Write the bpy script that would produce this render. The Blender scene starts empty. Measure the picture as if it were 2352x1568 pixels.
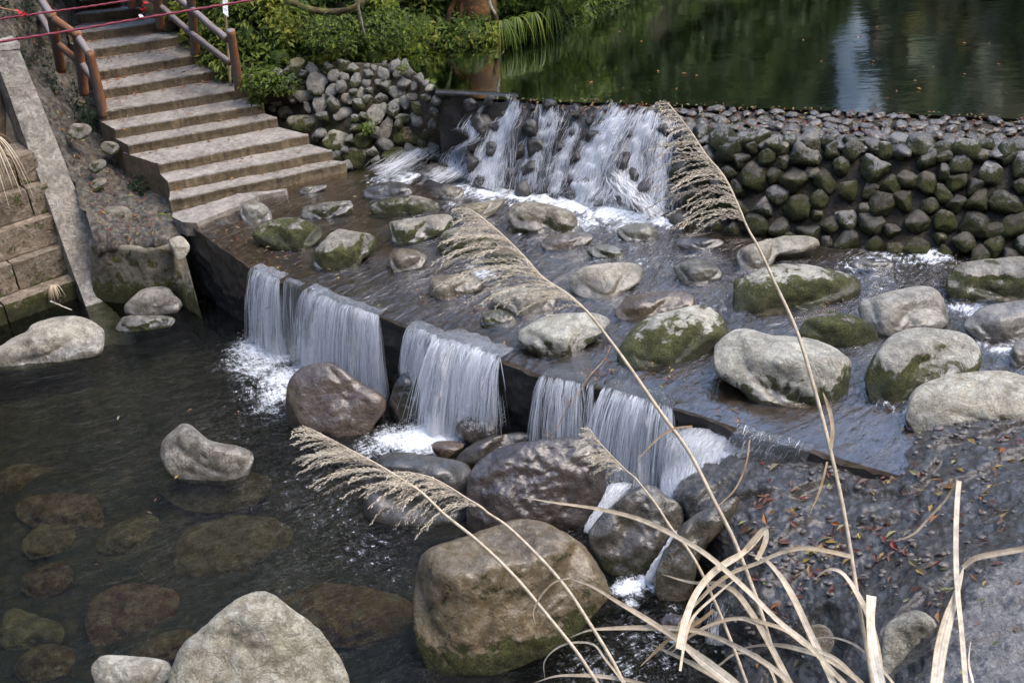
import bpy, bmesh, math, random
import numpy as np
from mathutils import Matrix, Vector
rng = np.random.default_rng(7)
random.seed(7)
SC = bpy.context.scene
COL = SC.collection
R = math.radians

# ------------------------------------------------------------------ camera
PITCH, FOC, CAMZ, ROLL = R(30), 3000.0, 9.0, R(4.2)
cr, sr, cp, sp = math.cos(ROLL), math.sin(ROLL), math.cos(PITCH), math.sin(PITCH)
FWD = np.array([0, cp, -sp]); UP0 = np.array([0, sp, cp]); RT0 = np.array([1.0, 0, 0])
RT = RT0 * cr - UP0 * sr
UP = RT0 * sr + UP0 * cr
cam = bpy.data.cameras.new('camera')
cam.sensor_width = 36.0
cam.lens = FOC / 2352 * 36
cam.clip_start = 0.1
cam.clip_end = 2000
co = bpy.data.objects.new('camera', cam)
COL.objects.link(co)
M = Matrix(((RT[0], UP[0], -FWD[0], 0), (RT[1], UP[1], -FWD[1], 0), (RT[2], UP[2], -FWD[2], CAMZ), (0, 0, 0, 1)))
co.matrix_world = M
SC.camera = co
cam.dof.use_dof = False

# ------------------------------------------------------------------ sky, sun, exposure
SUN_EL, SUN_AZ = R(60), R(105)
w = bpy.data.worlds.new('World')
SC.world = w
w.use_nodes = True
wn = w.node_tree
bg = wn.nodes['Background']
sky = wn.nodes.new('ShaderNodeTexSky')
sky.sky_type = 'NISHITA'
sky.sun_disc = False
sky.sun_elevation = SUN_EL
sky.sun_rotation = SUN_AZ
sky.air_density = 1.0
sky.dust_density = 2.0
wn.links.new(sky.outputs[0], bg.inputs[0])
bg.inputs[1].default_value = 0.15
sl = bpy.data.lights.new('sun', 'SUN')
sl.energy = 0.6
sl.angle = R(40)
sl.color = (1, 0.89, 0.74)
so = bpy.data.objects.new('sun', sl)
COL.objects.link(so)
sd = Vector((math.sin(SUN_AZ) * math.cos(SUN_EL), math.cos(SUN_AZ) * math.cos(SUN_EL), math.sin(SUN_EL)))
so.rotation_euler = (-sd).to_track_quat('-Z', 'Y').to_euler()
SC.view_settings.view_transform = 'Standard'
SC.view_settings.look = 'None'
SC.view_settings.exposure = 2.05
SC.view_settings.gamma = 1
SC.render.engine = 'CYCLES'
SC.cycles.max_bounces = 8
SC.cycles.transparent_max_bounces = 12
SC.cycles.use_denoising = True

ZA, ZU, ZP = 1.1, 2.3, 0.0     # water levels: apron, pond, lower pool
CAM = np.array([0, 0, CAMZ])


# ------------------------------------------------------------------ geometry helpers
def ray(px, py):
    px = np.asarray(px, float); py = np.asarray(py, float)
    a = (px - 1176) / FOC; b = (784 - py) / FOC
    return FWD + a[..., None] * RT + b[..., None] * UP          # depth along FWD is 1


def P(px, py, z):
    d = ray(px, py)
    t = (np.asarray(z, float) - CAMZ) / d[..., 2]
    return CAM + d * t[..., None]


def PD(px, py, dep):
    return CAM + ray(px, py) * np.asarray(dep, float)[..., None]


def _h(ix, iy, iz, s):
    n = (ix * 374761393 + iy * 668265263 + iz * 2147483647 + s * 1274126177) & 0xffffffff
    n = ((n ^ (n >> 13)) * 1274126177) & 0xffffffff
    return n ^ (n >> 16)


def noise3(p, seed=0):
    p = np.asarray(p, float)
    i = np.floor(p).astype(np.int64); f = p - i
    u = f * f * f * (f * (f * 6 - 15) + 10)
    out = 0
    for dx in (0, 1):
        wx = u[..., 0] if dx else 1 - u[..., 0]
        for dy in (0, 1):
            wy = u[..., 1] if dy else 1 - u[..., 1]
            for dz in (0, 1):
                wz = u[..., 2] if dz else 1 - u[..., 2]
                hh = _h(i[..., 0] + dx, i[..., 1] + dy, i[..., 2] + dz, seed)
                g = ((hh & 255) / 127.5 - 1) * (f[..., 0] - dx) + (((hh >> 8) & 255) / 127.5 - 1) * (f[..., 1] - dy) + (((hh >> 16) & 255) / 127.5 - 1) * (f[..., 2] - dz)
                out = out + wx * wy * wz * g
    return out


def fbm(p, oct=4, seed=0, gain=.5, ridged=False):
    p = np.asarray(p, float); a = 1; s = 0
    for o in range(oct):
        n = noise3(p, seed + o * 17)
        s = s + a * ((0.35 - np.abs(n)) if ridged else n)
        p = p * 2.03 + 11.3; a *= gain
    return s


def mesh(name, V, F, mat=None, parent=None, loc=None, smooth=True, uv=None, attr=None, rot=None):
    V = np.asarray(V, float); F = np.asarray(F, np.int64)
    me = bpy.data.meshes.new(name)
    if loc is not None and rot is None:
        V = V - np.asarray(loc)
    me.vertices.add(len(V)); me.vertices.foreach_set('co', V.ravel())
    k = F.shape[1]
    me.loops.add(F.size); me.loops.foreach_set('vertex_index', F.ravel())
    me.polygons.add(len(F)); me.polygons.foreach_set('loop_start', np.arange(0, F.size, k))
    me.polygons.foreach_set('use_smooth', np.full(len(F), smooth))
    me.update(calc_edges=True)
    if uv is not None:
        l = me.uv_layers.new(name='UVMap')
        l.data.foreach_set('uv', np.asarray(uv, float)[F.ravel()].ravel())
    for an, av in (attr or {}).items():
        av = np.asarray(av, float)
        if av.ndim == 1:
            a = me.attributes.new(an, 'FLOAT', 'POINT'); a.data.foreach_set('value', av)
        else:
            a = me.attributes.new(an, 'FLOAT_VECTOR', 'POINT'); a.data.foreach_set('vector', av.ravel())
    if mat: me.materials.append(mat)
    o = bpy.data.objects.new(name, me)
    COL.objects.link(o)
    if loc is not None: o.location = loc
    if parent:
        o.parent = parent
        if loc is not None and parent.type == 'EMPTY': o.location = Vector(loc) - parent.location
        elif loc is None and parent.type == 'EMPTY': o.location = -parent.location
        elif loc is None: o.location = -Vector(root_loc(parent))
    return o


def root_loc(o):
    v = Vector((0, 0, 0))
    while o is not None:
        v = v + o.location; o = o.parent
    return v


def tag(o, label=None, cat=None, group=None, kind=None):
    if label: o['label'] = label
    if cat: o['category'] = cat
    if group: o['group'] = group
    if kind: o['kind'] = kind
    return o


def thing(name, loc, label, cat, group=None):
    o = bpy.data.objects.new(name, None); COL.objects.link(o)
    o.empty_display_size = .1
    o.location = Vector([float(c) for c in loc])
    return tag(o, label, cat, group)


def grid_faces(nu, nv, closed=False):
    i = np.arange(nu - 1)[:, None] * nv; j = np.arange(nv - (0 if closed else 1))[None, :]
    j2 = (j + 1) % nv
    return np.stack([i + j, i + nv + j, i + nv + j2, i + j2], -1).reshape(-1, 4)


def interp(xs, pts, x):
    pts = np.asarray(pts, float)
    return np.stack([np.interp(x, xs, pts[:, k]) for k in range(pts.shape[1])], -1)


def smoothstep(a, b, x):
    t = np.clip((x - a) / (b - a), 0, 1)
    return t * t * (3 - 2 * t)


def spline(pts, n):
    pts = np.asarray(pts, float)
    d = np.r_[0, np.cumsum(np.linalg.norm(np.diff(pts, axis=0), axis=1))]
    ts = np.linspace(0, d[-1], n)
    m = np.gradient(pts, d, axis=0)
    k = np.clip(np.searchsorted(d, ts, 'right') - 1, 0, len(d) - 2)
    h = (d[k + 1] - d[k])[:, None]; s = ((ts - d[k])[:, None]) / h
    return (2*s**3-3*s**2+1)*pts[k] + (s**3-2*s**2+s)*h*m[k] + (-2*s**3+3*s**2)*pts[k+1] + (s**3-s**2)*h*m[k+1]


def tube(pts, rad, sides=8):
    """returns V,F of a closed-ended tube along pts with radius array"""
    pts = np.asarray(pts, float); n = len(pts)
    rad = np.broadcast_to(np.asarray(rad, float), (n,))
    t = np.gradient(pts, axis=0); t /= np.linalg.norm(t, axis=1)[:, None] + 1e-12
    ref = np.array([0.31, 0.2, 0.93]) if abs(t[0] @ np.array([0.31, .2, .93])) < .95 else np.array([1.0, 0, 0])
    x = np.cross(t, ref); x /= np.linalg.norm(x, axis=1)[:, None]
    y = np.cross(t, x)
    a = np.linspace(0, 2 * math.pi, sides, endpoint=False)
    V = pts[:, None, :] + rad[:, None, None] * (np.cos(a)[None, :, None] * x[:, None, :] + np.sin(a)[None, :, None] * y[:, None, :])
    V = V.reshape(-1, 3)
    F = grid_faces(n, sides, closed=True)
    V = np.r_[V, [pts[0], pts[-1]]]
    i0, i1 = n * sides, n * sides + 1
    k = np.arange(sides); k2 = (k + 1) % sides
    F = np.r_[F, np.stack([np.full(sides, i0), k, k2, np.full(sides, i0)], -1)[:, [0, 1, 2, 2]], np.stack([np.full(sides, i1), (n-1)*sides + k2, (n-1)*sides + k, (n-1)*sides + k], -1)]
    return V, F


def tri_fix(F):
    return F


class MB:
    def __init__(s): s.V = []; s.F = []; s.A = []; s.n = 0

    def add(s, V, F, a=0.5):
        s.V.append(np.asarray(V)); s.F.append(np.asarray(F) + s.n); s.n += len(V)
        s.A.append(np.broadcast_to(np.asarray(a, float), (len(V),)))

    def box(s, c, ax, half, a=.5):
        ax = np.asarray(ax, float); c = np.asarray(c, float)
        S = np.array([[i, j, k] for i in (-1, 1) for j in (-1, 1) for k in (-1, 1)], float) * np.asarray(half)
        s.add(c + S @ ax, [[0, 1, 3, 2], [4, 6, 7, 5], [0, 4, 5, 1], [2, 3, 7, 6], [0, 2, 6, 4], [1, 5, 7, 3]], a)

    def build(s, name, mat, parent=None, loc=None, smooth=True):
        # degenerate quads (last index repeated) become triangles through bmesh
        V = np.concatenate(s.V); F = np.concatenate(s.F); A = np.concatenate(s.A)
        deg = F[:, 2] == F[:, 3]
        if deg.any():
            me = bpy.data.meshes.new(name)
            off = np.zeros(3) if loc is None else np.asarray(loc)
            me.from_pydata((V - off).tolist(), [], [tuple(f[:3]) if d else tuple(f) for f, d in zip(F.tolist(), deg)])
            me.polygons.foreach_set('use_smooth', np.full(len(me.polygons), smooth))
            at = me.attributes.new('rnd', 'FLOAT', 'POINT'); at.data.foreach_set('value', A)
            if mat: me.materials.append(mat)
            o = bpy.data.objects.new(name, me); COL.objects.link(o)
            if loc is not None: o.location = loc
            if parent:
                o.parent = parent
                rl = root_loc(parent)
                o.location = (Vector(loc) if loc is not None else Vector((0, 0, 0))) - rl
            return o
        o = mesh(name, V, F, mat, None, loc, smooth, attr={'rnd': A})
        if parent:
            o.parent = parent
            o.location = (Vector(loc) if loc is not None else Vector((0, 0, 0))) - root_loc(parent)
        return o


# ------------------------------------------------------------------ node helpers
class NT:
    def __init__(s, name):
        s.m = bpy.data.materials.new(name); s.m.use_nodes = True
        s.t = s.m.node_tree; s.t.nodes.clear()
        s.out = s.t.nodes.new('ShaderNodeOutputMaterial')

    def n(s, typ, props=None, **inp):
        nd = s.t.nodes.new('ShaderNode' + typ)
        for k, v in (props or {}).items(): setattr(nd, k, v)
        for k, v in inp.items():
            key = k.replace('_', ' ')
            if key.isdigit() or (key[0] == 'i' and key[1:].isdigit()): sk = nd.inputs[int(key.lstrip('i'))]
            else: sk = nd.inputs[key]
            s.set(sk, v)
        return nd

    def set(s, sk, v):
        if isinstance(v, bpy.types.NodeSocket): s.t.links.new(v, sk)
        elif isinstance(v, bpy.types.Node): s.t.links.new(v.outputs[0], sk)
        else:
            if sk.type == 'RGBA' and len(v) == 3: v = (*v, 1)
            sk.default_value = v

    def math(s, op, a, b=0.0, c=0.0, clamp=False):
        return s.n('Math', {'operation': op, 'use_clamp': clamp}, i0=a, i1=b, i2=c).outputs[0]

    def mix(s, f, a, b, blend='MIX'):
        nd = s.n('Mix', {'data_type': 'RGBA', 'blend_type': blend})
        s.set(nd.inputs[0], f); s.set(nd.inputs[6], a); s.set(nd.inputs[7], b)
        return nd.outputs[2]

    def ss(s, x, a, b):
        return s.n('MapRange', {'interpolation_type': 'SMOOTHSTEP'}, i0=x, i1=a, i2=b, i3=0.0, i4=1.0).outputs[0]

    def noise(s, vec, scale, detail=4, rough=.55, dist=0.0):
        nd = s.n('TexNoise', None, Scale=scale, Detail=detail, Roughness=rough, Distortion=dist)
        if vec is not None: s.set(nd.inputs['Vector'], vec)
        return nd.outputs[0]

    def vmul(s, v, m):
        return s.n('VectorMath', {'operation': 'MULTIPLY'}, i0=v, i1=m).outputs[0]

    def bump(s, h, dist, strength=1.0, normal=None):
        nd = s.n('Bump', None, Strength=strength, Distance=dist, Height=h)
        if normal is not None: s.set(nd.inputs['Normal'], normal)
        return nd.outputs[0]

    def done(s, sh):
        s.set(s.out.inputs[0], sh); return s.m


def rock_material(name, tex=1.0, use_obj=True, tint=(.3, .29, .27), moss=0.0, wet=0.0, pale=0.0, stain=0.3, wl=-5.0, bumpk=1.0, world=False, dry=False, coat=1.55):
    g = NT(name)
    oi = g.n('ObjectInfo'); geo = g.n('NewGeometry')
    rnd = g.math('ADD', oi.outputs['Random'], g.math('MULTIPLY', geo.outputs['Random Per Island'], 3.7))
    tc = geo.outputs['Position'] if world else g.n('TexCoord').outputs['Object']
    off = g.n('CombineXYZ', None, X=g.math('MULTIPLY', rnd, 31.0), Y=g.math('MULTIPLY', rnd, 17.0), Z=g.math('MULTIPLY', rnd, 53.0))
    co_ = g.n('VectorMath', {'operation': 'ADD'}, i0=tc, i1=off).outputs[0] if not world else tc
    if use_obj:
        at = lambda k: g.n('Attribute', {'attribute_type': 'OBJECT', 'attribute_name': k})
        tint_ = at('tint').outputs['Color']; moss_ = at('moss').outputs['Fac']; wet_ = at('wet').outputs['Fac']
        pale_ = at('pale').outputs['Fac']; stain_ = at('stain').outputs['Fac']; wl_ = at('wl').outputs['Fac']
    else:
        tint_ = g.n('RGB').outputs[0]; tint_.default_value = (*tint, 1)
        moss_, wet_, pale_, stain_, wl_ = [g.n('Value').outputs[0] for _ in range(5)]
        for s_, v_ in zip((moss_, wet_, pale_, stain_, wl_), (moss, wet, pale, stain, wl)): s_.default_value = v_
    n1 = g.noise(co_, 2.2 * tex, 6, .6, .3)
    n2 = g.noise(co_, 8 * tex, 8, .65)
    n3 = g.noise(co_, 55 * tex, 5, .7)
    n4 = g.noise(g.n('VectorMath', {'operation': 'ADD'}, i0=co_, i1=(13.1, 7.7, 3.3)).outputs[0], 4.5 * tex, 8, .7, .6)
    rr = g.math('ADD', .82, g.math('MULTIPLY', g.math('FRACT', g.math('MULTIPLY', rnd, 7.31)), .4))
    k = g.math('MULTIPLY_ADD', n1, 1.0, g.math('MULTIPLY', n2, .7))           # about .85
    k = g.math('MULTIPLY', g.math('ADD', g.math('MULTIPLY', g.ss(k, .55, 1.15), .75), .6), rr)
    n6 = g.noise(co_, 130 * tex, 3, .7)
    k = g.math('MULTIPLY', k, g.math('MULTIPLY_ADD', g.ss(n3, .28, .72), .42, .78))
    k = g.math('MULTIPLY', k, g.math('MULTIPLY_ADD', g.ss(n6, .3, .72), .24, .88))
    n7 = g.noise(co_, 19 * tex, 5, .7, .5)
    k = g.math('MULTIPLY', k, g.math('MULTIPLY_ADD', g.ss(n7, .34, .52), .26, .77))
    c = g.n('VectorMath', {'operation': 'SCALE'}, i0=tint_); g.set(c.inputs['Scale'], k)
    c = c.outputs[0]
    # ochre stains and pale lichen patches
    sm = g.math('MULTIPLY', g.ss(g.math('MULTIPLY_ADD', n4, 1.0, g.math('MULTIPLY', n2, .35)), .62, .85), stain_)
    c = g.mix(sm, c, (.17, .115, .06))
    pm = g.math('MULTIPLY', g.ss(g.math('MULTIPLY_ADD', n2, .8, g.math('MULTIPLY', n3, .5)), .58, .8), pale_)
    c = g.mix(pm, c, (.46, .46, .40))
    # wet band along the waterline
    z = g.n('SeparateXYZ', None, Vector=geo.outputs['Position']).outputs[2]
    dz = g.math('SUBTRACT', z, wl_)
    wb = g.math('SUBTRACT', 1.0, g.ss(g.math('ADD', dz, g.math('MULTIPLY', g.math('SUBTRACT', .5, n4), .5)), .04, .24))
    wt = g.math('MAXIMUM', wet_, g.math('MULTIPLY', wb, .9))
    if dry:
        dr_ = g.n('Attribute', {'attribute_name': 'dry'}).outputs['Fac']
        dm = g.ss(g.math('ADD', dr_, g.math('MULTIPLY', g.math('SUBTRACT', n4, .5), 1.4)), .35, .65)
        wt = g.math('MULTIPLY', wt, g.math('SUBTRACT', 1.0, dm)); c = g.mix(g.math('MULTIPLY', dm, .85), c, (.33, .32, .31))
    # moss above the water, on flanks and in patches
    nz = g.n('SeparateXYZ', None, Vector=geo.outputs['Normal']).outputs[2]
    mb = g.math('ADD', g.math('MULTIPLY', n4, 1.5), g.math('MULTIPLY', n2, .5))
    mb = g.math('SUBTRACT', mb, g.math('MULTIPLY', g.ss(dz, .05, .42), .35))
    mb = g.math('SUBTRACT', mb, g.math('MULTIPLY', g.ss(nz, .35, .9), .35))
    mm = g.math('MULTIPLY', g.ss(g.math('ADD', mb, g.math('MULTIPLY', moss_, .75)), 1.10, 1.23), g.ss(moss_, .02, .2))
    mossc = g.mix(g.ss(n3, .3, .7), (.024, .028, .008), g.mix(g.ss(n2, .4, .62), (.065, .074, .015), (.16, .175, .038)))
    c = g.mix(g.math('MULTIPLY', mm, .92), c, mossc)
    dk = g.math('SUBTRACT', 1.0, g.math('MULTIPLY', wt, .60))
    c2 = g.n('VectorMath', {'operation': 'SCALE'}, i0=c); g.set(c2.inputs['Scale'], dk)
    rough = g.math('SUBTRACT', .85, g.math('MULTIPLY', wt, .35))
    rough = g.math('MULTIPLY_ADD', mm, .4, rough, clamp=True)
    rough = g.math('MULTIPLY_ADD', g.math('SUBTRACT', n3, .5), .25, rough, clamp=True)
    rg = g.math('ABSOLUTE', g.math('SUBTRACT', g.noise(co_, 3.4 * tex, 7, .62, .8), .5))
    crack = g.math('MULTIPLY', g.ss(rg, .0, .05), .22)
    fis = g.math('MULTIPLY', g.ss(g.math('ABSOLUTE', g.math('SUBTRACT', n4, .5)), .0, .035), .10)
    crack = g.math('ADD', crack, fis)
    h = g.math('ADD', g.math('MULTIPLY', n2, .7), g.math('MULTIPLY_ADD', n7, .30, g.math('MULTIPLY', n3, .14)))
    h = g.math('ADD', h, crack)
    h = g.math('ADD', h, g.math('MULTIPLY', g.math('MULTIPLY', mm, n3), 1.1))
    b = g.bump(h, .045 * bumpk / tex, .9)
    p = g.n('BsdfPrincipled', None, Base_Color=c2.outputs[0], Roughness=rough, Normal=b)
    g.set(p.inputs['Specular IOR Level'], .4)
    g.set(p.inputs['Coat Weight'], g.math('MULTIPLY', wt, g.math('MULTIPLY_ADD', mm, -.7, 1.0))); g.set(p.inputs['Coat Roughness'], .10); g.set(p.inputs['Coat IOR'], coat)
    g.set(p.inputs['Coat Normal'], g.bump(g.math('MULTIPLY_ADD', n7, .35, n2), .016 * min(bumpk, 2) / tex, .8))
    return g.done(p)


def simple_noise_mat(name, c1, c2, scale, rough=.8, bump=.02, detail=6, world=True, c3=None, thr=(.4, .62), spec=.5, tex2=0):
    g = NT(name)
    co_ = g.n('NewGeometry').outputs['Position'] if world else g.n('TexCoord').outputs['Object']
    n = g.noise(co_, scale, detail, .65)
    f = g.noise(co_, scale * 9, 4, .65)
    c = g.mix(g.ss(n, *thr), c1, c2)
    c = g.mix(g.math('MULTIPLY', g.ss(f, .35, .75), .45), c, tuple(x * .45 for x in c1))
    if c3:
        n5 = g.noise(co_, scale * .45, 6, .7)
        c = g.mix(g.ss(n5, .52, .66), c, c3)
    h = g.math('MULTIPLY_ADD', n, 1.0, g.math('MULTIPLY', f, .35))
    p = g.n('BsdfPrincipled', None, Base_Color=c, Roughness=rough, Normal=g.bump(h, bump, .9))
    g.set(p.inputs['Specular IOR Level'], spec)
    return g.done(p)


def leaf_mat(name, cols, trans=.35, rough=.55, spec=.3):
    g = NT(name)
    a = g.n('Attribute', {'attribute_name': 'rnd'}).outputs['Fac']
    rp = g.n('ValToRGB', None, Fac=a)
    el = rp.color_ramp.elements
    while len(el) < len(cols): el.new(.5)
    for i, c in enumerate(cols):
        el[i].position = i / max(1, len(cols) - 1); el[i].color = (*c, 1)
    nz = g.noise(g.n('NewGeometry').outputs['Position'], 60, 3)
    c = g.mix(g.ss(nz, .3, .75), rp.outputs[0], g.mix(.35, rp.outputs[0], (0, 0, 0)))
    p = g.n('BsdfPrincipled', None, Base_Color=c, Roughness=rough)
    g.set(p.inputs['Specular IOR Level'], spec)
    t = g.n('BsdfTranslucent', None, Color=c)
    mx = g.n('MixShader', None, i0=trans, i1=p.outputs[0], i2=t.outputs[0])
    return g.done(mx)


def water_material(name, tint, foamcol=(.80, .84, .88), rough=.06, streak=(9.0, 1.6), bump=.03, fine=30.0, ior=1.33, gboost=1.0, finek=.18, n2k=.45):
    """clear shallow water: tinted see-through surface with Fresnel reflection, ripples along the 'flow' attribute, white foam from 'foam'."""
    g = NT(name)
    fl = g.n('Attribute', {'attribute_name': 'flow'}).outputs['Vector']
    foam = g.n('Attribute', {'attribute_name': 'foam'}).outputs['Fac']
    rip = g.n('Attribute', {'attribute_name': 'rip'}).outputs['Fac']
    v = g.vmul(fl, (streak[0], streak[1], 1))
    n1 = g.noise(v, 1.0, 4, .6, .8)
    n2 = g.noise(g.vmul(v, (1, 1.5, 1)), 3.0, 4, .62, .6)
    n3 = g.noise(g.vmul(fl, (1, .45, 1)), fine, 4, .65)
    h = g.math('ADD', g.math('ADD', g.math('MULTIPLY', n1, 1.0), g.math('MULTIPLY', n2, n2k)), g.math('MULTIPLY', n3, finek))
    h = g.math('MULTIPLY', h, rip)
    b = g.bump(h, bump, 1.0)
    fr = g.n('Fresnel', None, IOR=ior, Normal=b).outputs[0]
    fr = g.math('MULTIPLY', fr, gboost, clamp=True)
    tr = g.n('BsdfTransparent', None, Color=tint)
    gl = g.n('BsdfGlossy', None, Color=(1, 1, 1), Roughness=rough, Normal=b)
    s = g.n('MixShader', None, i0=fr, i1=tr.outputs[0], i2=gl.outputs[0])
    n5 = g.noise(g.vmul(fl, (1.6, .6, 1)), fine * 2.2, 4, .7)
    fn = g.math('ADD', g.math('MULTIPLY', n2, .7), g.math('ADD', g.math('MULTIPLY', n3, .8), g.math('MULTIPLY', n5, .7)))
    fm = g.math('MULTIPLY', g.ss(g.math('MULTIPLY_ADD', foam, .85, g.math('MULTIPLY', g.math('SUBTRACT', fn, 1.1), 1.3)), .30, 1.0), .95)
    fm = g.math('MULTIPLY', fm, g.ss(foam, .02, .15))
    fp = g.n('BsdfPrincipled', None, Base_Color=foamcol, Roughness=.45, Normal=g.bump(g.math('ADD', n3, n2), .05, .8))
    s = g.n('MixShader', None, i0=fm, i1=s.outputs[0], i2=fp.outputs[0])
    return g.done(s)


M_ROCK = rock_material('river_rock')
M_COBBLE = rock_material('wall_rock', tex=1.0)
M_BED = rock_material('wet_bedrock', use_obj=False, tint=(.058, .043, .030), wet=.5, stain=.25, wl=-9, tex=.6, bumpk=.5, world=True, pale=.1)
M_SLABROCK = rock_material('leafy_bedrock', use_obj=False, tint=(.10, .088, .08), wet=.85, stain=.2, wl=-9, tex=1.5, bumpk=4, world=True, pale=.3, dry=True, coat=1.6)
M_DARKFACE = rock_material('dark_wet_stone', use_obj=False, tint=(.045, .043, .04), wet=.8, moss=.25, stain=.2, wl=-9, tex=1.5, bumpk=1.8, world=True)
M_CONC = rock_material('weathered_concrete', use_obj=False, tint=(.24, .215, .19), stain=.3, pale=.25, moss=.12, wl=-9, tex=1.4, bumpk=.6, world=True)
M_RISER = rock_material('mossy_concrete', use_obj=False, tint=(.18, .14, .09), stain=.4, moss=.35, wl=-9, tex=1.8, bumpk=1.0, world=True)
M_OLDCONC = rock_material('stained_concrete', use_obj=False, tint=(.18, .14, .10), stain=.7, pale=.3, moss=.5, wl=.05, tex=1.2, bumpk=1.2, world=True)
M_SOIL = simple_noise_mat('bank_soil', (.045, .035, .022), (.09, .07, .045), 2.0, .9, .06, c3=(.035, .045, .015))
M_PILLAR = rock_material('rough_concrete', use_obj=False, tint=(.30, .27, .23), stain=.45, pale=.5, moss=.05, wl=.12, tex=1.6, bumpk=1.8, world=True)
M_POOLBED = rock_material('pool_bed', use_obj=False, tint=(.062, .060, .045), wet=.2, stain=.4, wl=-9, tex=.8, bumpk=1.5, world=True)
M_APRONW = water_material('apron_water', (.84, .77, .68), streak=(5.0, 1.5), bump=.075, rough=.05, gboost=3.0, fine=15.0, finek=.12, n2k=.32)
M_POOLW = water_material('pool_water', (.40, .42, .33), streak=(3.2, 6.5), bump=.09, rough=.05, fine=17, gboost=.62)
M_GRASS = leaf_mat('dry_grass', [(.40, .22, .08), (.60, .47, .30), (.77, .69, .55), (.87, .82, .72)], .22, .45)
M_LITTER = leaf_mat('fallen_leaf', [(.07, .04, .035), (.10, .05, .04), (.15, .065, .045), (.20, .10, .07), (.09, .06, .05), (.26, .14, .06), (.34, .26, .07), (.24, .035, .03), (.10, .07, .05), (.25, .27, .10), (.26, .21, .16)], .1, .5)
M_ORLEAF = leaf_mat('orange_leaf', [(.22, .09, .04), (.36, .15, .06), (.45, .22, .07), (.30, .18, .11)], .1, .6)
M_GREEN = leaf_mat('undergrowth_leaf', [(.025, .04, .012), (.065, .10, .022), (.125, .185, .03), (.20, .27, .04), (.32, .33, .06)], .4, .5)
M_DKGREEN = leaf_mat('dark_leaf', [(.012, .022, .010), (.02, .04, .018), (.035, .06, .025), (.05, .085, .035)], .35, .5)
M_FOREST = leaf_mat('forest_leaf', [(.010, .018, .010), (.022, .040, .020), (.05, .078, .035), (.09, .11, .045), (.13, .115, .05)], .4, .6)
M_FERN = leaf_mat('fern_leaf', [(.06, .10, .02), (.10, .17, .03), (.18, .25, .05)], .45, .5)

# rope, ribbon, wood
g = NT('red_rope')
uvn = g.n('Attribute', {'attribute_name': 'rnd'}).outputs['Fac']
st = g.math('SINE', g.math('MULTIPLY', uvn, 1.0))
p = g.n('BsdfPrincipled', None, Base_Color=g.mix(g.ss(st, -.6, .6), (.10, .012, .025), (.30, .045, .075)), Roughness=.6)
M_ROPE = g.done(p)
M_RED = leaf_mat('red_ribbon', [(.5, .02, .03), (.65, .05, .06), (.75, .70, .72)], .2, .6)
M_STRING = simple_noise_mat('orange_string', (.45, .22, .10), (.5, .3, .15), 30, .8, .002)
g = NT('painted_log')
cz = g.n('TexCoord').outputs['Object']; ge = g.n('NewGeometry')
n1 = g.noise(g.vmul(cz, (9, 9, 1.2)), 3, 6, .65); n2 = g.noise(cz, 5, 4); n3 = g.noise(g.vmul(cz, (30, 30, 3)), 3, 3)
nn = g.n('SeparateXYZ', None, Vector=ge.outputs['Normal'])
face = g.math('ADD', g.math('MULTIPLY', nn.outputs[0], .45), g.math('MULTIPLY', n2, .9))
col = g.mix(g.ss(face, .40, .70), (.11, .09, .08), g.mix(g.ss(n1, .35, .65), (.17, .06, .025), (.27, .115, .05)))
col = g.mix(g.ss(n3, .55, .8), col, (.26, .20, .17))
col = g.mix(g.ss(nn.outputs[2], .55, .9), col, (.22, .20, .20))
p = g.n('BsdfPrincipled', None, Base_Color=col, Roughness=.75, Normal=g.bump(g.math('ADD', n1, n3), .012, .9))
M_LOG = g.done(p)
M_POLE = simple_noise_mat('bamboo_pole', (.30, .24, .13), (.40, .33, .19), 6, .6, .003)
M_WHITE = simple_noise_mat('white_board', (.72, .75, .78), (.80, .82, .84), 4, .45, .0005)
M_INK = simple_noise_mat('purple_ink', (.12, .08, .22), (.16, .10, .28), 20, .6, .0005)
M_BARK = simple_noise_mat('orange_bark', (.08, .04, .016), (.22, .10, .03), 3.2, .85, .05, c3=(.05, .045, .02))
M_TWIG = simple_noise_mat('dead_wood', (.16, .11, .075), (.34, .26, .19), 12, .85, .006)
M_PALE = simple_noise_mat('pale_wood', (.45, .42, .36), (.62, .58, .52), 10, .8, .006)

# falling water: streaks along the strand
g = NT('falling_water')
uv = g.n('TexCoord').outputs['UV']
a_ = g.n('Attribute', {'attribute_name': 'dens'}).outputs['Fac']
s1 = g.noise(g.vmul(uv, (30, 2.6, 1)), 1.0, 6, .7, .5)
s2 = g.noise(g.vmul(uv, (110, 7, 1)), 1.0, 4, .65, .3)
lump = g.noise(g.vmul(uv, (11, 4, 1)), 1.0, 4, .6)
q = g.math('ADD', g.math('MULTIPLY', s1, .85), g.math('ADD', g.math('MULTIPLY', s2, .5), g.math('MULTIPLY', lump, .45)))
al = g.ss(g.math('ADD', q, g.math('SUBTRACT', a_, .5)), .78, 1.0)
al = g.math('MULTIPLY', al, g.ss(a_, .0, .12))
wp = g.n('BsdfPrincipled', None, Base_Color=(.93, .94, .95), Roughness=.35, Normal=g.bump(q, .05, .8))
tl = g.n('BsdfTranslucent', None, Color=(.93, .94, .96))
ws = g.n('MixShader', None, i0=.4, i1=wp.outputs[0], i2=tl.outputs[0])
clear = g.n('MixShader', None, i0=g.math('MULTIPLY', g.n('Fresnel', None, IOR=1.33, Normal=g.bump(q, .03, 1.0)).outputs[0], .7), i1=g.n('BsdfTransparent', None, Color=(.93, .95, .97)).outputs[0], i2=g.n('BsdfGlossy', None, Roughness=.1, Normal=g.bump(q, .08, 1.0)).outputs[0])
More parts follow.
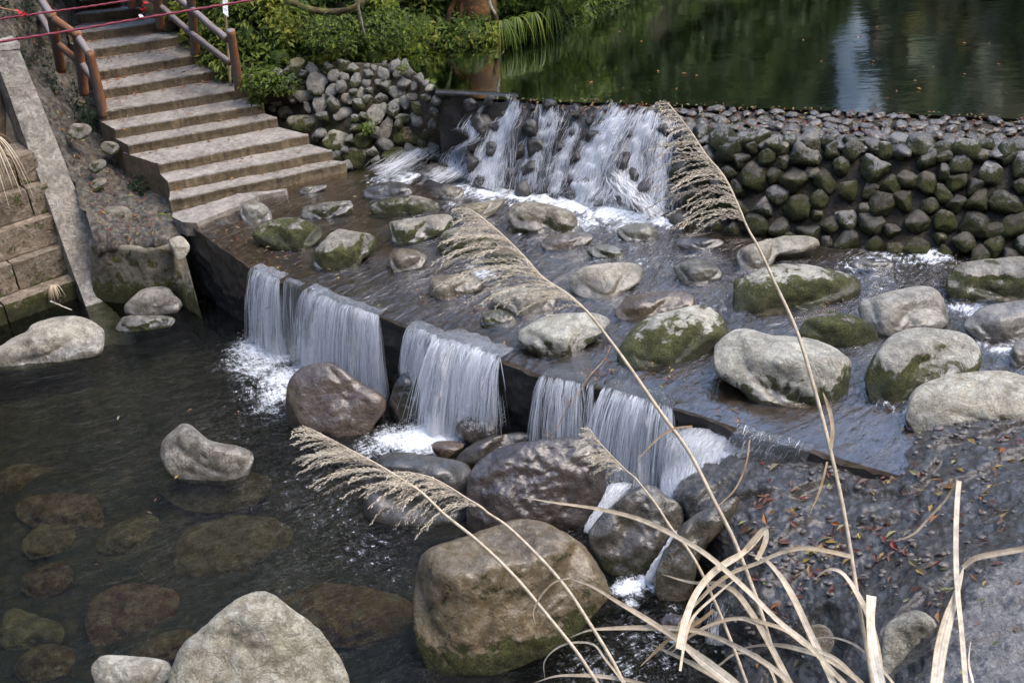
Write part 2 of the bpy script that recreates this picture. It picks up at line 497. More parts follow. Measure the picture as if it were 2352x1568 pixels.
M_FALL = g.done(g.n('MixShader', None, i0=g.math('MULTIPLY', al, .97), i1=clear.outputs[0], i2=ws.outputs[0]))
g = NT('white_strand')
r_ = g.n('Attribute', {'attribute_name': 'rnd'}).outputs['Fac']
wp = g.n('BsdfPrincipled', None, Base_Color=(.93, .94, .96), Roughness=.3)
tl = g.n('BsdfTranslucent', None, Color=(.8, .84, .9))
ws = g.n('MixShader', None, i0=.35, i1=wp.outputs[0], i2=tl.outputs[0])
M_STRAND = g.done(g.n('MixShader', None, i0=r_, i1=g.n('BsdfTransparent').outputs[0], i2=ws.outputs[0]))

# pond: dark green water, mirror-like
g = NT('pond_water')
co_ = g.n('NewGeometry').outputs['Position']
n1 = g.noise(g.vmul(co_, (1.0, 2.2, 1)), 1.1, 4, .55); n2 = g.noise(g.vmul(co_, (1, 2.5, 1)), 5, 3, .6)
bp = g.bump(g.math('MULTIPLY_ADD', n2, .16, n1), .0045, 1.0)
df = g.n('BsdfDiffuse', None, Color=(.070, .088, .070)); gl = g.n('BsdfGlossy', None, Color=(.62, .67, .63), Roughness=.065, Normal=bp)
p = g.n('MixShader', None, i0=g.math('MULTIPLY_ADD', g.n('Fresnel', None, IOR=1.33, Normal=bp).outputs[0], 1.25, .02, clamp=True), i1=df.outputs[0], i2=gl.outputs[0]).outputs[0]
M_POND = g.done(p)
#MARK1


# ------------------------------------------------------------------ rocks
_ico = {}


def ico(sub):
    if sub not in _ico:
        bm = bmesh.new(); bmesh.ops.create_icosphere(bm, subdivisions=sub, radius=1)
        V = np.array([v.co[:] for v in bm.verts]); F = np.array([[v.index for v in f.verts] for f in bm.faces])
        bm.free(); _ico[sub] = (V, F)
    return _ico[sub]


CROPS = {'V': (0, 0, 1), 'A': (947.5, 447.9, .19531), 'B': (516.8, 401.95, .19531), 'C': (1378.1, 516.8, .21973), 'D': (1837.5, 516.8, .21968),
         'E': (746.5, 516.8, .3418), 'F': (1548.1, 516.8, .3418), 'G': (746.5, 0, .3418), 'W': (574.2, 114.8, .18311), 'H': (0, 516.8, .3418),
         'L': (0, 459.4, .19531), 'K': (803.9, 918.7, .26855), 'N': (1320.7, 1091, .21973), 'Q': (1837.5, 1223.6, .21968), 'S': (0, 1032.5, .3418),
         'T': (746.5, 1032.5, .3418), 'U': (1320.7, 1223.6, .21973), 'X': (1548.1, 1032.5, .3418)}


def crop(c, pts):
    x0, y0, s = CROPS[c]
    return np.asarray(pts, float) * s + np.array([x0, y0])


def chaikin(p, n=2):
    for _ in range(n):
        q = np.roll(p, -1, axis=0)
        p = np.stack([p * .75 + q * .25, p * .25 + q * .75], 1).reshape(-1, 2)
    return p


WAKES = []      # (x, y, r) of stones standing in the apron water


def blob_rock(name, c, pts, z, label, cat, tilt=36, kf=.85, kb=.8, sink=.22, lean=None, sub=5, noise=1.0, tint=(.29, .28, .26), moss=0., wet=0., pale=.3, stain=.35,
              flat=1.0, seed=None, group=None, wake=True, wl=None, facet=.8, drop=0.0, parent=None):
    global _seed
    seed = rng.integers(1, 9999) if seed is None else seed
    lean = (.30 if flat > 0 else .62) if lean is None else lean
    poly = crop(c, pts)
    poly0 = poly.copy()
    cen0 = (poly.min(0) + poly.max(0)) / 2
    # the shape goes on below the waterline
    below = poly[:, 1] > cen0[1]
    botp = poly0[np.argmax(poly0[:, 1])]; depb = (P(botp[0], botp[1], z) - CAM) @ FWD
    R0 = math.sqrt(np.ptp(poly[:, 0]) * np.ptp(poly[:, 1])) * .5 * depb / FOC
    poly[below, 1] += (poly[below, 1] - cen0[1]) / (poly0[:, 1].max() - cen0[1]) * sink * R0 * .88 * FOC / depb
    pc = chaikin(poly, 2)
    cen = pc.mean(0)
    dense = np.concatenate([np.linspace(pc[i], pc[(i + 1) % len(pc)], 8, endpoint=False) for i in range(len(pc))])
    cen = dense.mean(0)
    d = dense - cen
    ang = np.arctan2(d[:, 1], d[:, 0]); rad = np.hypot(d[:, 0], d[:, 1])
    bins = np.linspace(-math.pi, math.pi, 97)
    idx = np.digitize(ang, bins) - 1
    rb = np.full(96, np.nan)
    for i in range(96):
        m = idx == i
        if m.any(): rb[i] = rad[m].max()
    bc = (bins[:-1] + bins[1:]) / 2
    ok = ~np.isnan(rb)
    rb = np.interp(bc, np.r_[bc[ok] - 2 * math.pi, bc[ok], bc[ok] + 2 * math.pi], np.tile(rb[ok], 3))
    rb = .25 * np.roll(rb, 1) + .5 * rb + .25 * np.roll(rb, -1)
    x = dense[:, 0]; y = dense[:, 1]
    area = .5 * abs(np.dot(x, np.roll(y, -1)) - np.dot(y, np.roll(x, -1)))
    bot = poly0[np.argmax(poly0[:, 1])]
    pb = P(bot[0], bot[1], z)
    dep = (pb - CAM) @ FWD
    Rm = math.sqrt(area / math.pi) * dep / FOC
    z0 = z - sink * R0 - drop; y0 = P(bot[0], bot[1], z)[1]
    k = math.tan(R(tilt))
    V, F = ico(sub)
    a, b, cc = V[:, 0], V[:, 1], V[:, 2]
    rr = np.hypot(a, b); ph = np.arctan2(b, a)
    Rr = np.interp(ph, np.r_[bc - 2 * math.pi, bc, bc + 2 * math.pi], np.tile(rb, 3))
    # facet the depth profile a little
    fn = 0
    if facet:
        rs = np.random.default_rng(seed)
        for _ in range(7):
            nrm = rs.normal(size=3); nrm /= np.linalg.norm(nrm)
            cut = rs.uniform(.62, .9)
            ex = np.maximum(V @ nrm - cut, 0)
            fn = fn + ex
    px = cen[0] + Rr * a; py = cen[1] + Rr * b
    dr = ray(px, py)
    tpl = (z0 - k * y0 - CAMZ) / (dr[:, 2] - k * dr[:, 1])
    rl = np.linalg.norm(dr, axis=1)
    prof = np.sign(cc) * np.abs(cc) ** .85
    prof = np.where(cc > 0, prof * kf, prof * kb) * (1 - facet * np.clip(fn, 0, .6))
    t = tpl - prof * Rm / rl
    zsil = (CAM + dr * tpl[:, None])[:, 2]
    ztop = np.percentile(zsil, 99) + .02 * Rm
    if flat > 0:
        # flatten the top: a gently tilted plane
        rs = np.random.default_rng(seed + 5)
        gx, gy = rs.normal(0, .07, 2)
        pc3 = (CAM + ray(*cen) * tpl.mean())
        tt = (ztop - CAMZ - gx * 0 - gy * 0) / dr[:, 2]
        kk = .10 * Rm + .002
        far = np.maximum(t, tt) + kk * np.log1p(np.exp(-np.abs(t - tt) / kk))
        t = np.where(cc > 0, t + flat * (far - t), t)
    # steep near side rising from the foot of the rock
    xb = np.linspace(dense[:, 0].min(), dense[:, 0].max(), 41); xc = (xb[:-1] + xb[1:]) / 2
    yb_ = np.array([dense[(dense[:, 0] >= xb[q] - 1e-6) & (dense[:, 0] <= xb[q + 1] + 1e-6), 1].max() if ((dense[:, 0] >= xb[q] - 1e-6) & (dense[:, 0] <= xb[q + 1] + 1e-6)).any() else np.nan for q in range(40)])
    okb = ~np.isnan(yb_); yb_ = np.interp(px, xc[okb], yb_[okb])
    yc_ = P(px, yb_, z0)[:, 1]
    tw_ = (yc_ + lean * (CAMZ - z0)) / (dr[:, 1] - lean * dr[:, 2])
    kw_ = .16 * Rm
    far = np.maximum(t, tw_) + kw_ * np.log1p(np.exp(-np.abs(t - tw_) / kw_)) - kw_ * .25
    far = np.minimum(far, tpl - .30 * np.maximum(prof, 0) * Rm / rl)
    t = np.where(cc > 0, np.minimum(far, tpl - .22 * np.maximum(prof, 0) * Rm / rl), t)
    X = CAM + dr * t[:, None]
    rs = np.random.default_rng(seed + 77)
    for _ in range(7):
        nrm = rs.normal(size=3) - .55 * FWD * np.array([1, 1, 1]); nrm /= np.linalg.norm(nrm)
        pr_ = X @ nrm; dq = pr_.max() - rs.uniform(.05, .16) * Rm * (1.0 if facet else 0)
        X = X - nrm * (np.maximum(pr_ - dq, 0) * .85)[:, None]
    cent = X.mean(0)
    # surface relief
    me_n = X - cent
    Nn = vnormals(X, F)
    rel = .16 * fbm(X * (1.6 / Rm ** .6) + seed, 3, seed) * Rm * .8 + .085 * Rm * fbm(X * (4.2 / Rm ** .6) + seed, 4, seed + 3, .55, ridged=True) + .012 * Rm ** .5 * fbm(X * 14 + seed, 3, seed + 9)
    edge = smoothstep(.35, .9, np.abs(cc))
    X = X + Nn * (rel * noise * (.35 + .65 * edge))[:, None]
    loc = np.array([cent[0], cent[1], z])
    o = mesh(name, X, F, M_ROCK, None, loc)
    o['tint'] = [float(q) * k_ for q, k_ in zip(tint, (.90, .87, .76))]; o['moss'] = float(moss); o['wet'] = float(wet); o['pale'] = float(pale); o['stain'] = float(stain)
    o['wl'] = float(z if wl is None else wl)
    if parent is not None:
        o.parent = parent; o.location = o.location - parent.location
    else:
        tag(o, label, cat, group)
    if wake and abs(z - ZA) < .02:
        wd = (poly0[:, 0].max() - poly0[:, 0].min()) / 2 * dep / FOC
        WAKES.append((cent[0], cent[1], wd * .85))
    return o


def vnormals(V, F):
    n = np.cross(V[F[:, 1]] - V[F[:, 0]], V[F[:, 2]] - V[F[:, 0]])
    N = np.zeros_like(V)
    for k in range(3): np.add.at(N, F[:, k], n)
    N /= np.linalg.norm(N, axis=1)[:, None] + 1e-12
    # outward
    c = V.mean(0)
    if ((V - c) * N).sum() < 0: N = -N
    return N


def gridnormals(G):
    du = np.gradient(G, axis=0); dv = np.gradient(G, axis=1)
    n = np.cross(du, dv); n /= np.linalg.norm(n, axis=-1)[..., None] + 1e-12
    if n[..., 2].mean() < 0: n = -n
    return n


GREY = (.29, .285, .27); PALE = (.40, .395, .37); BROWN = (.20, .165, .13); PURP = (.225, .195, .185); DARK = (.10, .095, .09); OLIVE = (.24, .215, .16); LILAC = (.28, .265, .275)
S = 'river_stone'; st_ = 'stone'
G_AP = 'stones standing in the stream between the two weirs'
for c, pts, lab, kw in [
    ('B', [(310, 690), (400, 590), (620, 520), (830, 500), (1000, 530), (1100, 600), (1170, 690), (1060, 790), (900, 870), (830, 890), (640, 850), (450, 800), (340, 740)],
     'mossy green stone near the left edge of the apron, below the small broken grey one', dict(tint=(.25, .235, .21), moss=1.0, pale=.5)),
    ('B', [(1020, 940), (1060, 850), (1180, 760), (1250, 650), (1340, 635), (1480, 670), (1740, 700), (1800, 750), (1790, 820), (1720, 900), (1600, 970), (1570, 1060), (1450, 1100), (1300, 1110), (1130, 1110), (1040, 1060)],
     'grey stone with a mossy near end, beside the mossy green stone above the left falls', dict(tint=(.29, .28, .26), moss=.75, pale=.3)),
    ('B', [(170, 380), (260, 310), (380, 310), (490, 360), (570, 480), (560, 505), (400, 550), (260, 560), (190, 500)],
     'small broken grey stone on the dry ledge just below the staircase', dict(tint=(.30, .30, .28), stain=.6)),
    ('B', [(870, 440), (900, 390), (1100, 340), (1300, 290), (1470, 285), (1520, 340), (1510, 420), (1380, 470), (1200, 515), (1050, 510), (900, 490)],
     'flat wet-topped stone with a moss spot in the shallows near the stair foot', dict(tint=(.24, .23, .21), moss=.45, wet=.25)),
    ('B', [(860, 190), (950, 120), (1100, 130), (1210, 100), (1220, 130), (1050, 200), (940, 220)],
     'small thin slab barely above the water beside the lowest stair', dict(tint=(.22, .20, .17), wet=.3, kf=.5)),
    ('B', [(1600, 170), (1750, 110), (1950, 80), (2100, 90), (2220, 150), (2260, 215), (2100, 240), (1850, 260), (1650, 250)],
     'dark washed-over hump beside the side spray of the cascade', dict(tint=(.09, .085, .085), wet=.9, kf=.5, pale=0)),
    ('V', [(847, 476), (853, 470), (898, 455), (936, 450), (976, 452), (1010, 468), (1018, 478), (990, 488), (940, 492), (890, 494), (855, 485)],
     'long low stone with a dark mossy front below the side spray', dict(tint=(.25, .235, .205), moss=.7)),
    ('V', [(892, 517), (900, 507), (937, 498), (976, 494), (1037, 494), (1041, 504), (1039, 522), (1002, 538), (967, 550), (940, 562), (905, 560), (900, 545)],
     'angular grey stone with two bright moss tufts on its face', dict(tint=(.29, .28, .26), moss=.5)),
    ('A', [(295, 600), (320, 490), (420, 400), (600, 365), (780, 380), (950, 480), (1010, 560), (960, 600), (850, 650), (700, 700), (500, 700), (340, 670)],
     'rounded stone with a dark mossy flank behind the middle grass plume', dict(tint=(.26, .245, .22), moss=.75)),
    ('A', [(495, 210), (560, 130), (700, 90), (900, 80), (1050, 40), (1110, 60), (1060, 130), (980, 180), (900, 250), (750, 310), (620, 310), (520, 270)],
     'brown-topped stone at the tip of the middle grass plume', dict(tint=OLIVE, stain=.8, wet=.15)),
    ('A', [(1115, 230), (1150, 130), (1250, 95), (1400, 85), (1600, 110), (1800, 170), (1930, 240), (1990, 310), (1980, 370), (1870, 420), (1700, 430), (1500, 410), (1280, 410), (1150, 380)],
     'large brown-olive boulder in the foam at the foot of the cascade', dict(tint=(.25, .22, .175), stain=.7, pale=.5, moss=.25, wet=.2)),
    ('A', [(1490, 600), (1560, 500), (1700, 460), (1900, 440), (2100, 450), (2150, 490), (2050, 560), (1950, 600), (1800, 640), (1600, 640)],
     'low wet brown stone with fallen leaves, in front of the olive boulder', dict(tint=BROWN, wet=.8, stain=.7, kf=.5)),
    ('V', [(1345, 576), (1367, 565), (1390, 560), (1412, 565), (1433, 577), (1436, 590), (1405, 595), (1375, 592), (1352, 584)],
     'small greenish stone awash in mid stream', dict(tint=(.22, .23, .19), wet=.5, moss=.3)),
    ('C', [(160, 80), (220, 20), (330, -10), (500, -20), (600, 50), (610, 110), (520, 150), (350, 160), (220, 140)],
     'grey-green stone washed by foam below the right side of the cascade', dict(tint=(.26, .27, .24), wet=.5)),
    ('C', [(765, 190), (820, 150), (950, 130), (1100, 130), (1290, 160), (1300, 200), (1200, 240), (1050, 265), (880, 230)],
     'dark glossy low stone under the base of the tallest grass plume', dict(tint=(.10, .10, .11), wet=1, pale=0)),
    ('C', [(755, 460), (850, 390), (980, 345), (1100, 360), (1250, 450), (1280, 520), (1200, 590), (950, 620), (830, 560)],
     'half-drowned dull grey stone with water pouring off its side', dict(tint=(.20, .20, .19), wet=.6)),
    ('C', [(1430, 300), (1480, 240), (1600, 190), (1720, 140), (1900, 115), (2100, 120), (2250, 140), (2320, 190), (2290, 240), (2100, 270), (1950, 290), (1830, 320), (1780, 400), (1740, 440), (1600, 460), (1500, 430), (1440, 370)],
     'long bent stone like a peanut, closest to the stone weir wall', dict(tint=(.30, .285, .255), wet=.15, stain=.4)),
    ('F', [(350, 450), (370, 400), (500, 350), (640, 275), (820, 255), (950, 280), (1100, 320), (1240, 370), (1255, 440), (1220, 490), (1050, 530), (930, 560), (720, 570), (500, 595), (400, 550)],
     'broad flat-topped pale stone with a fringe of moss all along its front', dict(tint=PALE, moss=.95, pale=.3)),
    ('E', [(1620, 380), (1680, 320), (1780, 270), (1920, 255), (2080, 255), (2130, 290), (2150, 330), (2080, 400), (1970, 450), (1930, 490), (1800, 480), (1680, 450)],
     'smooth pale egg-shaped stone with an ochre rim, right of the middle plume', dict(tint=(.37, .355, .32), noise=.5, pale=.1, stain=.25)),
    ('C', [(140, 890), (220, 820), (330, 750), (480, 710), (650, 690), (850, 700), (980, 740), (1050, 810), (1000, 850), (800, 890), (600, 950), (420, 990), (280, 980), (170, 930)],
     'wet orange-brown stone with water sheeting over it', dict(tint=(.21, .15, .09), wet=.9, stain=.9, pale=.05)),
    ('C', [(185, 1300), (240, 1240), (330, 1110), (440, 1000), (600, 950), (800, 880), (1000, 850), (1150, 860), (1250, 960), (1350, 1060), (1370, 1110), (1200, 1240), (1050, 1330), (850, 1420), (700, 1480), (550, 1460), (350, 1460), (200, 1400)],
     'big pale stone with mossy green lower half, above the thin falls', dict(tint=PALE, moss=.95, pale=.6, kf=1.0)),
    ('E', [(1285, 760), (1310, 700), (1380, 640), (1480, 610), (1640, 595), (1830, 600), (1900, 630), (1935, 660), (1850, 740), (1740, 800), (1640, 870), (1560, 885), (1460, 850), (1330, 830)],
     'pale wedge-shaped stone crossed by the middle plume stem, on the weir lip', dict(tint=(.38, .385, .37), pale=.5, moss=.2)),
    ('E', [(1110, 470), (1150, 430), (1250, 415), (1400, 420), (1540, 440), (1555, 480), (1540, 560), (1440, 600), (1350, 620), (1270, 600), (1200, 550), (1130, 520)],
     'pale stone with a broken brown front under the base of the middle plume', dict(tint=(.34, .33, .29), pale=.5, stain=.8)),
    ('E', [(1030, 620), (1080, 580), (1180, 560), (1270, 610), (1310, 650), (1200, 680), (1080, 690)],
     'green algae-covered stone just under the surface beside the broken-fronted stone', dict(tint=(.19, .18, .09), moss=.6, wet=.8, kf=.35, sink=.6)),
    ('E', [(690, 400), (720, 350), (800, 335), (950, 335), (1040, 360), (1070, 400), (1010, 440), (900, 465), (800, 490), (740, 495), (700, 460)],
     'half grey, half wet brown stone with a small white wave behind it', dict(tint=(.23, .205, .17), stain=.9, wet=.3)),
    ('E', [(412, 230), (430, 190), (510, 155), (600, 165), (680, 205), (695, 230), (640, 290), (560, 305), (490, 318), (430, 270)],
     'small dark boxy brown stone with a wet glint, mid apron', dict(tint=(.16, .13, .09), wet=.4, stain=.6, noise=.6)),
    ('E', [(1070, 230), (1080, 195), (1200, 190), (1290, 220), (1280, 255), (1150, 265)],
     'low mossy-edged stone half hidden behind the middle plume', dict(tint=(.25, .25, .21), moss=.8, kf=.5)),
    ('F', [(235, 900), (270, 830), (350, 740), (430, 705), (500, 705), (620, 740), (800, 760), (950, 770), (1080, 840), (1180, 910), (1205, 960), (1190, 1080), (1140, 1150), (1050, 1190), (850, 1200), (650, 1170), (510, 1140), (470, 1080), (390, 1040), (280, 980)],
     'largest pale boulder on the apron, with a rusty broken right end', dict(tint=(.40, .40, .385), pale=.6, moss=.3, stain=.35, kf=1.0)),
    ('F', [(825, 720), (870, 650), (930, 585), (1070, 545), (1180, 590), (1240, 600), (1320, 650), (1375, 740), (1370, 780), (1280, 800), (1130, 825), (980, 800), (850, 760)],
     'flat lilac-grey stone with a mossy front between three pale boulders', dict(tint=LILAC, moss=.95, pale=.05, noise=.6)),
    ('F', [(1230, 560), (1270, 500), (1400, 450), (1580, 420), (1720, 415), (1790, 460), (1840, 550), (1870, 620), (1820, 670), (1700, 690), (1560, 700), (1420, 770), (1350, 700), (1280, 640)],
     'two-toned stone, dry cream on its left and wet blue-grey on its right', dict(tint=(.33, .32, .31), pale=.7, wet=.2)),
    ('F', [(1270, 1080), (1290, 980), (1360, 840), (1450, 750), (1560, 700), (1700, 690), (1900, 720), (2010, 760), (2070, 850), (2065, 950), (1980, 1020), (1800, 1070), (1600, 1120), (1520, 1190), (1450, 1205), (1350, 1150), (1280, 1120)],
     'smooth domed pale boulder with a brown mossy flank, right of the largest boulder', dict(tint=(.39, .39, .38), moss=.75, pale=.4, noise=.6, kf=1.0)),
    ('F', [(1555, 1370), (1560, 1200), (1620, 1090), (1750, 1050), (1900, 1000), (2080, 985), (2250, 990), (2400, 1040), (2600, 1100), (2650, 1250), (2500, 1400), (2300, 1400), (2100, 1395), (1850, 1370), (1700, 1400)],
     'cream boulder cut by the right picture edge, beside the leafy bedrock', dict(tint=(.45, .43, .38), pale=.7, stain=.15, moss=.15, kf=.9)),
    ('F', [(1805, 430), (1830, 360), (1880, 280), (2000, 240), (2200, 225), (2400, 220), (2600, 260), (2650, 400), (2550, 490), (2300, 500), (2100, 480), (1980, 485), (1880, 460)],
     'wide stone with a wet shiny top and mossy front, nearest the weir wall at right', dict(tint=(.31, .295, .27), moss=.75, wet=.3)),
    ('F', [(1935, 660), (1980, 610), (2080, 550), (2200, 525), (2352, 505), (2500, 520), (2600, 620), (2500, 720), (2300, 750), (2200, 780), (2120, 770), (2020, 730)],
     'wet blue-grey stone at the right edge below the shiny-topped stone', dict(tint=(.26, .255, .26), wet=.5)),
    ('F', [(2250, 870), (2290, 790), (2352, 750), (2450, 740), (2520, 820), (2450, 930), (2330, 950), (2270, 930)],
     'small grey stone at the right edge behind the cream boulder', dict(tint=(.25, .24, .23), wet=.4)),
    ('F', [(1160, 270), (1220, 240), (1350, 240), (1500, 250), (1450, 290), (1300, 300)],
     'low grey stone in the white riffle below the weir wall', dict(tint=(.22, .22, .22), wet=.8, kf=.4)),
    ('G', [(755, 1300), (780, 1260), (850, 1245), (920, 1260), (940, 1300), (900, 1325), (810, 1330)],
     'small round brown stone at the left end of the cascade foam', dict(tint=(.21, .19, .15), wet=.2)),
    ('G', [(640, 1190), (650, 1120), (750, 1090), (850, 1110), (860, 1180), (780, 1200)],
     'wet brown hump under the left side spray of the cascade', dict(tint=(.15, .125, .10), wet=.9, kf=.6)),
]:
    blob_rock(S, c, pts, ZA, lab, st_, group=G_AP, **{**dict(tilt=30), **kw})

B_ = 'boulder'
G_PO = 'boulders in the lower pool'
for c, pts, lab, kw in [
    ('H', [(-170, 900), (-120, 850), (0, 830), (90, 750), (190, 720), (210, 670), (330, 630), (420, 615), (540, 620), (650, 670), (730, 740), (745, 800), (690, 845), (500, 890), (350, 920), (200, 940), (0, 960), (-150, 970)],
     'long pale grey boulder at the left edge of the pool, below the block wall', dict(tint=(.33, .315, .29), pale=.5, tilt=32)),
    ('L', [(1450, 1250), (1560, 1150), (1650, 1060), (1800, 1020), (1990, 1030), (2050, 1120), (2150, 1200), (2160, 1290), (2000, 1330), (1700, 1350), (1550, 1350), (1460, 1310)],
     'pitted grey rock against the concrete abutment', dict(tint=(.28, .27, .275), pale=.4, tilt=45, sink=.1)),
    ('L', [(1330, 1480), (1430, 1380), (1550, 1355), (1700, 1360), (1900, 1360), (2080, 1390), (2050, 1480), (1900, 1500), (1650, 1540), (1500, 1540), (1360, 1510)],
     'low grey rock with one bright moss cushion, below the pitted rock', dict(tint=(.23, .22, .21), moss=.5, wet=.2, tilt=30)),
    ('V', [(651, 965), (659, 880), (680, 852), (705, 836), (735, 826), (765, 835), (790, 850), (830, 880), (885, 915), (887, 935), (860, 960), (850, 985), (815, 1000), (780, 1003), (720, 995), (670, 985)],
     'tall rounded purple-brown boulder in front of the second fall from the left', dict(tint=(.155, .108, .09), wet=.85, stain=.4, pale=.1, tilt=52, flat=0, noise=.7)),
    ('V', [(893, 940), (897, 900), (915, 865), (940, 848), (975, 850), (990, 870), (975, 905), (955, 935), (945, 972), (915, 968)],
     'black wet rock wedged against the weir face beside the strongest fall', dict(tint=(.04, .037, .035), wet=1, pale=0, tilt=60, flat=0)),
    ('V', [(367, 1050), (372, 1015), (400, 980), (430, 972), (455, 990), (480, 1015), (530, 1022), (570, 1035), (596, 1050), (575, 1085), (540, 1098), (500, 1100), (440, 1095), (400, 1085), (370, 1070)],
     'lone grey rock with a lichen-spotted peak in the middle of the pool', dict(tint=(.22, .205, .195), pale=.6, wet=.3, tilt=42, flat=.3, kf=1.0)),
    ('S', [(1100, 1600), (1160, 1480), (1220, 1330), (1350, 1230), (1500, 1080), (1650, 980), (1770, 955), (1860, 1000), (1950, 1090), (2080, 1160), (2160, 1240), (2250, 1350), (2330, 1480), (2360, 1700), (1800, 1900), (1200, 1850)],
     'big rough grey-green boulder cut by the bottom picture edge', dict(tint=(.34, .33, .28), pale=.6, moss=.25, tilt=48, flat=0, kf=.9, stain=.4)),
    ('S', [(600, 1470), (620, 1410), (700, 1385), (830, 1380), (950, 1390), (1080, 1410), (1150, 1450), (1130, 1530), (1080, 1620), (900, 1700), (650, 1650), (610, 1530)],
     'small pale rock at the bottom edge, left of the rough grey-green boulder', dict(tint=(.36, .35, .32), pale=.6, tilt=35)),
    ('T', [(580, 1030), (620, 780), (680, 680), (800, 640), (1000, 570), (1180, 510), (1350, 465), (1450, 490), (1600, 560), (1740, 650), (1850, 760), (1920, 870), (1915, 1010), (1820, 1090), (1720, 1160), (1600, 1260), (1500, 1360), (1350, 1430), (1200, 1450), (1050, 1500), (900, 1515), (750, 1440), (650, 1340), (600, 1200)],
     'huge olive-brown boulder with a bright moss patch at its lower left', dict(tint=(.27, .205, .115), stain=.7, pale=.25, moss=.5, wet=.5, tilt=42, kf=1.0, noise=.8, sub=6)),
    ('K', [(1000, 830), (1010, 680), (1060, 560), (1180, 460), (1330, 400), (1500, 360), (1700, 340), (1900, 325), (2020, 345), (2120, 420), (2190, 550), (2180, 750), (2130, 900), (2000, 1020), (1900, 1110), (1700, 1100), (1400, 1100), (1150, 1090), (1020, 1080), (1000, 950)],
     'large wet purple-grey boulder below the thin falls', dict(tint=(.125, .095, .10), wet=.95, stain=.4, pale=.1, tilt=55, flat=0, kf=.8, sub=6)),
    ('K', [(120, 900), (130, 650), (230, 500), (350, 440), (560, 430), (680, 470), (830, 510), (1000, 530), (1060, 650), (1060, 850), (990, 1000), (830, 1050), (500, 1040), (250, 1000), (150, 960)],
     'blunt blue-grey boulder left of the purple-grey one, behind the low plumes', dict(tint=(.115, .115, .12), wet=.85, pale=.05, stain=.15, tilt=40, flat=.7, kf=1.1)),
    ('K', [(690, 380), (760, 345), (900, 345), (985, 370), (950, 430), (870, 490), (800, 490), (720, 450)],
     'small wet rusty stone in the foam below the strongest fall', dict(tint=(.17, .10, .055), wet=.8, stain=.6, tilt=45, drop=-.3)),
    ('K', [(870, 510), (1000, 400), (1150, 320), (1350, 285), (1500, 280), (1620, 330), (1400, 400), (1200, 480), (1080, 560), (950, 560)],
     'washed dark hump between the strongest fall and the purple-grey boulder', dict(tint=(.11, .095, .085), wet=1, tilt=50, flat=0, drop=-.25, pale=.05)),
    ('K', [(890, 230), (950, 160), (1050, 130), (1200, 180), (1320, 260), (1250, 320), (1100, 350), (1010, 360), (940, 310)],
     'dark stone struck by the strongest fall and throwing up spray', dict(tint=(.10, .09, .085), wet=1, tilt=55, flat=0, drop=-.35, pale=0)),
    ('N', [(90, 680), (200, 520), (350, 340), (500, 230), (640, 140), (780, 90), (870, 150), (920, 210), (1020, 250), (1130, 360), (1120, 440), (1090, 560), (990, 700), (890, 830), (760, 990), (600, 1040), (420, 1040), (250, 850), (130, 700)],
     'rugged dark rock with green algae between two white chutes', dict(tint=(.10, .085, .07), wet=.85, moss=.35, tilt=52, flat=0, noise=1.5, pale=.25, stain=.5)),
    ('N', [(800, 990), (850, 870), (1000, 690), (1130, 520), (1290, 400), (1500, 290), (1750, 200), (1700, 300), (1620, 420), (1550, 540), (1400, 680), (1300, 850), (1220, 1050), (1200, 1200), (1150, 1300), (1000, 1330), (880, 1230), (820, 1100)],
     'olive wet rock splitting the water below the right-hand fall', dict(tint=(.10, .085, .05), wet=.95, stain=.6, tilt=58, flat=0, noise=1.2, pale=.1)),
    ('N', [(880, 1510), (950, 1460), (1080, 1450), (1300, 1470), (1350, 1520), (1250, 1620), (1050, 1640), (920, 1590)],
     'small dark stone in the narrow channel behind the grass leaves', dict(tint=(.07, .05, .04), wet=.9, tilt=35, pale=0)),
]:
    blob_rock(B_, c, pts, ZP, lab, B_, group=G_PO, wake=False, **kw)
for c, pts, lab, kw in [
    ('Q', [(60, 1000), (180, 940), (300, 980), (360, 1080), (350, 1200), (250, 1300), (120, 1240), (60, 1100)], 'small rounded rock set in the bedrock below the broad cut grass blade', dict(z=1.0, tint=(.20, .175, .15), tilt=50, flat=0)),
    ('Q', [(850, 1400), (880, 1000), (960, 900), (1100, 810), (1240, 800), (1370, 900), (1450, 950), (1600, 1100), (1700, 1250), (1750, 1400), (1780, 1700), (1300, 1800), (900, 1700)], 'weathered grey rock with a mossy base at the lower right, behind the grass', dict(z=1.15, tint=(.29, .28, .25), moss=.35, pale=.4, tilt=48, flat=0, noise=1.4)),  # unseen hills behind and beside the camera, raised to block sky light
]:
    z = kw.pop('z')
    blob_rock(B_, c, pts, z, lab, B_, wake=False, wl=-5, **kw)

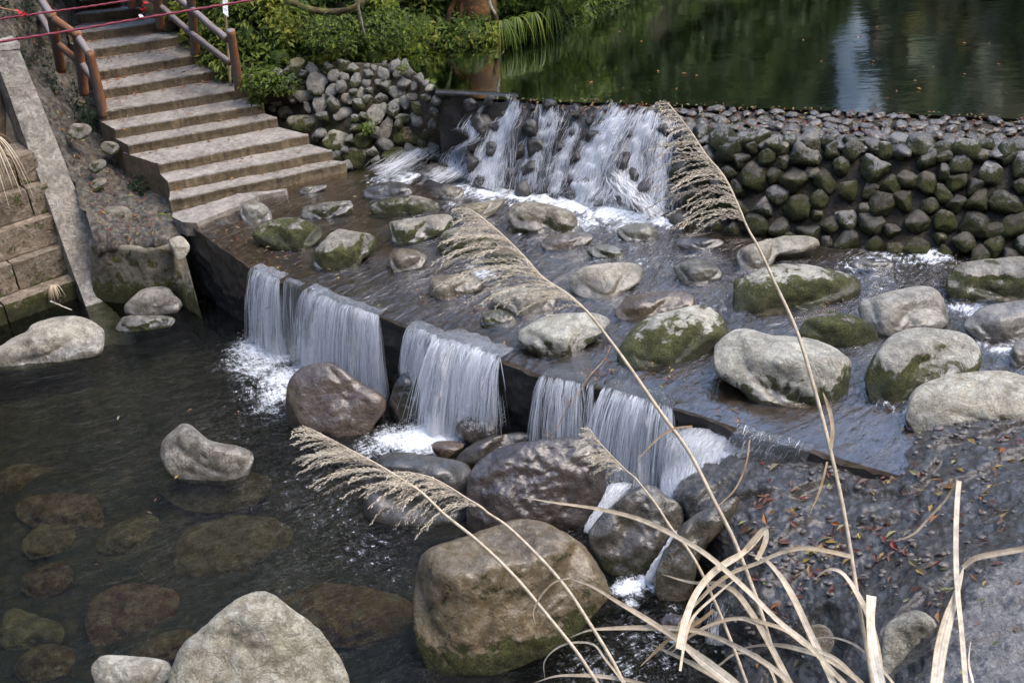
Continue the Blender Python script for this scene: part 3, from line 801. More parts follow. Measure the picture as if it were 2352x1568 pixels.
# sunken boulders, seen through the pool water
for pts, lab, tn in [
    ([(550, 1150), (620, 980), (850, 890), (1000, 920), (1200, 950), (1210, 1050), (1050, 1180), (900, 1280), (650, 1280)], 'sunken red-brown boulder beyond the rough grey-green boulder', (.19, .115, .085)),
    ([(1880, 1100), (1900, 980), (2050, 920), (2352, 910), (2600, 960), (2820, 1050), (2800, 1200), (2500, 1270), (2150, 1250), (1950, 1200)], 'barely sunken brown boulder beside the huge olive-brown boulder', (.20, .14, .07)),
    ([(1150, 700), (1250, 560), (1450, 470), (1700, 430), (1950, 500), (1980, 600), (1850, 760), (1500, 880), (1250, 850)], 'sunken greenish slab below the lone grey rock', (.17, .16, .10)),
    ([(-60, 200), (60, 110), (250, 95), (420, 130), (300, 230), (100, 290), (-50, 280)], 'sunken flat brown slab at the left edge of the pool', (.16, .125, .085)),
    ([(80, 420), (150, 330), (450, 260), (700, 330), (730, 470), (550, 520), (250, 500)], 'sunken dark rock with an amber top near the left edge', (.15, .105, .06)),
    ([(100, 650), (230, 520), (400, 490), (520, 560), (480, 640), (250, 720)], 'sunken pale olive rock beyond the red-brown boulder', (.21, .20, .13)),
    ([(600, 640), (800, 480), (1000, 430), (1110, 500), (1030, 590), (800, 680)], 'sunken grey slab in the middle of the pool', (.18, .18, .135)),
    ([(850, 1370), (1050, 1240), (1300, 1190), (1330, 1260), (1200, 1370), (950, 1420)], 'sunken brown ledge beside the small pale rock at the bottom edge', (.16, .12, .08)),
    ([(100, 860), (250, 780), (450, 740), (520, 850), (400, 950), (180, 960)], 'sunken dark red rock left of the red-brown boulder', (.13, .085, .065)),
    ([(-40, 1200), (60, 1060), (250, 1100), (430, 1180), (420, 1280), (200, 1300), (20, 1300)], 'sunken blue-green rock near the lower left edge', (.17, .19, .15)),
    ([(80, 1500), (150, 1340), (350, 1290), (520, 1350), (480, 1480), (250, 1560)], 'sunken brown rock at the lower left corner', (.15, .115, .07)),
]:
    blob_rock(B_, 'S', pts, -.5, lab, B_, group='boulders under the pool water', wake=False, tilt=18, kf=.6, tint=(tn[0] * 1.1, tn[1] * .88, tn[2] * .72), wet=.0, wl=-9, pale=.3, stain=.7, moss=.0, sink=.3, noise=2.4, facet=.9)
# sunken rock by the lone grey rock
blob_rock(B_, 'V', [(345, 1120), (380, 1085), (480, 1095), (600, 1085), (640, 1115), (560, 1160), (430, 1165)], -.35, 'sunken brown shelf under the lone grey rock', B_, group='boulders under the pool water', wake=False, tilt=18, kf=.5, tint=(.15, .11, .07), wl=-9)
#MARK2


# ------------------------------------------------------------------ the weir apron between the two water levels
LIPX = [(395, 487), (480, 548), (575, 612), (640, 640), (700, 662), (800, 702), (880, 728), (940, 747), (1010, 775), (1080, 792), (1150, 822), (1245, 862), (1345, 880), (1400, 892),
        (1480, 915), (1530, 930), (1600, 950), (1700, 985), (1800, 1012), (1880, 1035), (1960, 1062), (2060, 1090), (2200, 1130), (2400, 1180)]
REARX = [(540, 440), (700, 415), (870, 380), (1000, 380), (1150, 395), (1300, 430), (1500, 470), (1700, 490), (2000, 510), (2352, 560), (2900, 610)]
lip_px = np.array(LIPX, float)
LIP = P(lip_px[:, 0], lip_px[:, 1], ZA)
rear_px = np.array(REARX, float)
REAR = P(rear_px[:, 0], rear_px[:, 1], ZA)


def lip_at(px): return interp(lip_px[:, 0], LIP, px)


def lip_normal(px):
    a = lip_at(np.asarray(px) - 25.0); b = lip_at(np.asarray(px) + 25.0)
    d = b - a; d = d / (np.linalg.norm(d, axis=-1)[..., None] + 1e-9)
    n = np.stack([d[..., 1], -d[..., 0], np.zeros_like(d[..., 0])], -1)
    return np.where((n[..., 1] > 0)[..., None], -n, n)


def curve(Pts, u):
    d = np.r_[0, np.cumsum(np.linalg.norm(np.diff(Pts, axis=0), axis=1))]; d /= d[-1]
    return interp(d, Pts, u)


def apron_grid(nu, nv, ext=0.0):
    u = np.linspace(0, 1, nu); v = np.linspace(0, 1, nv)
    A = curve(LIP, u); B = curve(REAR, u)
    return A[:, None, :] * (1 - v)[None, :, None] + B[:, None, :] * v[None, :, None]


# solid apron: top bed and dark front face
nu, nv = 300, 200
G = apron_grid(nu, nv)
G[..., 2] = ZA - .055 + .05 * fbm(G * 2.2, 4, 5) + .03 * fbm(G * 8, 3, 8)
shallow = np.exp(-(((G[..., 0] - P(560, 520, ZA)[0]) / 1.3) ** 2 + ((G[..., 1] - P(560, 520, ZA)[1]) / 1.6) ** 2))
G[..., 2] += .05 * shallow
G[:, 0, 2] = np.minimum(G[:, 0, 2], ZA - .02)
nl = 60
lipu = G[:, 0, :]
nrm = lip_normal(np.interp(np.linspace(0, 1, nu), np.r_[0, np.cumsum(np.linalg.norm(np.diff(LIP, axis=0), axis=1))] / np.linalg.norm(np.diff(LIP, axis=0), axis=1).sum(), lip_px[:, 0]))
hh = np.linspace(0, 1, nl)
Fc = lipu[:, None, :] + nrm[:, None, :] * (.06 * hh[None, :, None])
Fc[..., 2] = lipu[:, None, 2] * (1 - hh) + (-1.0) * hh
Fc = Fc + nrm[:, None, :] * (.07 * fbm(Fc * np.array([2.5, 2.5, 3.5]), 4, 3) + .03 * fbm(Fc * 9, 3, 33))[..., None] * smoothstep(0, .06, hh)[None, :, None]
apron = thing('weir_apron', P(1200, 700, ZA), 'dark wet concrete apron carrying the stream between the stone weir and the lower falls', 'weir apron')
o = mesh('apron_bed', G.reshape(-1, 3), grid_faces(nu, nv), M_BED); o.parent = apron; o.location = -apron.location
o = mesh('weir_face', Fc.reshape(-1, 3), grid_faces(nu, nl), M_DARKFACE); o.parent = apron; o.location = -apron.location
# concrete ledge under the lowest stair
pts = crop('B', [(0, 270), (150, 220), (330, 200), (560, 180), (720, 165), (700, 190), (560, 215), (400, 240), (330, 280), (200, 320), (170, 360), (60, 400), (-120, 470), (-330, 560), (-480, 560), (-625, 490), (-610, 440), (-400, 390), (-200, 330)])


def slab(name, poly, ztop, thick, mat, parent=None, nz=.02):
    T = P(poly[:, 0], poly[:, 1], ztop)
    bm = bmesh.new()
    vs = [bm.verts.new(t) for t in T]; f = bm.faces.new(vs)
    r = bmesh.ops.extrude_face_region(bm, geom=[f])
    for e in r['geom']:
        if isinstance(e, bmesh.types.BMVert): e.co.z -= thick
    bmesh.ops.recalc_face_normals(bm, faces=bm.faces)
    bmesh.ops.triangulate(bm, faces=[f_ for f_ in bm.faces if len(f_.verts) > 4])
    bmesh.ops.subdivide_edges(bm, edges=bm.edges, cuts=5, use_grid_fill=True)
    for v in bm.verts:
        q = np.array(v.co); dd = nz * fbm(q[None] * 6, 3, 4)[0]
        v.co += Vector((dd, dd * .6, dd * .8))
    me = bpy.data.meshes.new(name); bm.to_mesh(me); bm.free(); me.materials.append(mat)
    o = bpy.data.objects.new(name, me); COL.objects.link(o)
    if parent: o.parent = parent; o.location = -parent.location
    return o


slab('ledge', pts, ZA + .07, .22, M_CONC, apron)

# ------------------------------------------------------------------ water on the apron, flowing round its stones
nu, nv = 620, 460
Wg = apron_grid(nu, nv)
fx = lip_normal(np.array([1000.0]))[0][:2]
foot_px = np.array([(1000, 425), (1080, 445), (1180, 455), (1300, 470), (1400, 490), (1500, 510), (1640, 535), (1900, 570), (2352, 612), (2900, 670)], float)
al = math.atan2(fx[1], fx[0])
zc = (Wg[..., 0] + 1j * Wg[..., 1]) * np.exp(-1j * al)
wz = zc.copy()
for (sx, sy, r) in WAKES:
    zi = (sx + 1j * sy) * np.exp(-1j * al)
    dz_ = zc - zi; dz_ = np.where(np.abs(dz_) < r * .7, r * .7 * np.exp(1j * np.angle(dz_)), dz_)
    wz = wz + (r * .8) ** 2 / dz_
flow = np.stack([wz.imag, wz.real, np.zeros(wz.shape)], -1)
foam = np.zeros(wz.shape)


def blobs(G, lst, z):
    f = np.zeros(G.shape[:2])
    for px, py, rx, st in lst:
        c = P(px, py, z)
        f = np.maximum(f, st * np.exp(-(((G[..., 0] - c[0]) ** 2 + (G[..., 1] - c[1]) ** 2) / rx ** 2)))
    return f


foam0 = blobs(Wg, [(930, 408, .35, .9), (880, 412, .3, .75), (1060, 436, .35, .9), (1130, 440, .4, 1.1), (1200, 448, .4, 1.1), (1260, 455, .42, 1.1), (1330, 470, .45, 1.2), (1400, 485, .45, 1.2), (1470, 495, .4, 1.1), (1520, 505, .35, 1),
                  (1120, 465, .3, .6), (1350, 510, .35, .75), (1250, 480, .3, .8), (1420, 520, .3, .6), (1040, 470, .25, .5), (1190, 540, .3, .35), (1440, 560, .4, .35), (1110, 630, .22, .8), (1080, 615, .15, .6),
                  (2010, 600, .45, .55), (2140, 588, .3, .9), (2090, 598, .3, .6), (1960, 612, .3, .55), (2000, 640, .5, .4), (2210, 710, .2, .8), (2230, 720, .15, .7), (2300, 800, .22, .8), (2270, 790, .15, .7), (1620, 625, .2, .75), (1600, 640, .18, .5), (1480, 600, .2, .5), (2050, 930, .25, .45), (2100, 945, .2, .5), (1640, 700, .25, .4), (1990, 690, .3, .35), (1380, 590, .3, .35), (1900, 830, .2, .35)], ZA)
dist_src = np.exp(-np.maximum(0, -(zc.real - zc.real.min())) * 0)
energy = .35 + .65 * blobs(Wg, [(1300, 520, 1.6, 1), (1500, 600, 1.6, 1), (1750, 650, 1.5, .9), (2100, 640, 1.4, 1), (2250, 800, 1.2, .9), (1100, 560, 1.2, .8), (1300, 650, 1.4, .7), (900, 680, 1.3, .55)], ZA)
foam = np.maximum(foam0, .20 * (energy - .35) / .65 * (.6 + .8 * np.clip(fbm(flow * np.array([1.6, .5, 1]), 3, 41) + .25, 0, 1)))  # base level adds white streaks to fast water, painting in its silvery sheen
edge_fade = np.ones_like(foam)
fv = flow * np.array([5.0, 1.3, 1]); fv2 = flow * np.array([13, 4.5, 1])
Hh = .020 * noise3(fv, 2) + .006 * noise3(fv2, 5)
Wg[..., 2] = ZA + (Hh + .02 * fbm(Wg * np.array([2.2, 2.2, 1]), 2, 77) * (energy - .2)) * energy + .03 * np.clip(foam0, 0, 1) * (.5 + noise3(Wg * 6, 9))
Wg[:, 0, 2] = ZA
aw = mesh('apron_water', Wg.reshape(-1, 3), grid_faces(nu, nv), M_APRONW, attr={'flow': flow.reshape(-1, 3), 'foam': foam.ravel(), 'rip': (.10 + 1.15 * np.clip((energy - .35) / .65, 0, 1) + .28).ravel()})
tag(aw, 'shallow brown water running over the apron in silky streaks', 'water', kind='structure')

# ------------------------------------------------------------------ lower pool
nu, nv = 460, 460
xs = np.linspace(-13, 3.4, nu); ys = np.linspace(4.0, 22, nv)
Pg = np.stack(np.meshgrid(xs, ys, indexing='ij') + [np.zeros((nu, nv))], -1)
foam_glint = blobs(Pg, [(600, 800, .5, 1.05), (640, 815, .4, 1.05), (600, 840, .5, .85), (650, 870, .42, 1.0), (640, 905, .36, .9), (620, 930, .35, .65), (560, 830, .45, .65), (580, 900, .4, .5), (640, 960, .3, .45), (700, 845, .3, .9), (800, 880, .3, .8), (540, 815, .35, .35),
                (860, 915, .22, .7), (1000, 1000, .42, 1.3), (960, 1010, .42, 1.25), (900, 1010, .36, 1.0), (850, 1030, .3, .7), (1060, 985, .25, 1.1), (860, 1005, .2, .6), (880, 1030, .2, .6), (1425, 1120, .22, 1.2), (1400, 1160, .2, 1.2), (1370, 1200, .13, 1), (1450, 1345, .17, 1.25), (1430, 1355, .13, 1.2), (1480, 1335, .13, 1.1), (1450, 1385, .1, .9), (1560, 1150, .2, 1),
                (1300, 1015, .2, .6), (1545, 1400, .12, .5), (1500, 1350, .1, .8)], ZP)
foam_glint = np.maximum(foam_glint, .34 * blobs(Pg, [(760, 1180, .7, 1), (840, 1260, .7, 1), (700, 1120, .8, .9), (900, 1330, .5, .8), (700, 1300, .6, .8), (560, 960, 1.0, .8), (1500, 1480, .7, 1.2), (1380, 1540, .6, 1.2)], ZP))  # sparse white flecks painted in as glints on the ripples
prip = .35 + 1.3 * blobs(Pg, [(650, 870, 1.5, 1), (980, 1010, 1.1, 1), (700, 1050, 1.2, .7), (820, 1200, .9, .55), (1500, 1450, 1.3, 1.6), (1400, 1550, 1.1, 1.5), (650, 1000, 1.2, .6), (600, 1200, 1.5, .25)], ZP)
# radiating ripples: flow runs away from the falls
src = P(np.array([620, 980, 1450]), np.array([800, 1000, 1300]), ZP)
ang_ = np.arctan2(Pg[..., 1] - src[1, 1], Pg[..., 0] - src[1, 0]); rad_ = np.hypot(Pg[..., 0] - src[1, 0], Pg[..., 1] - src[1, 1])
pflow = np.stack([Pg[..., 0] * .8 + Pg[..., 1] * .35, Pg[..., 1] * .9 - Pg[..., 0] * .35, np.zeros((nu, nv))], -1)
pflow = pflow + .25 * np.stack([noise3(Pg * .9, 1), noise3(Pg * .9, 2), np.zeros((nu, nv))], -1)
Pg[..., 2] = ZP + prip * (.012 * noise3(pflow * np.array([3, 5, 1]), 3) + .005 * noise3(pflow * np.array([9, 16, 1]), 4)) + .03 * np.clip(foam_glint, 0, 1.2) * (.4 + noise3(Pg * 7, 2))
pw = mesh('pool_water', Pg.reshape(-1, 3), grid_faces(nu, nv), M_POOLW, attr={'flow': pflow.reshape(-1, 3), 'foam': foam_glint.ravel(), 'rip': prip.ravel()})
tag(pw, 'dark clear pool below the falls', 'water', kind='structure')
# bed of the pool
nu, nv = 240, 240
xs = np.linspace(-16, 6, nu); ys = np.linspace(2, 24, nv)
Bg = np.stack(np.meshgrid(xs, ys, indexing='ij') + [np.zeros((nu, nv))], -1)
Bg[..., 2] = -.62 + .22 * fbm(Bg * .9, 3, 6) + .10 * fbm(Bg * 2.4, 4, 16, ridged=True)
tag(mesh('pool_bed', Bg.reshape(-1, 3), grid_faces(nu, nv), M_POOLBED), 'stony bed of the lower pool', 'pool bed', kind='structure')
# ground far below everything, out to the hills
Gg = np.array([[-400, -400, -2.5], [400, -400, -2.5], [400, 400, -2.5], [-400, 400, -2.5]])
tag(mesh('ground', Gg, [[0, 1, 2, 3]], M_SOIL), 'earth of the valley floor', 'ground', kind='structure')

# ------------------------------------------------------------------ upper pond
crest_px = np.array([(1005, 207), (1100, 226), (1180, 230), (1250, 233), (1400, 237), (1550, 241), (1800, 251), (2100, 263), (2352, 274), (2900, 300)], float)
CREST = P(crest_px[:, 0], crest_px[:, 1], ZU)
pond_poly = [tuple(P(x, y, ZU)) for x, y in [(1006, 209), (990, 195), (935, 150), (740, 145), (640, 120)]] + [(-14, 40, ZU), (-14, 90, ZU), (60, 90, ZU), (60, 16, ZU)] + [tuple(p) for p in CREST[::-1]]
me = bpy.data.meshes.new('pond_water'); me.from_pydata(pond_poly, [], [tuple(range(len(pond_poly)))]); me.materials.append(M_POND)
o = bpy.data.objects.new('pond_water', me); COL.objects.link(o)
tag(o, 'still dark green pond above the weir, mirroring the wooded bank', 'water', kind='structure')

# ------------------------------------------------------------------ stone weir (right) and cascade (middle)
break_px = np.array([(1085, 262, 2.02), (1180, 272, 2.05), (1300, 280, 2.05), (1450, 285, 2.08), (1550, 300, 2.12), (1640, 328, 2.17), (1900, 336, 2.17), (2352, 352, 2.17), (2900, 375, 2.17)], float)
BREAK = P(break_px[:, 0], break_px[:, 1], break_px[:, 2])
FOOT = P(foot_px[:, 0], foot_px[:, 1], ZA - .08)


def dam_surf(px, v):
    """px: picture column of the crest, v 0 crest .. 1 break .. 2 foot"""
    px = np.asarray(px, float); v = np.asarray(v, float)
    c = interp(crest_px[:, 0], CREST, px); b = interp(break_px[:, 0], BREAK, px); f = interp(foot_px[:, 0], FOOT, px)
    c = c + np.array([0, 0, .0])
    k = np.clip(v, 0, 1)[..., None]; q = np.clip(v - 1, 0, 1)[..., None]
    return (c * (1 - k) + b * k) * (1 - (q > 0)) + (b * (1 - q) + f * q) * (q > 0)


def dam_core(name, x0, x1, parent, mat):
    px = np.linspace(x0, x1, 160); v = np.linspace(0, 2, 60)
    X, Vv = np.meshgrid(px, v, indexing='ij')
    S_ = dam_surf(X, Vv)
    S_[..., 2] += -.05 + .04 * fbm(S_ * 4, 3, 9)
    back = S_[:, :1] + np.array([0, .12, -.06]); back2 = back + np.array([.0, .3, -2.0]); bot = S_[:, -1:] + np.array([0, 0, -1.2])
    S_ = np.concatenate([back2, back, S_, bot], 1)
    o = mesh(name, S_.reshape(-1, 3), grid_faces(160, S_.shape[1]), mat); o.parent = parent; o.location = -parent.location
    return o


# a small family of rounded rocks that the walls are laid from
def pebble(seed, sub=4):
    V, F = ico(sub)
    rs = np.random.default_rng(seed)
    e = rs.uniform(.62, .95)
    X = np.sign(V) * np.abs(V) ** e
    X = X * np.array([1.0, rs.uniform(.68, .9), rs.uniform(.55, .8)])
    for _ in range(rs.integers(6, 13)):
        n = rs.normal(size=3); n /= np.linalg.norm(n); d = rs.uniform(.48, .74)
        ex = np.maximum(X @ n - d, 0); X = X - n * (ex * .8)[:, None]
    N = vnormals(X, F)
    X = X + N * (.14 * fbm(X * 1.3 + seed, 2, seed) + .05 * fbm(X * 4 + seed, 3, seed + 4) + .012 * fbm(X * 13, 2, seed))[:, None]
    return X, F


PEB = []
for s in range(14):
    X, F = pebble(100 + s)
    o = mesh('stone', X, F, M_COBBLE)
    PEB.append(o.data)
    bpy.data.objects.remove(o)


def lay_stone(name, parent, p, n, size, tint, moss=0., wet=0., pale=.3, stain=.3, wl=-5.0, flatten=1.0):
    o = bpy.data.objects.new(name, PEB[int(rng.integers(len(PEB)))]); COL.objects.link(o)
    o.parent = parent
    q = Vector(n).to_track_quat('Z', 'Y').to_matrix().to_4x4() @ Matrix.Rotation(rng.uniform(0, 6.28), 4, 'Z') @ Matrix.Rotation(rng.normal(0, .3), 4, 'X')
    sz = Matrix.Diagonal((size * rng.uniform(.9, 1.2), size * rng.uniform(.85, 1.1), size * flatten, 1))
    o.matrix_basis = Matrix.Translation(Vector(p) - parent.location) @ q @ sz
    o['tint'] = [float(c) for c in tint]; o['moss'] = float(moss); o['wet'] = float(wet); o['pale'] = float(pale); o['stain'] = float(stain); o['wl'] = float(wl)
    return o


def pack(x0, x1, v0, v1, dmin, n, jitter=None):
    """dart throwing on the weir surface with a distance that varies"""
    pts = []
    cand = np.stack([rng.uniform(x0, x1, n), rng.uniform(v0, v1, n)], -1)
    S_ = dam_surf(cand[:, 0], cand[:, 1]); rs = dmin * rng.uniform(.75, 1.3, n)
    keep = []
    for i in range(n):
        if all(np.sum((S_[i] - S_[j]) ** 2) > (.5 * (rs[i] + rs[j])) ** 2 for j in keep): keep.append(i)
    return cand[keep], S_[keep], rs[keep]


def dam_normal(px, v):
    e = dam_surf(px + 8, v) - dam_surf(px - 8, v); f = dam_surf(px, np.minimum(v + .03, 1.98)) - dam_surf(px, np.minimum(v + .03, 1.98) - .06)
    n = np.cross(e, f); n /= np.linalg.norm(n, axis=-1)[..., None]
    return np.where((n[..., 2] < 0)[..., None], -n, n)


weir = thing('stone_weir', dam_surf(2000.0, 2.0), 'long weir wall of mossy cobbles set in mortar, damming the pond at upper right', 'weir')
dam_core('mortar_core', 1560, 2900, weir, rock_material('dark_mortar', use_obj=False, tint=(.035, .033, .028), moss=.5, wl=-9, world=True))
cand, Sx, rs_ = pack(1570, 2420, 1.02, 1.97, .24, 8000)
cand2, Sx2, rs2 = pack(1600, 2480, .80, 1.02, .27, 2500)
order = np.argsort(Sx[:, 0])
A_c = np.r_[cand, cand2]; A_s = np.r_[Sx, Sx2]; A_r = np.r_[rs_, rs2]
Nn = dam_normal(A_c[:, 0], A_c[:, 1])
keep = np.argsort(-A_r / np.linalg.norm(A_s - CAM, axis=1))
small_V = MB()
for rank, i in enumerate(keep):
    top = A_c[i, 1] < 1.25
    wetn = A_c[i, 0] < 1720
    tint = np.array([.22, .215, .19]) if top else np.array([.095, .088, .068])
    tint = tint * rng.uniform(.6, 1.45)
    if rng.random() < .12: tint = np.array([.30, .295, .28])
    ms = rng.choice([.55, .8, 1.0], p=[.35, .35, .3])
    nn = Nn[i] + np.array([0, -.1, .25]) if not top else Nn[i]
    if rank < 100:
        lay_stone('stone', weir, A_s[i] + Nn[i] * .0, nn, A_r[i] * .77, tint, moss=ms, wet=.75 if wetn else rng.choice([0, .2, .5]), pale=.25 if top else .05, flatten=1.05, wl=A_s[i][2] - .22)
    else:
        me_ = PEB[int(rng.integers(len(PEB)))]
        V = np.empty(len(me_.vertices) * 3); me_.vertices.foreach_get('co', V); V = V.reshape(-1, 3)
        F = np.empty(len(me_.polygons) * 3, np.int64); me_.polygons.foreach_get('vertices', F)
        small_V.add(A_s[i] + V * A_r[i] * .74, F.reshape(-1, 3)[:, [0, 1, 2, 2]])
# pebbly sloping crest
cand, Sx, rs_ = pack(1440, 2500, .03, .97, .17, 7000)
V_, F_ = ico(3)
crest_mb = MB()
for i in range(len(Sx)):
    q = np.array(Matrix.Rotation(rng.uniform(0, 6.28), 3, 'Z'))
    s_ = rs_[i] * (.35 + .3 * cand[i, 1]) * 1.25
    V2 = (V_ * np.array([1.35, .85, .42]) * rng.uniform(.7, 1.3, 3) * s_) @ q.T
    V2 = V2 * (1 + .5 * noise3(V_ * 1.5 + i, i) + .15 * noise3(V_ * 4 + i, i))[:, None]
    crest_mb.add(Sx[i] + V2 - [0, 0, .015], F_[:, [0, 1, 2, 2]])
M_CREST = rock_material('crest_rock', use_obj=False, tint=(.145, .135, .125), wet=.5, pale=.35, stain=.4, wl=-9, world=True, moss=.15, tex=1.6)
o = crest_mb.build('crest_cobbles', M_CREST, weir); o['kind'] = 'stuff'
if small_V.n:
    o = small_V.build('small_stones', rock_material('mossy_rock', use_obj=False, tint=(.14, .13, .10), moss=.7, wet=.2, wl=1.2, world=False), weir); o['kind'] = 'stuff'

casc = thing('rock_cascade', dam_surf(1300.0, 2.0), 'slope of broken black wet rocks in the middle of the weir, under the white cascade', 'cascade')
dam_core('rock_bed', 1085, 1570, casc, M_DARKFACE)
cand, Sx, rs_ = pack(1080, 1570, .15, 1.98, .24, 4000)
Nn = dam_normal(cand[:, 0], cand[:, 1])
keep = np.argsort(-rs_)[:100]
CR = []
for i in keep:
    up = cand[i, 1] < .9
    lay_stone('stone', casc, Sx[i] - Nn[i] * .02, Nn[i], rs_[i] * rng.uniform(.4, .72) * (.7 if up else 1), np.array([.075, .072, .07]) * rng.uniform(.5, 1.5), moss=0, wet=1, pale=.05, stain=.2, flatten=rng.uniform(.9, 1.5))
# dark recess and thin concrete lip left of the cascade
rec = thing('pond_retaining_lip', P(1050, 330, 1.3), 'thin concrete lip over a black hollow, between the stone wall and the cascade', 'wall')
mb = MB()
a = P(1000, 206, ZU + .03); b = P(1190, 216, ZU + .03)
lp = np.stack([a * (1 - t) + b * t for t in np.linspace(0, 1, 30)])
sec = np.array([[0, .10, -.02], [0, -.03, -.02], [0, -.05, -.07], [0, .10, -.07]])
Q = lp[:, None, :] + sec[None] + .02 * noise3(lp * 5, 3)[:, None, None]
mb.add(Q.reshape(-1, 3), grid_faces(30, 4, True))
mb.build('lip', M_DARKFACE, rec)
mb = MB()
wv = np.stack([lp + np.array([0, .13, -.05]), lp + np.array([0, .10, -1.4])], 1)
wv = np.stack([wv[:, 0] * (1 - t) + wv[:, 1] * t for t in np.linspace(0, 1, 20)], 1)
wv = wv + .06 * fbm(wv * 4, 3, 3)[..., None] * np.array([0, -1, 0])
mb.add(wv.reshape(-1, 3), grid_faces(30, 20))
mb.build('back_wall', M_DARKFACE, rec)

# ------------------------------------------------------------------ falling water
def ribbons(mb, path, widths, side, alpha):
    """path (n,3); side unit vector; alpha per point"""
    n = len(path)
    V = np.stack([path - side * widths[:, None], path + side * widths[:, None]], 1).reshape(-1, 3)
    i = np.arange(n - 1) * 2
    mb.add(V, np.stack([i, i + 1, i + 3, i + 2], -1), np.repeat(alpha, 2))


def fall(name, label, x0, x1, zend, n, v0=.5, dens=.62, edge=.12, spread=.12, zjit=.1, cat='waterfall', thick=.10):
    """water leaving the weir lip between picture columns x0..x1; zend gives where it lands (function of px or number)"""
    root = thing(name, lip_at((x0 + x1) / 2), label, cat, 'falls over the lower weir lip')
    ze = zend if callable(zend) else (lambda p: zend)
    nu_, nv_ = max(20, int((x1 - x0) / 4)), 40
    sx = np.linspace(x0, x1, nu_)
    for layer in range(3):
        V = []; UV = []; De = []
        for i, px in enumerate(sx):
            L = lip_at(px); nn = lip_normal(px)
            zb = ze(px) - .03
            T = math.sqrt(2 * (ZA - zb) / 9.8)
            vv = v0 * (1 + .75 * noise3(np.array([[px * .05 + layer * 9, 0.3, layer]]), 4)[0]) * (.8 + .22 * layer)
            ts = np.r_[np.linspace(-.22, 0, 6)[:-1], np.linspace(0, T, nv_ - 5)]
            q = L + nn * (vv * ts)[:, None]
            q[:, 2] = ZA + .012 + .006 * layer - .5 * 9.8 * np.clip(ts, 0, None) ** 2
            q = q + nn * (thick * .5 * noise3(np.stack([np.full(nv_, px * .05), ts * 6, np.full(nv_, layer * 3.1)], -1), 8) * smoothstep(0, T, ts))[:, None]
            lat = np.array([-nn[1], nn[0], 0])
            fr = (px - x0) / (x1 - x0)
            e = min(1, min(fr, 1 - fr) / edge) if edge > 0 else 1
            q = q + lat * ((fr - .5) * (x1 - x0) / 200.0 * .35 * np.clip(ts, 0, None) / .45 + .02 * noise3(np.stack([ts * 7, np.full(nv_, layer * 2.3), np.full(nv_, px * .02)], -1), 5) * smoothstep(0, T, ts))[:, None]
            V.append(q); UV.append(np.stack([np.full(nv_, px / 235.0 + layer * 3.3), ts * 1.6], -1))
            dd = (dens * .92 - .02) * (.42 + .58 * smoothstep(-.10, .10, ts)) * (.75 + .25 * e)
            tt = np.clip(ts, 0, None) / T
            ed = min(fr, 1 - fr) * (x1 - x0) / 200.0 + .16 * noise3(np.stack([ts * 5, np.full(nv_, (0 if fr < .5 else 9) + layer), np.zeros(nv_)], -1), 12)
            dd = dd * (.25 + .75 * smoothstep(-.01, .06, ed)) * (1 + .95 * noise3(np.stack([np.full(nv_, px * .055), ts * 1.6, np.full(nv_, layer * 1.7)], -1), 21))
            De.append(dd * (1 - .18 * layer) + .10 * smoothstep(.7, 1, tt))
        V = np.array(V)
        o = mesh('water_sheet', V.reshape(-1, 3), grid_faces(nu_, nv_), M_FALL, uv=np.array(UV).reshape(-1, 2), attr={'dens': np.array(De).ravel()})
        o.parent = root; o.location = -root.location
    mb = MB()
    cl = rng.uniform(x0, x1, max(3, n // 14))
    for k in range(int(n * 1.9)):
        px = np.clip(rng.choice(cl) + rng.normal(0, (x1 - x0) * .035), x0, x1) if rng.random() < .75 else rng.uniform(x0, x1)
        L = lip_at(px); nn = lip_normal(px); lat = np.array([-nn[1], nn[0], 0])
        zb = ze(px) + rng.uniform(-.02, zjit) * .5
        T = math.sqrt(2 * (ZA - zb) / 9.8)
        t0 = rng.uniform(0.01, T * .75); t1 = min(T, t0 + rng.uniform(.12, .75) * T)
        if t1 - t0 < .03: continue
        ts = np.linspace(t0, t1, 9)
        vv = v0 * rng.uniform(.75, 1.45)
        fr = (px - x0) / (x1 - x0)
        q = L + nn * (vv * ts)[:, None] + lat * ((fr - .5) * (x1 - x0) / 200.0 * .35 * np.clip(ts, 0, None) / .45)[:, None] + lat * (rng.normal(0, spread) * np.clip(ts, 0, None) ** 1.3)[:, None]
        q[:, 2] = ZA + .02 - .5 * 9.8 * np.clip(ts, 0, None) ** 2
        q += lat * (.006 * noise3(np.stack([ts * 14, np.full(9, k * .7), np.zeros(9)], -1), 3))[:, None]
        wd = rng.uniform(.0010, .0036) * np.sin(np.linspace(.15, math.pi - .1, 9)) * (2.4 if rng.random() < .12 else 1)
        ribbons(mb, q, wd + 2e-4, lat, np.full(9, rng.uniform(.6, 1.0)))
    mb.build('water_strands', M_STRAND, root)
    return root


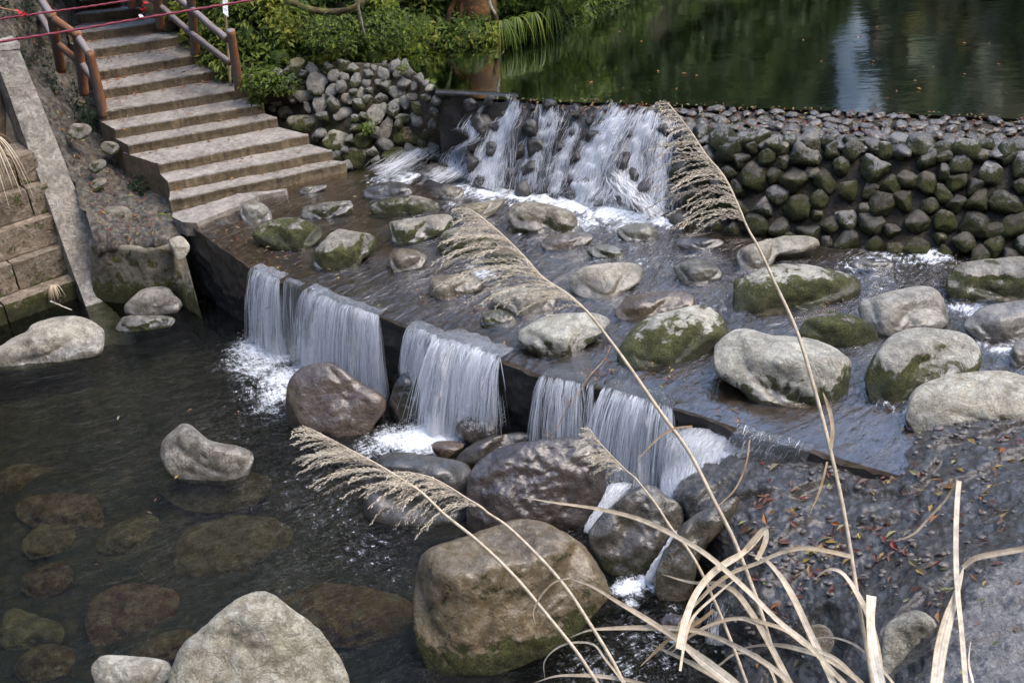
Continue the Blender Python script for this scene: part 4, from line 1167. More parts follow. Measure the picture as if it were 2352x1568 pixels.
fall('waterfall', 'narrow white fall at the left end of the weir lip', 582, 646, 0.0, 420, dens=.72)
fall('waterfall', 'faint trickles on the black weir face between the two left falls', 656, 692, 0.0, 26, v0=.3, dens=.10, edge=.3)
fall('waterfall', 'wide white curtain behind the tall purple-brown boulder', 706, 872, 0.0, 1000, dens=.68)
fall('waterfall', 'short white fall landing on the black wedged rock', 942, 1010, lambda p: .42, 380, dens=.66)
fall('waterfall', 'strongest white fall, fanning out in the middle of the weir', 1010, 1152, lambda p: .0 if p < 1085 else .28, 1150, v0=.8, dens=.72, spread=.35)
fall('waterfall', 'thin see-through veil right of the strongest fall', 1246, 1342, 0.12, 330, v0=.6, dens=.42)
fall('waterfall', 'single thin trickle right of the see-through veil', 1352, 1368, .15, 40, v0=.5, dens=.42, edge=.3)
fall('waterfall', 'ribbed white fall above the rugged dark rock', 1392, 1545, lambda p: .12, 620, v0=.7, dens=.50)

# water sliding over the bedrock at the right end of the lip: built after the bedrock
# cascade streams over the rocks
def cascade_stream(label, path_px, width, n, dens=1.0, jump=.07):
    width *= 1.25
    """path_px: list of (px, py) on the weir slope, from crest to foot, then out over the apron"""
    pp = np.array(path_px, float)
    W_ = []
    for (x, y) in pp:
        W_.append(slope_hit(x, y))
    W_ = np.array(W_)
    root = thing('cascade_stream', W_[-1], label, 'cascade stream', 'streams of the cascade')
    mb = MB()
    path = spline(W_, 60)
    tan = np.gradient(path, axis=0); lat = np.cross(tan, [0, 0, 1.0]); lat /= np.linalg.norm(lat, axis=1)[:, None]
    for k in range(int(n * 3.4)):
        s0 = rng.uniform(0, .92); s1 = min(1.0, s0 + rng.uniform(.06, .26))
        m = 10
        ss_ = np.linspace(s0, s1, m) * 59
        i0 = np.clip(ss_.astype(int), 0, 58); f = (ss_ - i0)[:, None]
        c = path[i0] * (1 - f) + path[i0 + 1] * f; l_ = lat[i0]
        off = rng.normal(0, width * .5)
        sp_ = 1 + .5 * ss_ / 59
        hmp = jump * (.25 + np.clip(noise3(np.stack([np.full(m, off * 9), ss_ * .14, np.full(m, len(label))], -1), 6) + .3, 0, 1))
        q = c + l_ * (off * sp_ + rng.normal(0, .05) * np.linspace(0, 1, m))[:, None]
        q[:, 2] += .06 + hmp * 1.4 * rng.uniform(.5, 1.3) + .02 * np.sin(np.linspace(0, math.pi, m)) * rng.uniform(0, 2)
        wd = rng.uniform(.0009, .0038) * np.sin(np.linspace(.15, math.pi - .1, m)) + 3e-4
        ribbons(mb, q, wd, l_, np.full(m, rng.uniform(.3, .95) * dens))
    mb.build('water_strands', M_STRAND, root)
    # soft sheet underneath
    nu_ = 26; uu = np.linspace(-1, 1, nu_)
    sp_ = np.linspace(.8, 1.5, 60)
    Vs = path[None] + lat[None] * (uu[:, None] * width * sp_[None])[..., None]
    Vs = Vs + np.array([0, -.35, .9]) * (.085 + jump * .5 * fbm(Vs * 4, 3, 4)[..., None])
    uvs = np.stack(np.broadcast_arrays(uu[:, None] * width * 2.2 + len(label), np.linspace(0, 1.6, 60)[None]), -1)
    de = (.62 - .5 * np.abs(uu[:, None]) ** 2.5) * np.ones((1, 60)) * (.58 + .34 * np.linspace(0, 1, 60)[None]) * dens
    o = mesh('water_sheet', Vs.reshape(-1, 3), grid_faces(nu_, 60), M_FALL, uv=uvs.reshape(-1, 2), attr={'dens': np.clip(de, 0, 1).ravel()})
    o.parent = root; o.location = -root.location


_gx = np.linspace(1080, 1600, 90); _gv = np.linspace(0, 2, 70)
_X, _V = np.meshgrid(_gx, _gv, indexing='ij')
_S = dam_surf(_X, _V).reshape(-1, 3)
_d = (_S - CAM); _dep = _d @ FWD
_pxy = np.stack([1176 + FOC * (_d @ RT) / _dep, 784 - FOC * (_d @ UP) / _dep], -1)


def slope_hit(x, y):
    d2 = ((_pxy - np.array([x, y])) ** 2).sum(1)
    i = np.argsort(d2)[:4]
    if d2[i[0]] > 250: return P(x, y, ZA + .02)
    wgt = 1 / (d2[i] + 1); return (_S[i] * wgt[:, None]).sum(0) / wgt.sum()


cascade_stream('leftmost thin stream running down the edge of the cascade', [(1115, 252), (1095, 290), (1070, 330), (1055, 370), (1035, 410), (1000, 425)], .13, 260, .85)
cascade_stream('flat spray fanning out to the left of the cascade foot', [(1070, 305), (1030, 320), (985, 345), (940, 375), (905, 398), (870, 412)], .16, 300, .75, .05)
cascade_stream('bright straight stream left of the cascade centre', [(1185, 240), (1172, 275), (1150, 320), (1132, 370), (1120, 410), (1110, 440)], .24, 620, 1.0)
cascade_stream('broken stream with dark rocks showing, in the cascade centre', [(1265, 255), (1255, 300), (1235, 350), (1220, 400), (1205, 445)], .20, 420, .85)
cascade_stream('slim stream between the broken stream and the widest one', [(1330, 300), (1310, 340), (1290, 390), (1275, 440), (1265, 460)], .10, 240, .85)
cascade_stream('widest and whitest stream, right of the cascade centre', [(1430, 262), (1405, 300), (1375, 350), (1350, 400), (1330, 450), (1320, 470)], .30, 820, 1.0, .1)
cascade_stream('steep bright stream beside the tip of the tallest plume', [(1500, 265), (1480, 310), (1455, 370), (1440, 430), (1425, 488)], .18, 480, .95)
cascade_stream('rightmost stream of the cascade, against the mossy weir wall', [(1535, 285), (1525, 340), (1515, 400), (1505, 460), (1495, 505)], .14, 300, .85)
cascade_stream('low foaming step at the foot of the two right streams', [(1420, 400), (1440, 430), (1470, 455), (1500, 480), (1525, 500)], .2, 280, .9)
#MARK3


# ------------------------------------------------------------------ sheets given by height at picture points (thin-plate fit)
def unit_(v): return v / (np.linalg.norm(v, axis=-1, keepdims=True) + 1e-9)


def tps(pts):
    pts = np.asarray(pts, float); X = pts[:, :2] / 500.0; z = pts[:, 2]
    n = len(X)
    def U(r2): return np.where(r2 > 1e-12, r2 * np.log(r2 + 1e-12), 0)
    K = U(((X[:, None] - X[None]) ** 2).sum(-1)) + 1e-4 * np.eye(n)
    Pm = np.c_[np.ones(n), X]
    A = np.zeros((n + 3, n + 3)); A[:n, :n] = K; A[:n, n:] = Pm; A[n:, :n] = Pm.T
    s = np.linalg.solve(A, np.r_[z, 0, 0, 0])
    def f(px, py):
        q = np.stack([np.asarray(px, float), np.asarray(py, float)], -1) / 500.0
        r2 = ((q[..., None, :] - X) ** 2).sum(-1)
        return U(r2) @ s[:n] + s[n] + q @ s[n + 1:]
    return f


# bedrock at the right, rising to the near bank
bed_z = tps([(1480, 1110, -.9), (1540, 1205, -.5), (1590, 1230, .15), (1700, 1075, .72), (1640, 1130, .60), (1560, 1160, .30), (1620, 1200, .45), (1700, 1180, .66), (1720, 1250, .55), (1690, 1330, .35), (1640, 1420, .05), (1600, 1330, -.5), (1560, 1480, -.8), (1640, 1568, -.35),
             (1780, 1040, .74), (1880, 1045, .80), (2000, 1090, .85), (2100, 1080, 1.04), (2200, 1000, 1.14), (2352, 985, 1.18), (2600, 960, 1.3), (2150, 1200, 1.15), (2352, 1150, 1.45), (2000, 1230, .98), (1880, 1200, .85), (1800, 1300, .75), (1760, 1400, .55),
             (1900, 1300, .80), (1830, 1330, .72), (2000, 1320, 1.0), (2150, 1350, 1.4), (2352, 1350, 1.8), (2600, 1300, 2.1), (2000, 1480, 1.0), (1850, 1480, .5), (2250, 1500, 1.9), (2352, 1568, 2.3), (2050, 1600, 1.3), (1800, 1600, .2), (1720, 1480, .15), (2150, 1750, 2.6), (2600, 1700, 3.2), (1900, 1850, 2.2), (1650, 1800, .9), (2120, 2400, 5.2), (2900, 2000, 4.6), (2900, 1000, 1.6), (1500, 2000, 1.2), (1500, 1750, -.3), (1400, 2400, 3.2)])
px = np.linspace(1440, 2900, 330); py = 985 + (2300 - 985) * np.linspace(0, 1, 420) ** 1.35
px = 1440 + (2900 - 1440) * np.linspace(0, 1, 420) ** 1.15
X, Y = np.meshgrid(px, py, indexing='ij')
Z = bed_z(X, Y)
# keep clear of the apron: sink where the sheet would lie on top of it
Gb = P(X, Y, Z)
nb = gridnormals(Gb)
_t = fbm(Gb * np.array([.55, .8, .3]), 3, 61) * 2.4; _fl = np.floor(_t)
Gb = Gb + np.array([0, 0, .10]) * (_fl + smoothstep(.0, .16, _t - _fl) - _t * .8)[..., None]
Gb = Gb + nb * (.10 * fbm(Gb * 1.5, 4, 31, ridged=True) + .045 * fbm(Gb * 4.2, 3, 12, ridged=True) + .022 * fbm(Gb * 11, 3, 14) + .010 * fbm(Gb * 26, 2, 13))[..., None]
# gullies
bedrock = mesh('bedrock', Gb.reshape(-1, 3), grid_faces(420, 420), M_SLABROCK, attr={'dry': (smoothstep(2120, 2340, X + (Y - 1400) * .6) * smoothstep(1180, 1360, Y)).ravel()})
tag(bedrock, 'dark wet bedrock bank strewn with leaves', 'bedrock', kind='structure')
# end block of the apron lip, seen dark under the cream boulder
# near bank on the left of the camera, outside the picture
nbz = tps([(1300, 1760, -.6), (600, 1750, -.6), (-400, 1750, -.6), (600, 2000, .8), (1300, 2000, .9), (-400, 2000, .8), (600, 2600, 3.5), (1400, 2600, 3.9), (-400, 2600, 3.5)])
px = np.linspace(-600, 1500, 90); py = np.linspace(1735, 2600, 60)
X, Y = np.meshgrid(px, py, indexing='ij'); Gn = P(X, Y, nbz(X, Y)); Gn[..., 2] += .15 * fbm(Gn * 1.5, 4, 8)
tag(mesh('near_bank', Gn.reshape(-1, 3), grid_faces(90, 60), M_SLABROCK), 'near bank under the camera', 'bank', kind='structure')


def bed_pt(x, y, off=.02):
    p = P(x, y, bed_z(x, y)); p = p + np.array([0, 0, off]); return p


# slide of white water over the bedrock at the right end of the lip
def slide(label, rows, n, dens, w0=.0):
    """rows: list of rows of picture points (px,py,z) from top to bottom; each row left->right with the same count"""
    Rw = np.array([[P(*q) for q in r] for r in rows])          # rows, cols, 3
    nr, nc = Rw.shape[:2]
    vv = np.linspace(0, nr - 1, 46); uu = np.linspace(0, nc - 1, 70)
    A1 = np.stack([spline(Rw[:, c], 46) for c in range(nc)], 1)
    A2 = np.stack([np.stack([np.interp(uu, np.arange(nc), A1[i, :, k]) for k in range(3)], -1) for i in range(46)], 0)
    G_ = np.swapaxes(A2, 0, 1)                                   # u, v
    root = thing('waterfall', G_[35, -1], label, 'waterfall', 'falls over the lower weir lip')
    for L in range(2):
        Gl = G_ + np.array([0, 0, .015 + .02 * L]) + np.array([0, 0, .03]) * fbm(G_ * np.array([9, 9, 4]), 3, 3 + L)[..., None]
        un = np.linspace(-1, 1, 70)[:, None]; vn = np.linspace(0, 1, 46)[None]
        de = dens * (1 - .45 * np.abs(un) ** 4) * (.58 + .34 * smoothstep(.2, .8, vn))
        uvs = np.stack(np.broadcast_arrays((un + 1) * .55 + L * 2.2, vn * 1.1), -1)
        o = mesh('water_sheet', Gl.reshape(-1, 3), grid_faces(70, 46), M_FALL, uv=uvs.reshape(-1, 2), attr={'dens': (de + 0 * un).ravel()})
        o.parent = root; o.location = -root.location
    mb = MB()
    for k in range(n):
        u = rng.uniform(0, 68.5); v0 = rng.uniform(0, 40); m = 9; v1 = min(44.5, v0 + rng.uniform(3, 14))
        ui = np.clip(u + rng.normal(0, 1.5) * np.linspace(0, 1, m), 0, 68.4); vi = np.linspace(v0, v1, m)
        a = ui.astype(int); b = vi.astype(int); fu = (ui - a)[:, None]; fv_ = (vi - b)[:, None]
        q = (G_[a, b] * (1 - fu) + G_[a + 1, b] * fu) * (1 - fv_) + (G_[a, b + 1] * (1 - fu) + G_[a + 1, b + 1] * fu) * fv_
        q[:, 2] += .03 + rng.uniform(0, .05) * np.sin(np.linspace(0, math.pi, m))
        lat = G_[min(69, int(u) + 1), 20] - G_[int(u), 20]; lat /= np.linalg.norm(lat) + 1e-9
        wd = rng.uniform(.0015, .005) * np.sin(np.linspace(.15, math.pi - .1, m)) + 2e-4
        ribbons(mb, q, wd, lat, np.full(m, rng.uniform(.25, .85)))
    mb.build('water_strands', M_STRAND, root)


slide('broad white slide pouring across the dark bedrock at the right end of the lip',
      [[(1560, 985, .95), (1640, 990, .93), (1720, 1018, .92), (1800, 1045, .90)],
       [(1530, 1030, .75), (1600, 1030, .80), (1690, 1035, .82), (1770, 1055, .82)],
       [(1520, 1090, .45), (1585, 1085, .58), (1660, 1080, .68), (1720, 1085, .74)],
       [(1520, 1150, .2), (1575, 1140, .4), (1635, 1125, .52), (1690, 1118, .66)],
       [(1545, 1195, .05), (1580, 1190, .2), (1620, 1165, .40), (1670, 1148, .56)]], 2200, .98)
slide('ribbed comb of small spills off the lip above the white slide',
      [[(1700, 975, 1.12), (1760, 995, 1.12), (1820, 1010, 1.12), (1870, 1025, 1.12)],
       [(1690, 990, 1.09), (1750, 1010, 1.09), (1810, 1028, 1.09), (1862, 1040, 1.09)],
       [(1670, 1015, .98), (1730, 1035, .98), (1790, 1050, .97), (1850, 1062, .97)],
       [(1660, 1040, .85), (1718, 1055, .86), (1778, 1066, .87), (1842, 1075, .87)]], 40, .42)
slide('white chute squeezed between the purple-grey boulder and the rugged dark rock',
      [[(1400, 1115, .45), (1425, 1112, .45), (1455, 1115, .45)], [(1385, 1150, .33), (1405, 1150, .33), (1425, 1150, .33)], [(1360, 1190, .18), (1375, 1190, .18), (1392, 1188, .18)], [(1340, 1225, .03), (1348, 1228, .03), (1358, 1228, .03)]], 420, .95)
slide('small white spill between the rugged dark rock and the olive rock',
      [[(1545, 1225, .42), (1555, 1222, .42), (1565, 1220, .42)], [(1525, 1265, .30), (1535, 1265, .30), (1545, 1262, .30)], [(1500, 1300, .18), (1508, 1302, .18), (1518, 1302, .18)], [(1480, 1335, .03), (1490, 1340, .03), (1500, 1340, .03)]], 160, .85)
slide('thin spill over the bedrock edge behind the grass blades',
      [[(1640, 1385, .45), (1660, 1380, .45), (1680, 1378, .45)], [(1630, 1410, .3), (1655, 1408, .3), (1678, 1405, .3)], [(1622, 1450, .12), (1650, 1450, .12), (1675, 1450, .12)], [(1618, 1480, .02), (1648, 1485, .02), (1672, 1485, .02)]], 90, .5)

# ------------------------------------------------------------------ staircase
ST = [((1140, 1345), (2325, 1090)), ((1128, 1222), (2232, 1012)), ((1065, 1105), (2072, 905)), ((858, 975), (1862, 790)), ((768, 870), (1772, 700)), ((670, 755), (1690, 588)),
      ((640, 612), (1520, 462)), ((610, 487), (1440, 348)), ((575, 340), (1262, 234)), ((455, 228), (1140, 143)), ((360, 113), (965, 55)), ((262, 36), (800, -20)), ((170, -45), (640, -95)), ((80, -125), (480, -170)), ((0, -200), (330, -240))]
stair = thing('concrete_staircase', P(590, 450, 1.2), 'grey concrete staircase with mossy risers climbing the bank at upper left', 'staircase')
stepL, stepR = [], []
for i, (a, b) in enumerate(ST):
    z = 1.28 + .165 * i
    stepL.append(P(a[0] * .3418, a[1] * .3418, z)); stepR.append(P(b[0] * .3418, b[1] * .3418, z))
for i in range(len(ST) - 1):
    L0, R0 = stepL[i], stepR[i]; L1, R1 = stepL[i + 1].copy(), stepR[i + 1].copy()
    z = L0[2]
    L1[2] = z; R1[2] = z
    ex = (L1 - L0) * .25; L1 = L1 + ex; R1 = R1 + (R1 - R0) * .25
    if i < 5:                                   # each lower step is wider than the one above it
        L1 = L1 + (L0 - L1) * .0
    n1_, n2_ = 60, 12
    u = np.linspace(0, 1, n1_)[:, None]
    fl = L0 * (1 - u) + R0 * u; bl = L1 * (1 - u) + R1 * u
    wob = .035 * fbm(fl * 2.8, 3, i)[:, None] + .022 * fbm(fl * 11, 3, i + 5)[:, None]
    fn = np.cross(R0 - L0, [0, 0, 1.0]); fn /= np.linalg.norm(fn)
    if fn[1] > 0: fn = -fn
    fl = fl + fn * wob
    prof = [fl + np.array([0, 0, -.75]), fl - fn * .015 + np.array([0, 0, -.10]), fl - fn * .005 + np.array([0, 0, -.02]), fl - fn * .012, fl - fn * .04 + np.array([0, 0, .002])]
    tread = [fl * (1 - t) + bl * t for t in np.linspace(.12, 1, 8)]
    rows = np.stack(prof + tread, 1)
    rows[:, 5:, 2] += .006 * fbm(rows[:, 5:] * 5, 3, 3)
    rows[:, 1, :2] += (.02 * fbm(rows[:, 1] * 5, 3, 8))[:, None] * fn[:2]
    back = bl + np.array([0, 0, -.9])
    rows = np.concatenate([rows, back[:, None]], 1)
    # end caps
    capL = rows[0].copy(); capR = rows[-1].copy()
    cl = np.tile((rows[0, 0] + rows[0, -1])[None] / 2, (rows.shape[1], 1)); crr = np.tile((rows[-1, 0] + rows[-1, -1])[None] / 2, (rows.shape[1], 1))
    V = np.concatenate([cl[None], rows, crr[None]], 0)
    nR, nC = V.shape[:2]
    F = grid_faces(nR, nC)
    me_o = mesh('step', V.reshape(-1, 3), F, M_RISER)
    me_o.data.materials.append(M_CONC)
    ii = np.zeros(len(F), np.int32)
    row = np.arange(len(F)) // (nC - 1); colm = np.arange(len(F)) % (nC - 1)
    ii[(row > 0) & (row < nR - 2) & (colm >= 2) & (colm < nC - 2)] = 1
    me_o.data.polygons.foreach_set('material_index', ii)
    me_o.data.polygons.foreach_set('use_smooth', np.zeros(len(F), bool))
    me_o.parent = stair; me_o.location = -stair.location


# ------------------------------------------------------------------ log handrails
def log(name, p0, p1, r0, r1, parent, seed=0):
    p0, p1 = np.asarray(p0), np.asarray(p1)
    t = np.linspace(0, 1, 22)[:, None]
    pts = p0 * (1 - t) + p1 * t
    pts = pts + .012 * np.stack([noise3(np.c_[t * 3, t * 0 + seed, t * 0], k) for k in range(3)], -1).reshape(-1, 3)
    rad = (r0 + (r1 - r0) * t[:, 0]) * (1 + .10 * noise3(np.c_[t * 9, t * 0 + seed, t * 0 + 1], 3))
    V, F = tube(pts, rad, 12)
    mb = MB(); mb.add(V, F)
    o = mb.build(name, M_LOG, parent, loc=p0)
    return o


def vpost(x, y, z, tx, ty, h): return P(x, y, z), P(tx, ty, z + h)


zt = lambda i: 1.28 + .165 * i
LP = [vpost(236, 253, zt(5), 205, 118, 1.0), vpost(191, 203, zt(7) - .1, 176, 74, 1.0), vpost(137, 147, zt(8) + .1, 117, 30, 1.0), vpost(86, 66, zt(10), 62, -60, 1.0)]
railL = thing('log_handrail', LP[0][0], 'left rustic log handrail with orange-brown weathered posts beside the stairs', 'handrail')
for k, (b, t) in enumerate(LP): log('post', b - [0, 0, .1], t, .082, .075, railL, k)
tops = [t + np.array([0, 0, -.10]) for b, t in LP]
for k in range(3): log('top_rail', tops[k] + np.array([0, -.03, .06]), tops[k + 1] + np.array([0, 0, .02]), .065, .065, railL, 10 + k)
mids = [b * .45 + t * .55 - [0, 0, .1] for b, t in LP]
for k in range(3): log('lower_rail', mids[k], mids[k + 1], .055, .06, railL, 20 + k)
RP = [vpost(547, 192, zt(6), 530, 70, .95), vpost(446, 112, zt(8), 438, -14, 1.05), vpost(366, 48, zt(10), 352, -70, 1.0), vpost(300, 0, zt(12), 285, -110, 1.0)]
railR = thing('log_handrail', RP[0][0], 'right rustic log handrail between the stairs and the green bank', 'handrail')
for k, (b, t) in enumerate(RP): log('post', b - [0, 0, .1], t, .078, .07, railR, 30 + k)
TR = [P(522, 92, zt(6) + .78), P(440, 22, zt(8) + .78), P(352, -50, zt(10) + .8), P(285, -105, zt(12) + .8)]
LR = [P(528, 145, zt(6) + .36), P(440, 78, zt(8) + .34), P(358, 6, zt(10) + .34), P(292, -50, zt(12) + .34)]
for k in range(3):
    log('top_rail', TR[k], TR[k + 1], .06, .06, railR, 40 + k); log('lower_rail', LR[k], LR[k + 1], .052, .055, railR, 50 + k)

# sign on a thin pole
sgn = thing('notice_sign', P(533, 188, zt(6)), 'small white notice board with purple writing on a thin bamboo pole by the stairs', 'sign')
pb, pt_ = P(532, 192, zt(6) - .1) + np.array([0, -.12, 0]), P(517, -20, zt(6) + 1.42) + np.array([0, -.12, 0])
V, F = tube(np.linspace(pb, pt_, 12), .022, 8); mb = MB(); mb.add(V, F); mb.build('pole', M_POLE, sgn)
dpp = float((pt_ - CAM) @ FWD) - .05
cs = [(511, -46), (523, -46), (523, 10), (524.5, 40), (518, 35), (512.5, 30), (511.5, 10)]
T = np.array([PD(x, y, dpp) for x, y in cs])
V = np.r_[T, T + FWD * .006]; n_ = len(T)
bm = bmesh.new(); vs = [bm.verts.new(v) for v in V]
bm.faces.new(vs[:n_]); bm.faces.new(vs[n_:][::-1])
for k in range(n_): bm.faces.new([vs[k], vs[(k + 1) % n_], vs[n_ + (k + 1) % n_], vs[n_ + k]])
bmesh.ops.recalc_face_normals(bm, faces=bm.faces)
me = bpy.data.meshes.new('board'); bm.to_mesh(me); bm.free(); me.materials.append(M_WHITE)
board = bpy.data.objects.new('board', me); COL.objects.link(board); board.parent = sgn; board.location = -sgn.location
mb = MB()
for ky, (yy, x0, x1) in enumerate([(-30, 513, 521), (-22, 513, 521), (-12, 513, 521), (-4, 513.5, 521.5), (3, 513, 521.5), (19, 514, 520), (22, 514.5, 521)]):
    x = x0
    while x < x1 - .5:
        wd = rng.uniform(.5, 1.3); big = 2.2 if ky < 4 else .45
        c = PD(x + wd / 2, yy + (x - x0) * .35 * (ky >= 5), dpp - .003)
        mb.box(c, np.array([RT, UP, FWD]), (wd / 2 * dpp / FOC, big * dpp / FOC * rng.uniform(.6, 1), .001)); x += wd + rng.uniform(.3, .6)
o = mb.build('lettering', M_INK, board, smooth=False)

# ropes and ribbons
def rope(name, label, pts, r, mat=M_ROPE):
    path = spline(np.array([PD(*p) for p in pts]), 220)
    n = len(path); sides = 10
    V, F = tube(path, r, sides)
    ph = np.repeat(np.arange(n) * 1.15, sides) + np.tile(np.arange(sides), n) * 2 * math.pi / sides * 2
    ph = np.r_[ph, 0, 0]
    cent = np.repeat(path, sides, 0)
    V[:n * sides] = cent + (V[:n * sides] - cent) * (1 + .16 * np.sin(ph[:n * sides]))[:, None]
    mb = MB(); mb.add(V, F, ph)
    o = mb.build(name, mat, loc=path[0]); tag(o, label, 'rope'); return o


rope('rope', 'lower dark red rope stretched across the stairs', [(-260, 142, 19.0), (0, 96.5, 19.2), (150, 73, 19.3), (300, 47, 19.4), (450, 22, 19.5), (581, 0, 19.6), (800, -40, 19.8), (1100, -100, 20.0)], .0175)
rope('rope', 'upper dark red rope slanting out of the top of the picture', [(-260, 88, 19.6), (0, 44, 19.7), (100, 30, 19.8), (200, 16, 19.9), (310, -1, 20.0), (600, -50, 20.2)], .0145)


def ribbon(name, label, pts, dep, wid, cols, mat=M_RED):
    mb = MB(); path = spline(np.array([PD(x, y, dep + rng.normal(0, .02)) for x, y in pts]), len(pts) * 8)
    n = len(path)
    tw = np.linspace(0, 9, n)
    side = RT[None] * np.cos(tw)[:, None] + FWD[None] * np.sin(tw)[:, None] * .7 + UP[None] * .3
    cv = np.interp(np.linspace(0, 1, n), np.linspace(0, 1, len(cols)), cols)
    ribbons(mb, path, np.full(n, wid), side, cv)
    o = mb.build(name, mat, loc=path[0]); tag(o, label, 'ribbon'); return o


ribbon('ribbon', 'twisted red and white ribbon tied between the two ropes', [(326, 40), (322, 33), (331, 28), (323, 23), (334, 19), (327, 12), (338, 8), (331, 3), (337, -3), (333, -9)], 19.35, .028, [.98, 1.0, .5, .2, .3, .5, .1, .4, .95, 1.0])
ribbon('ribbon', 'frayed red ribbon knotted on the upper rope at left', [(36, 22), (42, 27), (40, 32), (48, 26), (47, 34), (55, 29), (54, 37), (62, 31), (66, 36)], 19.6, .022, [.2, .4, .3, .5, .2, .4, .3, .5])
rope('cord', 'thin orange cord tied to the frayed ribbon in the top left corner', [(-90, -10, 19.5), (-30, 8, 19.55), (0, 18, 19.6), (40, 26, 19.6)], .007, M_STRING)
#MARK4


# ------------------------------------------------------------------ stone wall left of the cascade
def pile_z(yb): return np.interp(yb, [125, 150, 200, 260, 320, 375, 430], [2.52, 2.45, 2.2, 1.85, 1.42, 1.08, 1.05])


wall = thing('cobble_wall', P(860, 380, 1.1), 'sloping wall of grey field stones between the staircase and the black hollow', 'stone wall')
wall_sheet = tps([(560, 215, 2.0), (600, 190, 2.25), (640, 130, 2.5), (740, 138, 2.47), (930, 140, 2.45), (1000, 203, 2.30), (700, 300, 1.45), (640, 245, 1.75), (790, 390, .98), (900, 385, 1.0), (980, 370, 1.0), (1005, 300, 1.6), (850, 260, 1.8), (780, 200, 2.15), (930, 240, 1.9), (880, 330, 1.35), (985, 240, 2.05)])
px = np.linspace(560, 1012, 90); py = np.linspace(122, 400, 70)
X, Y = np.meshgrid(px, py, indexing='ij')
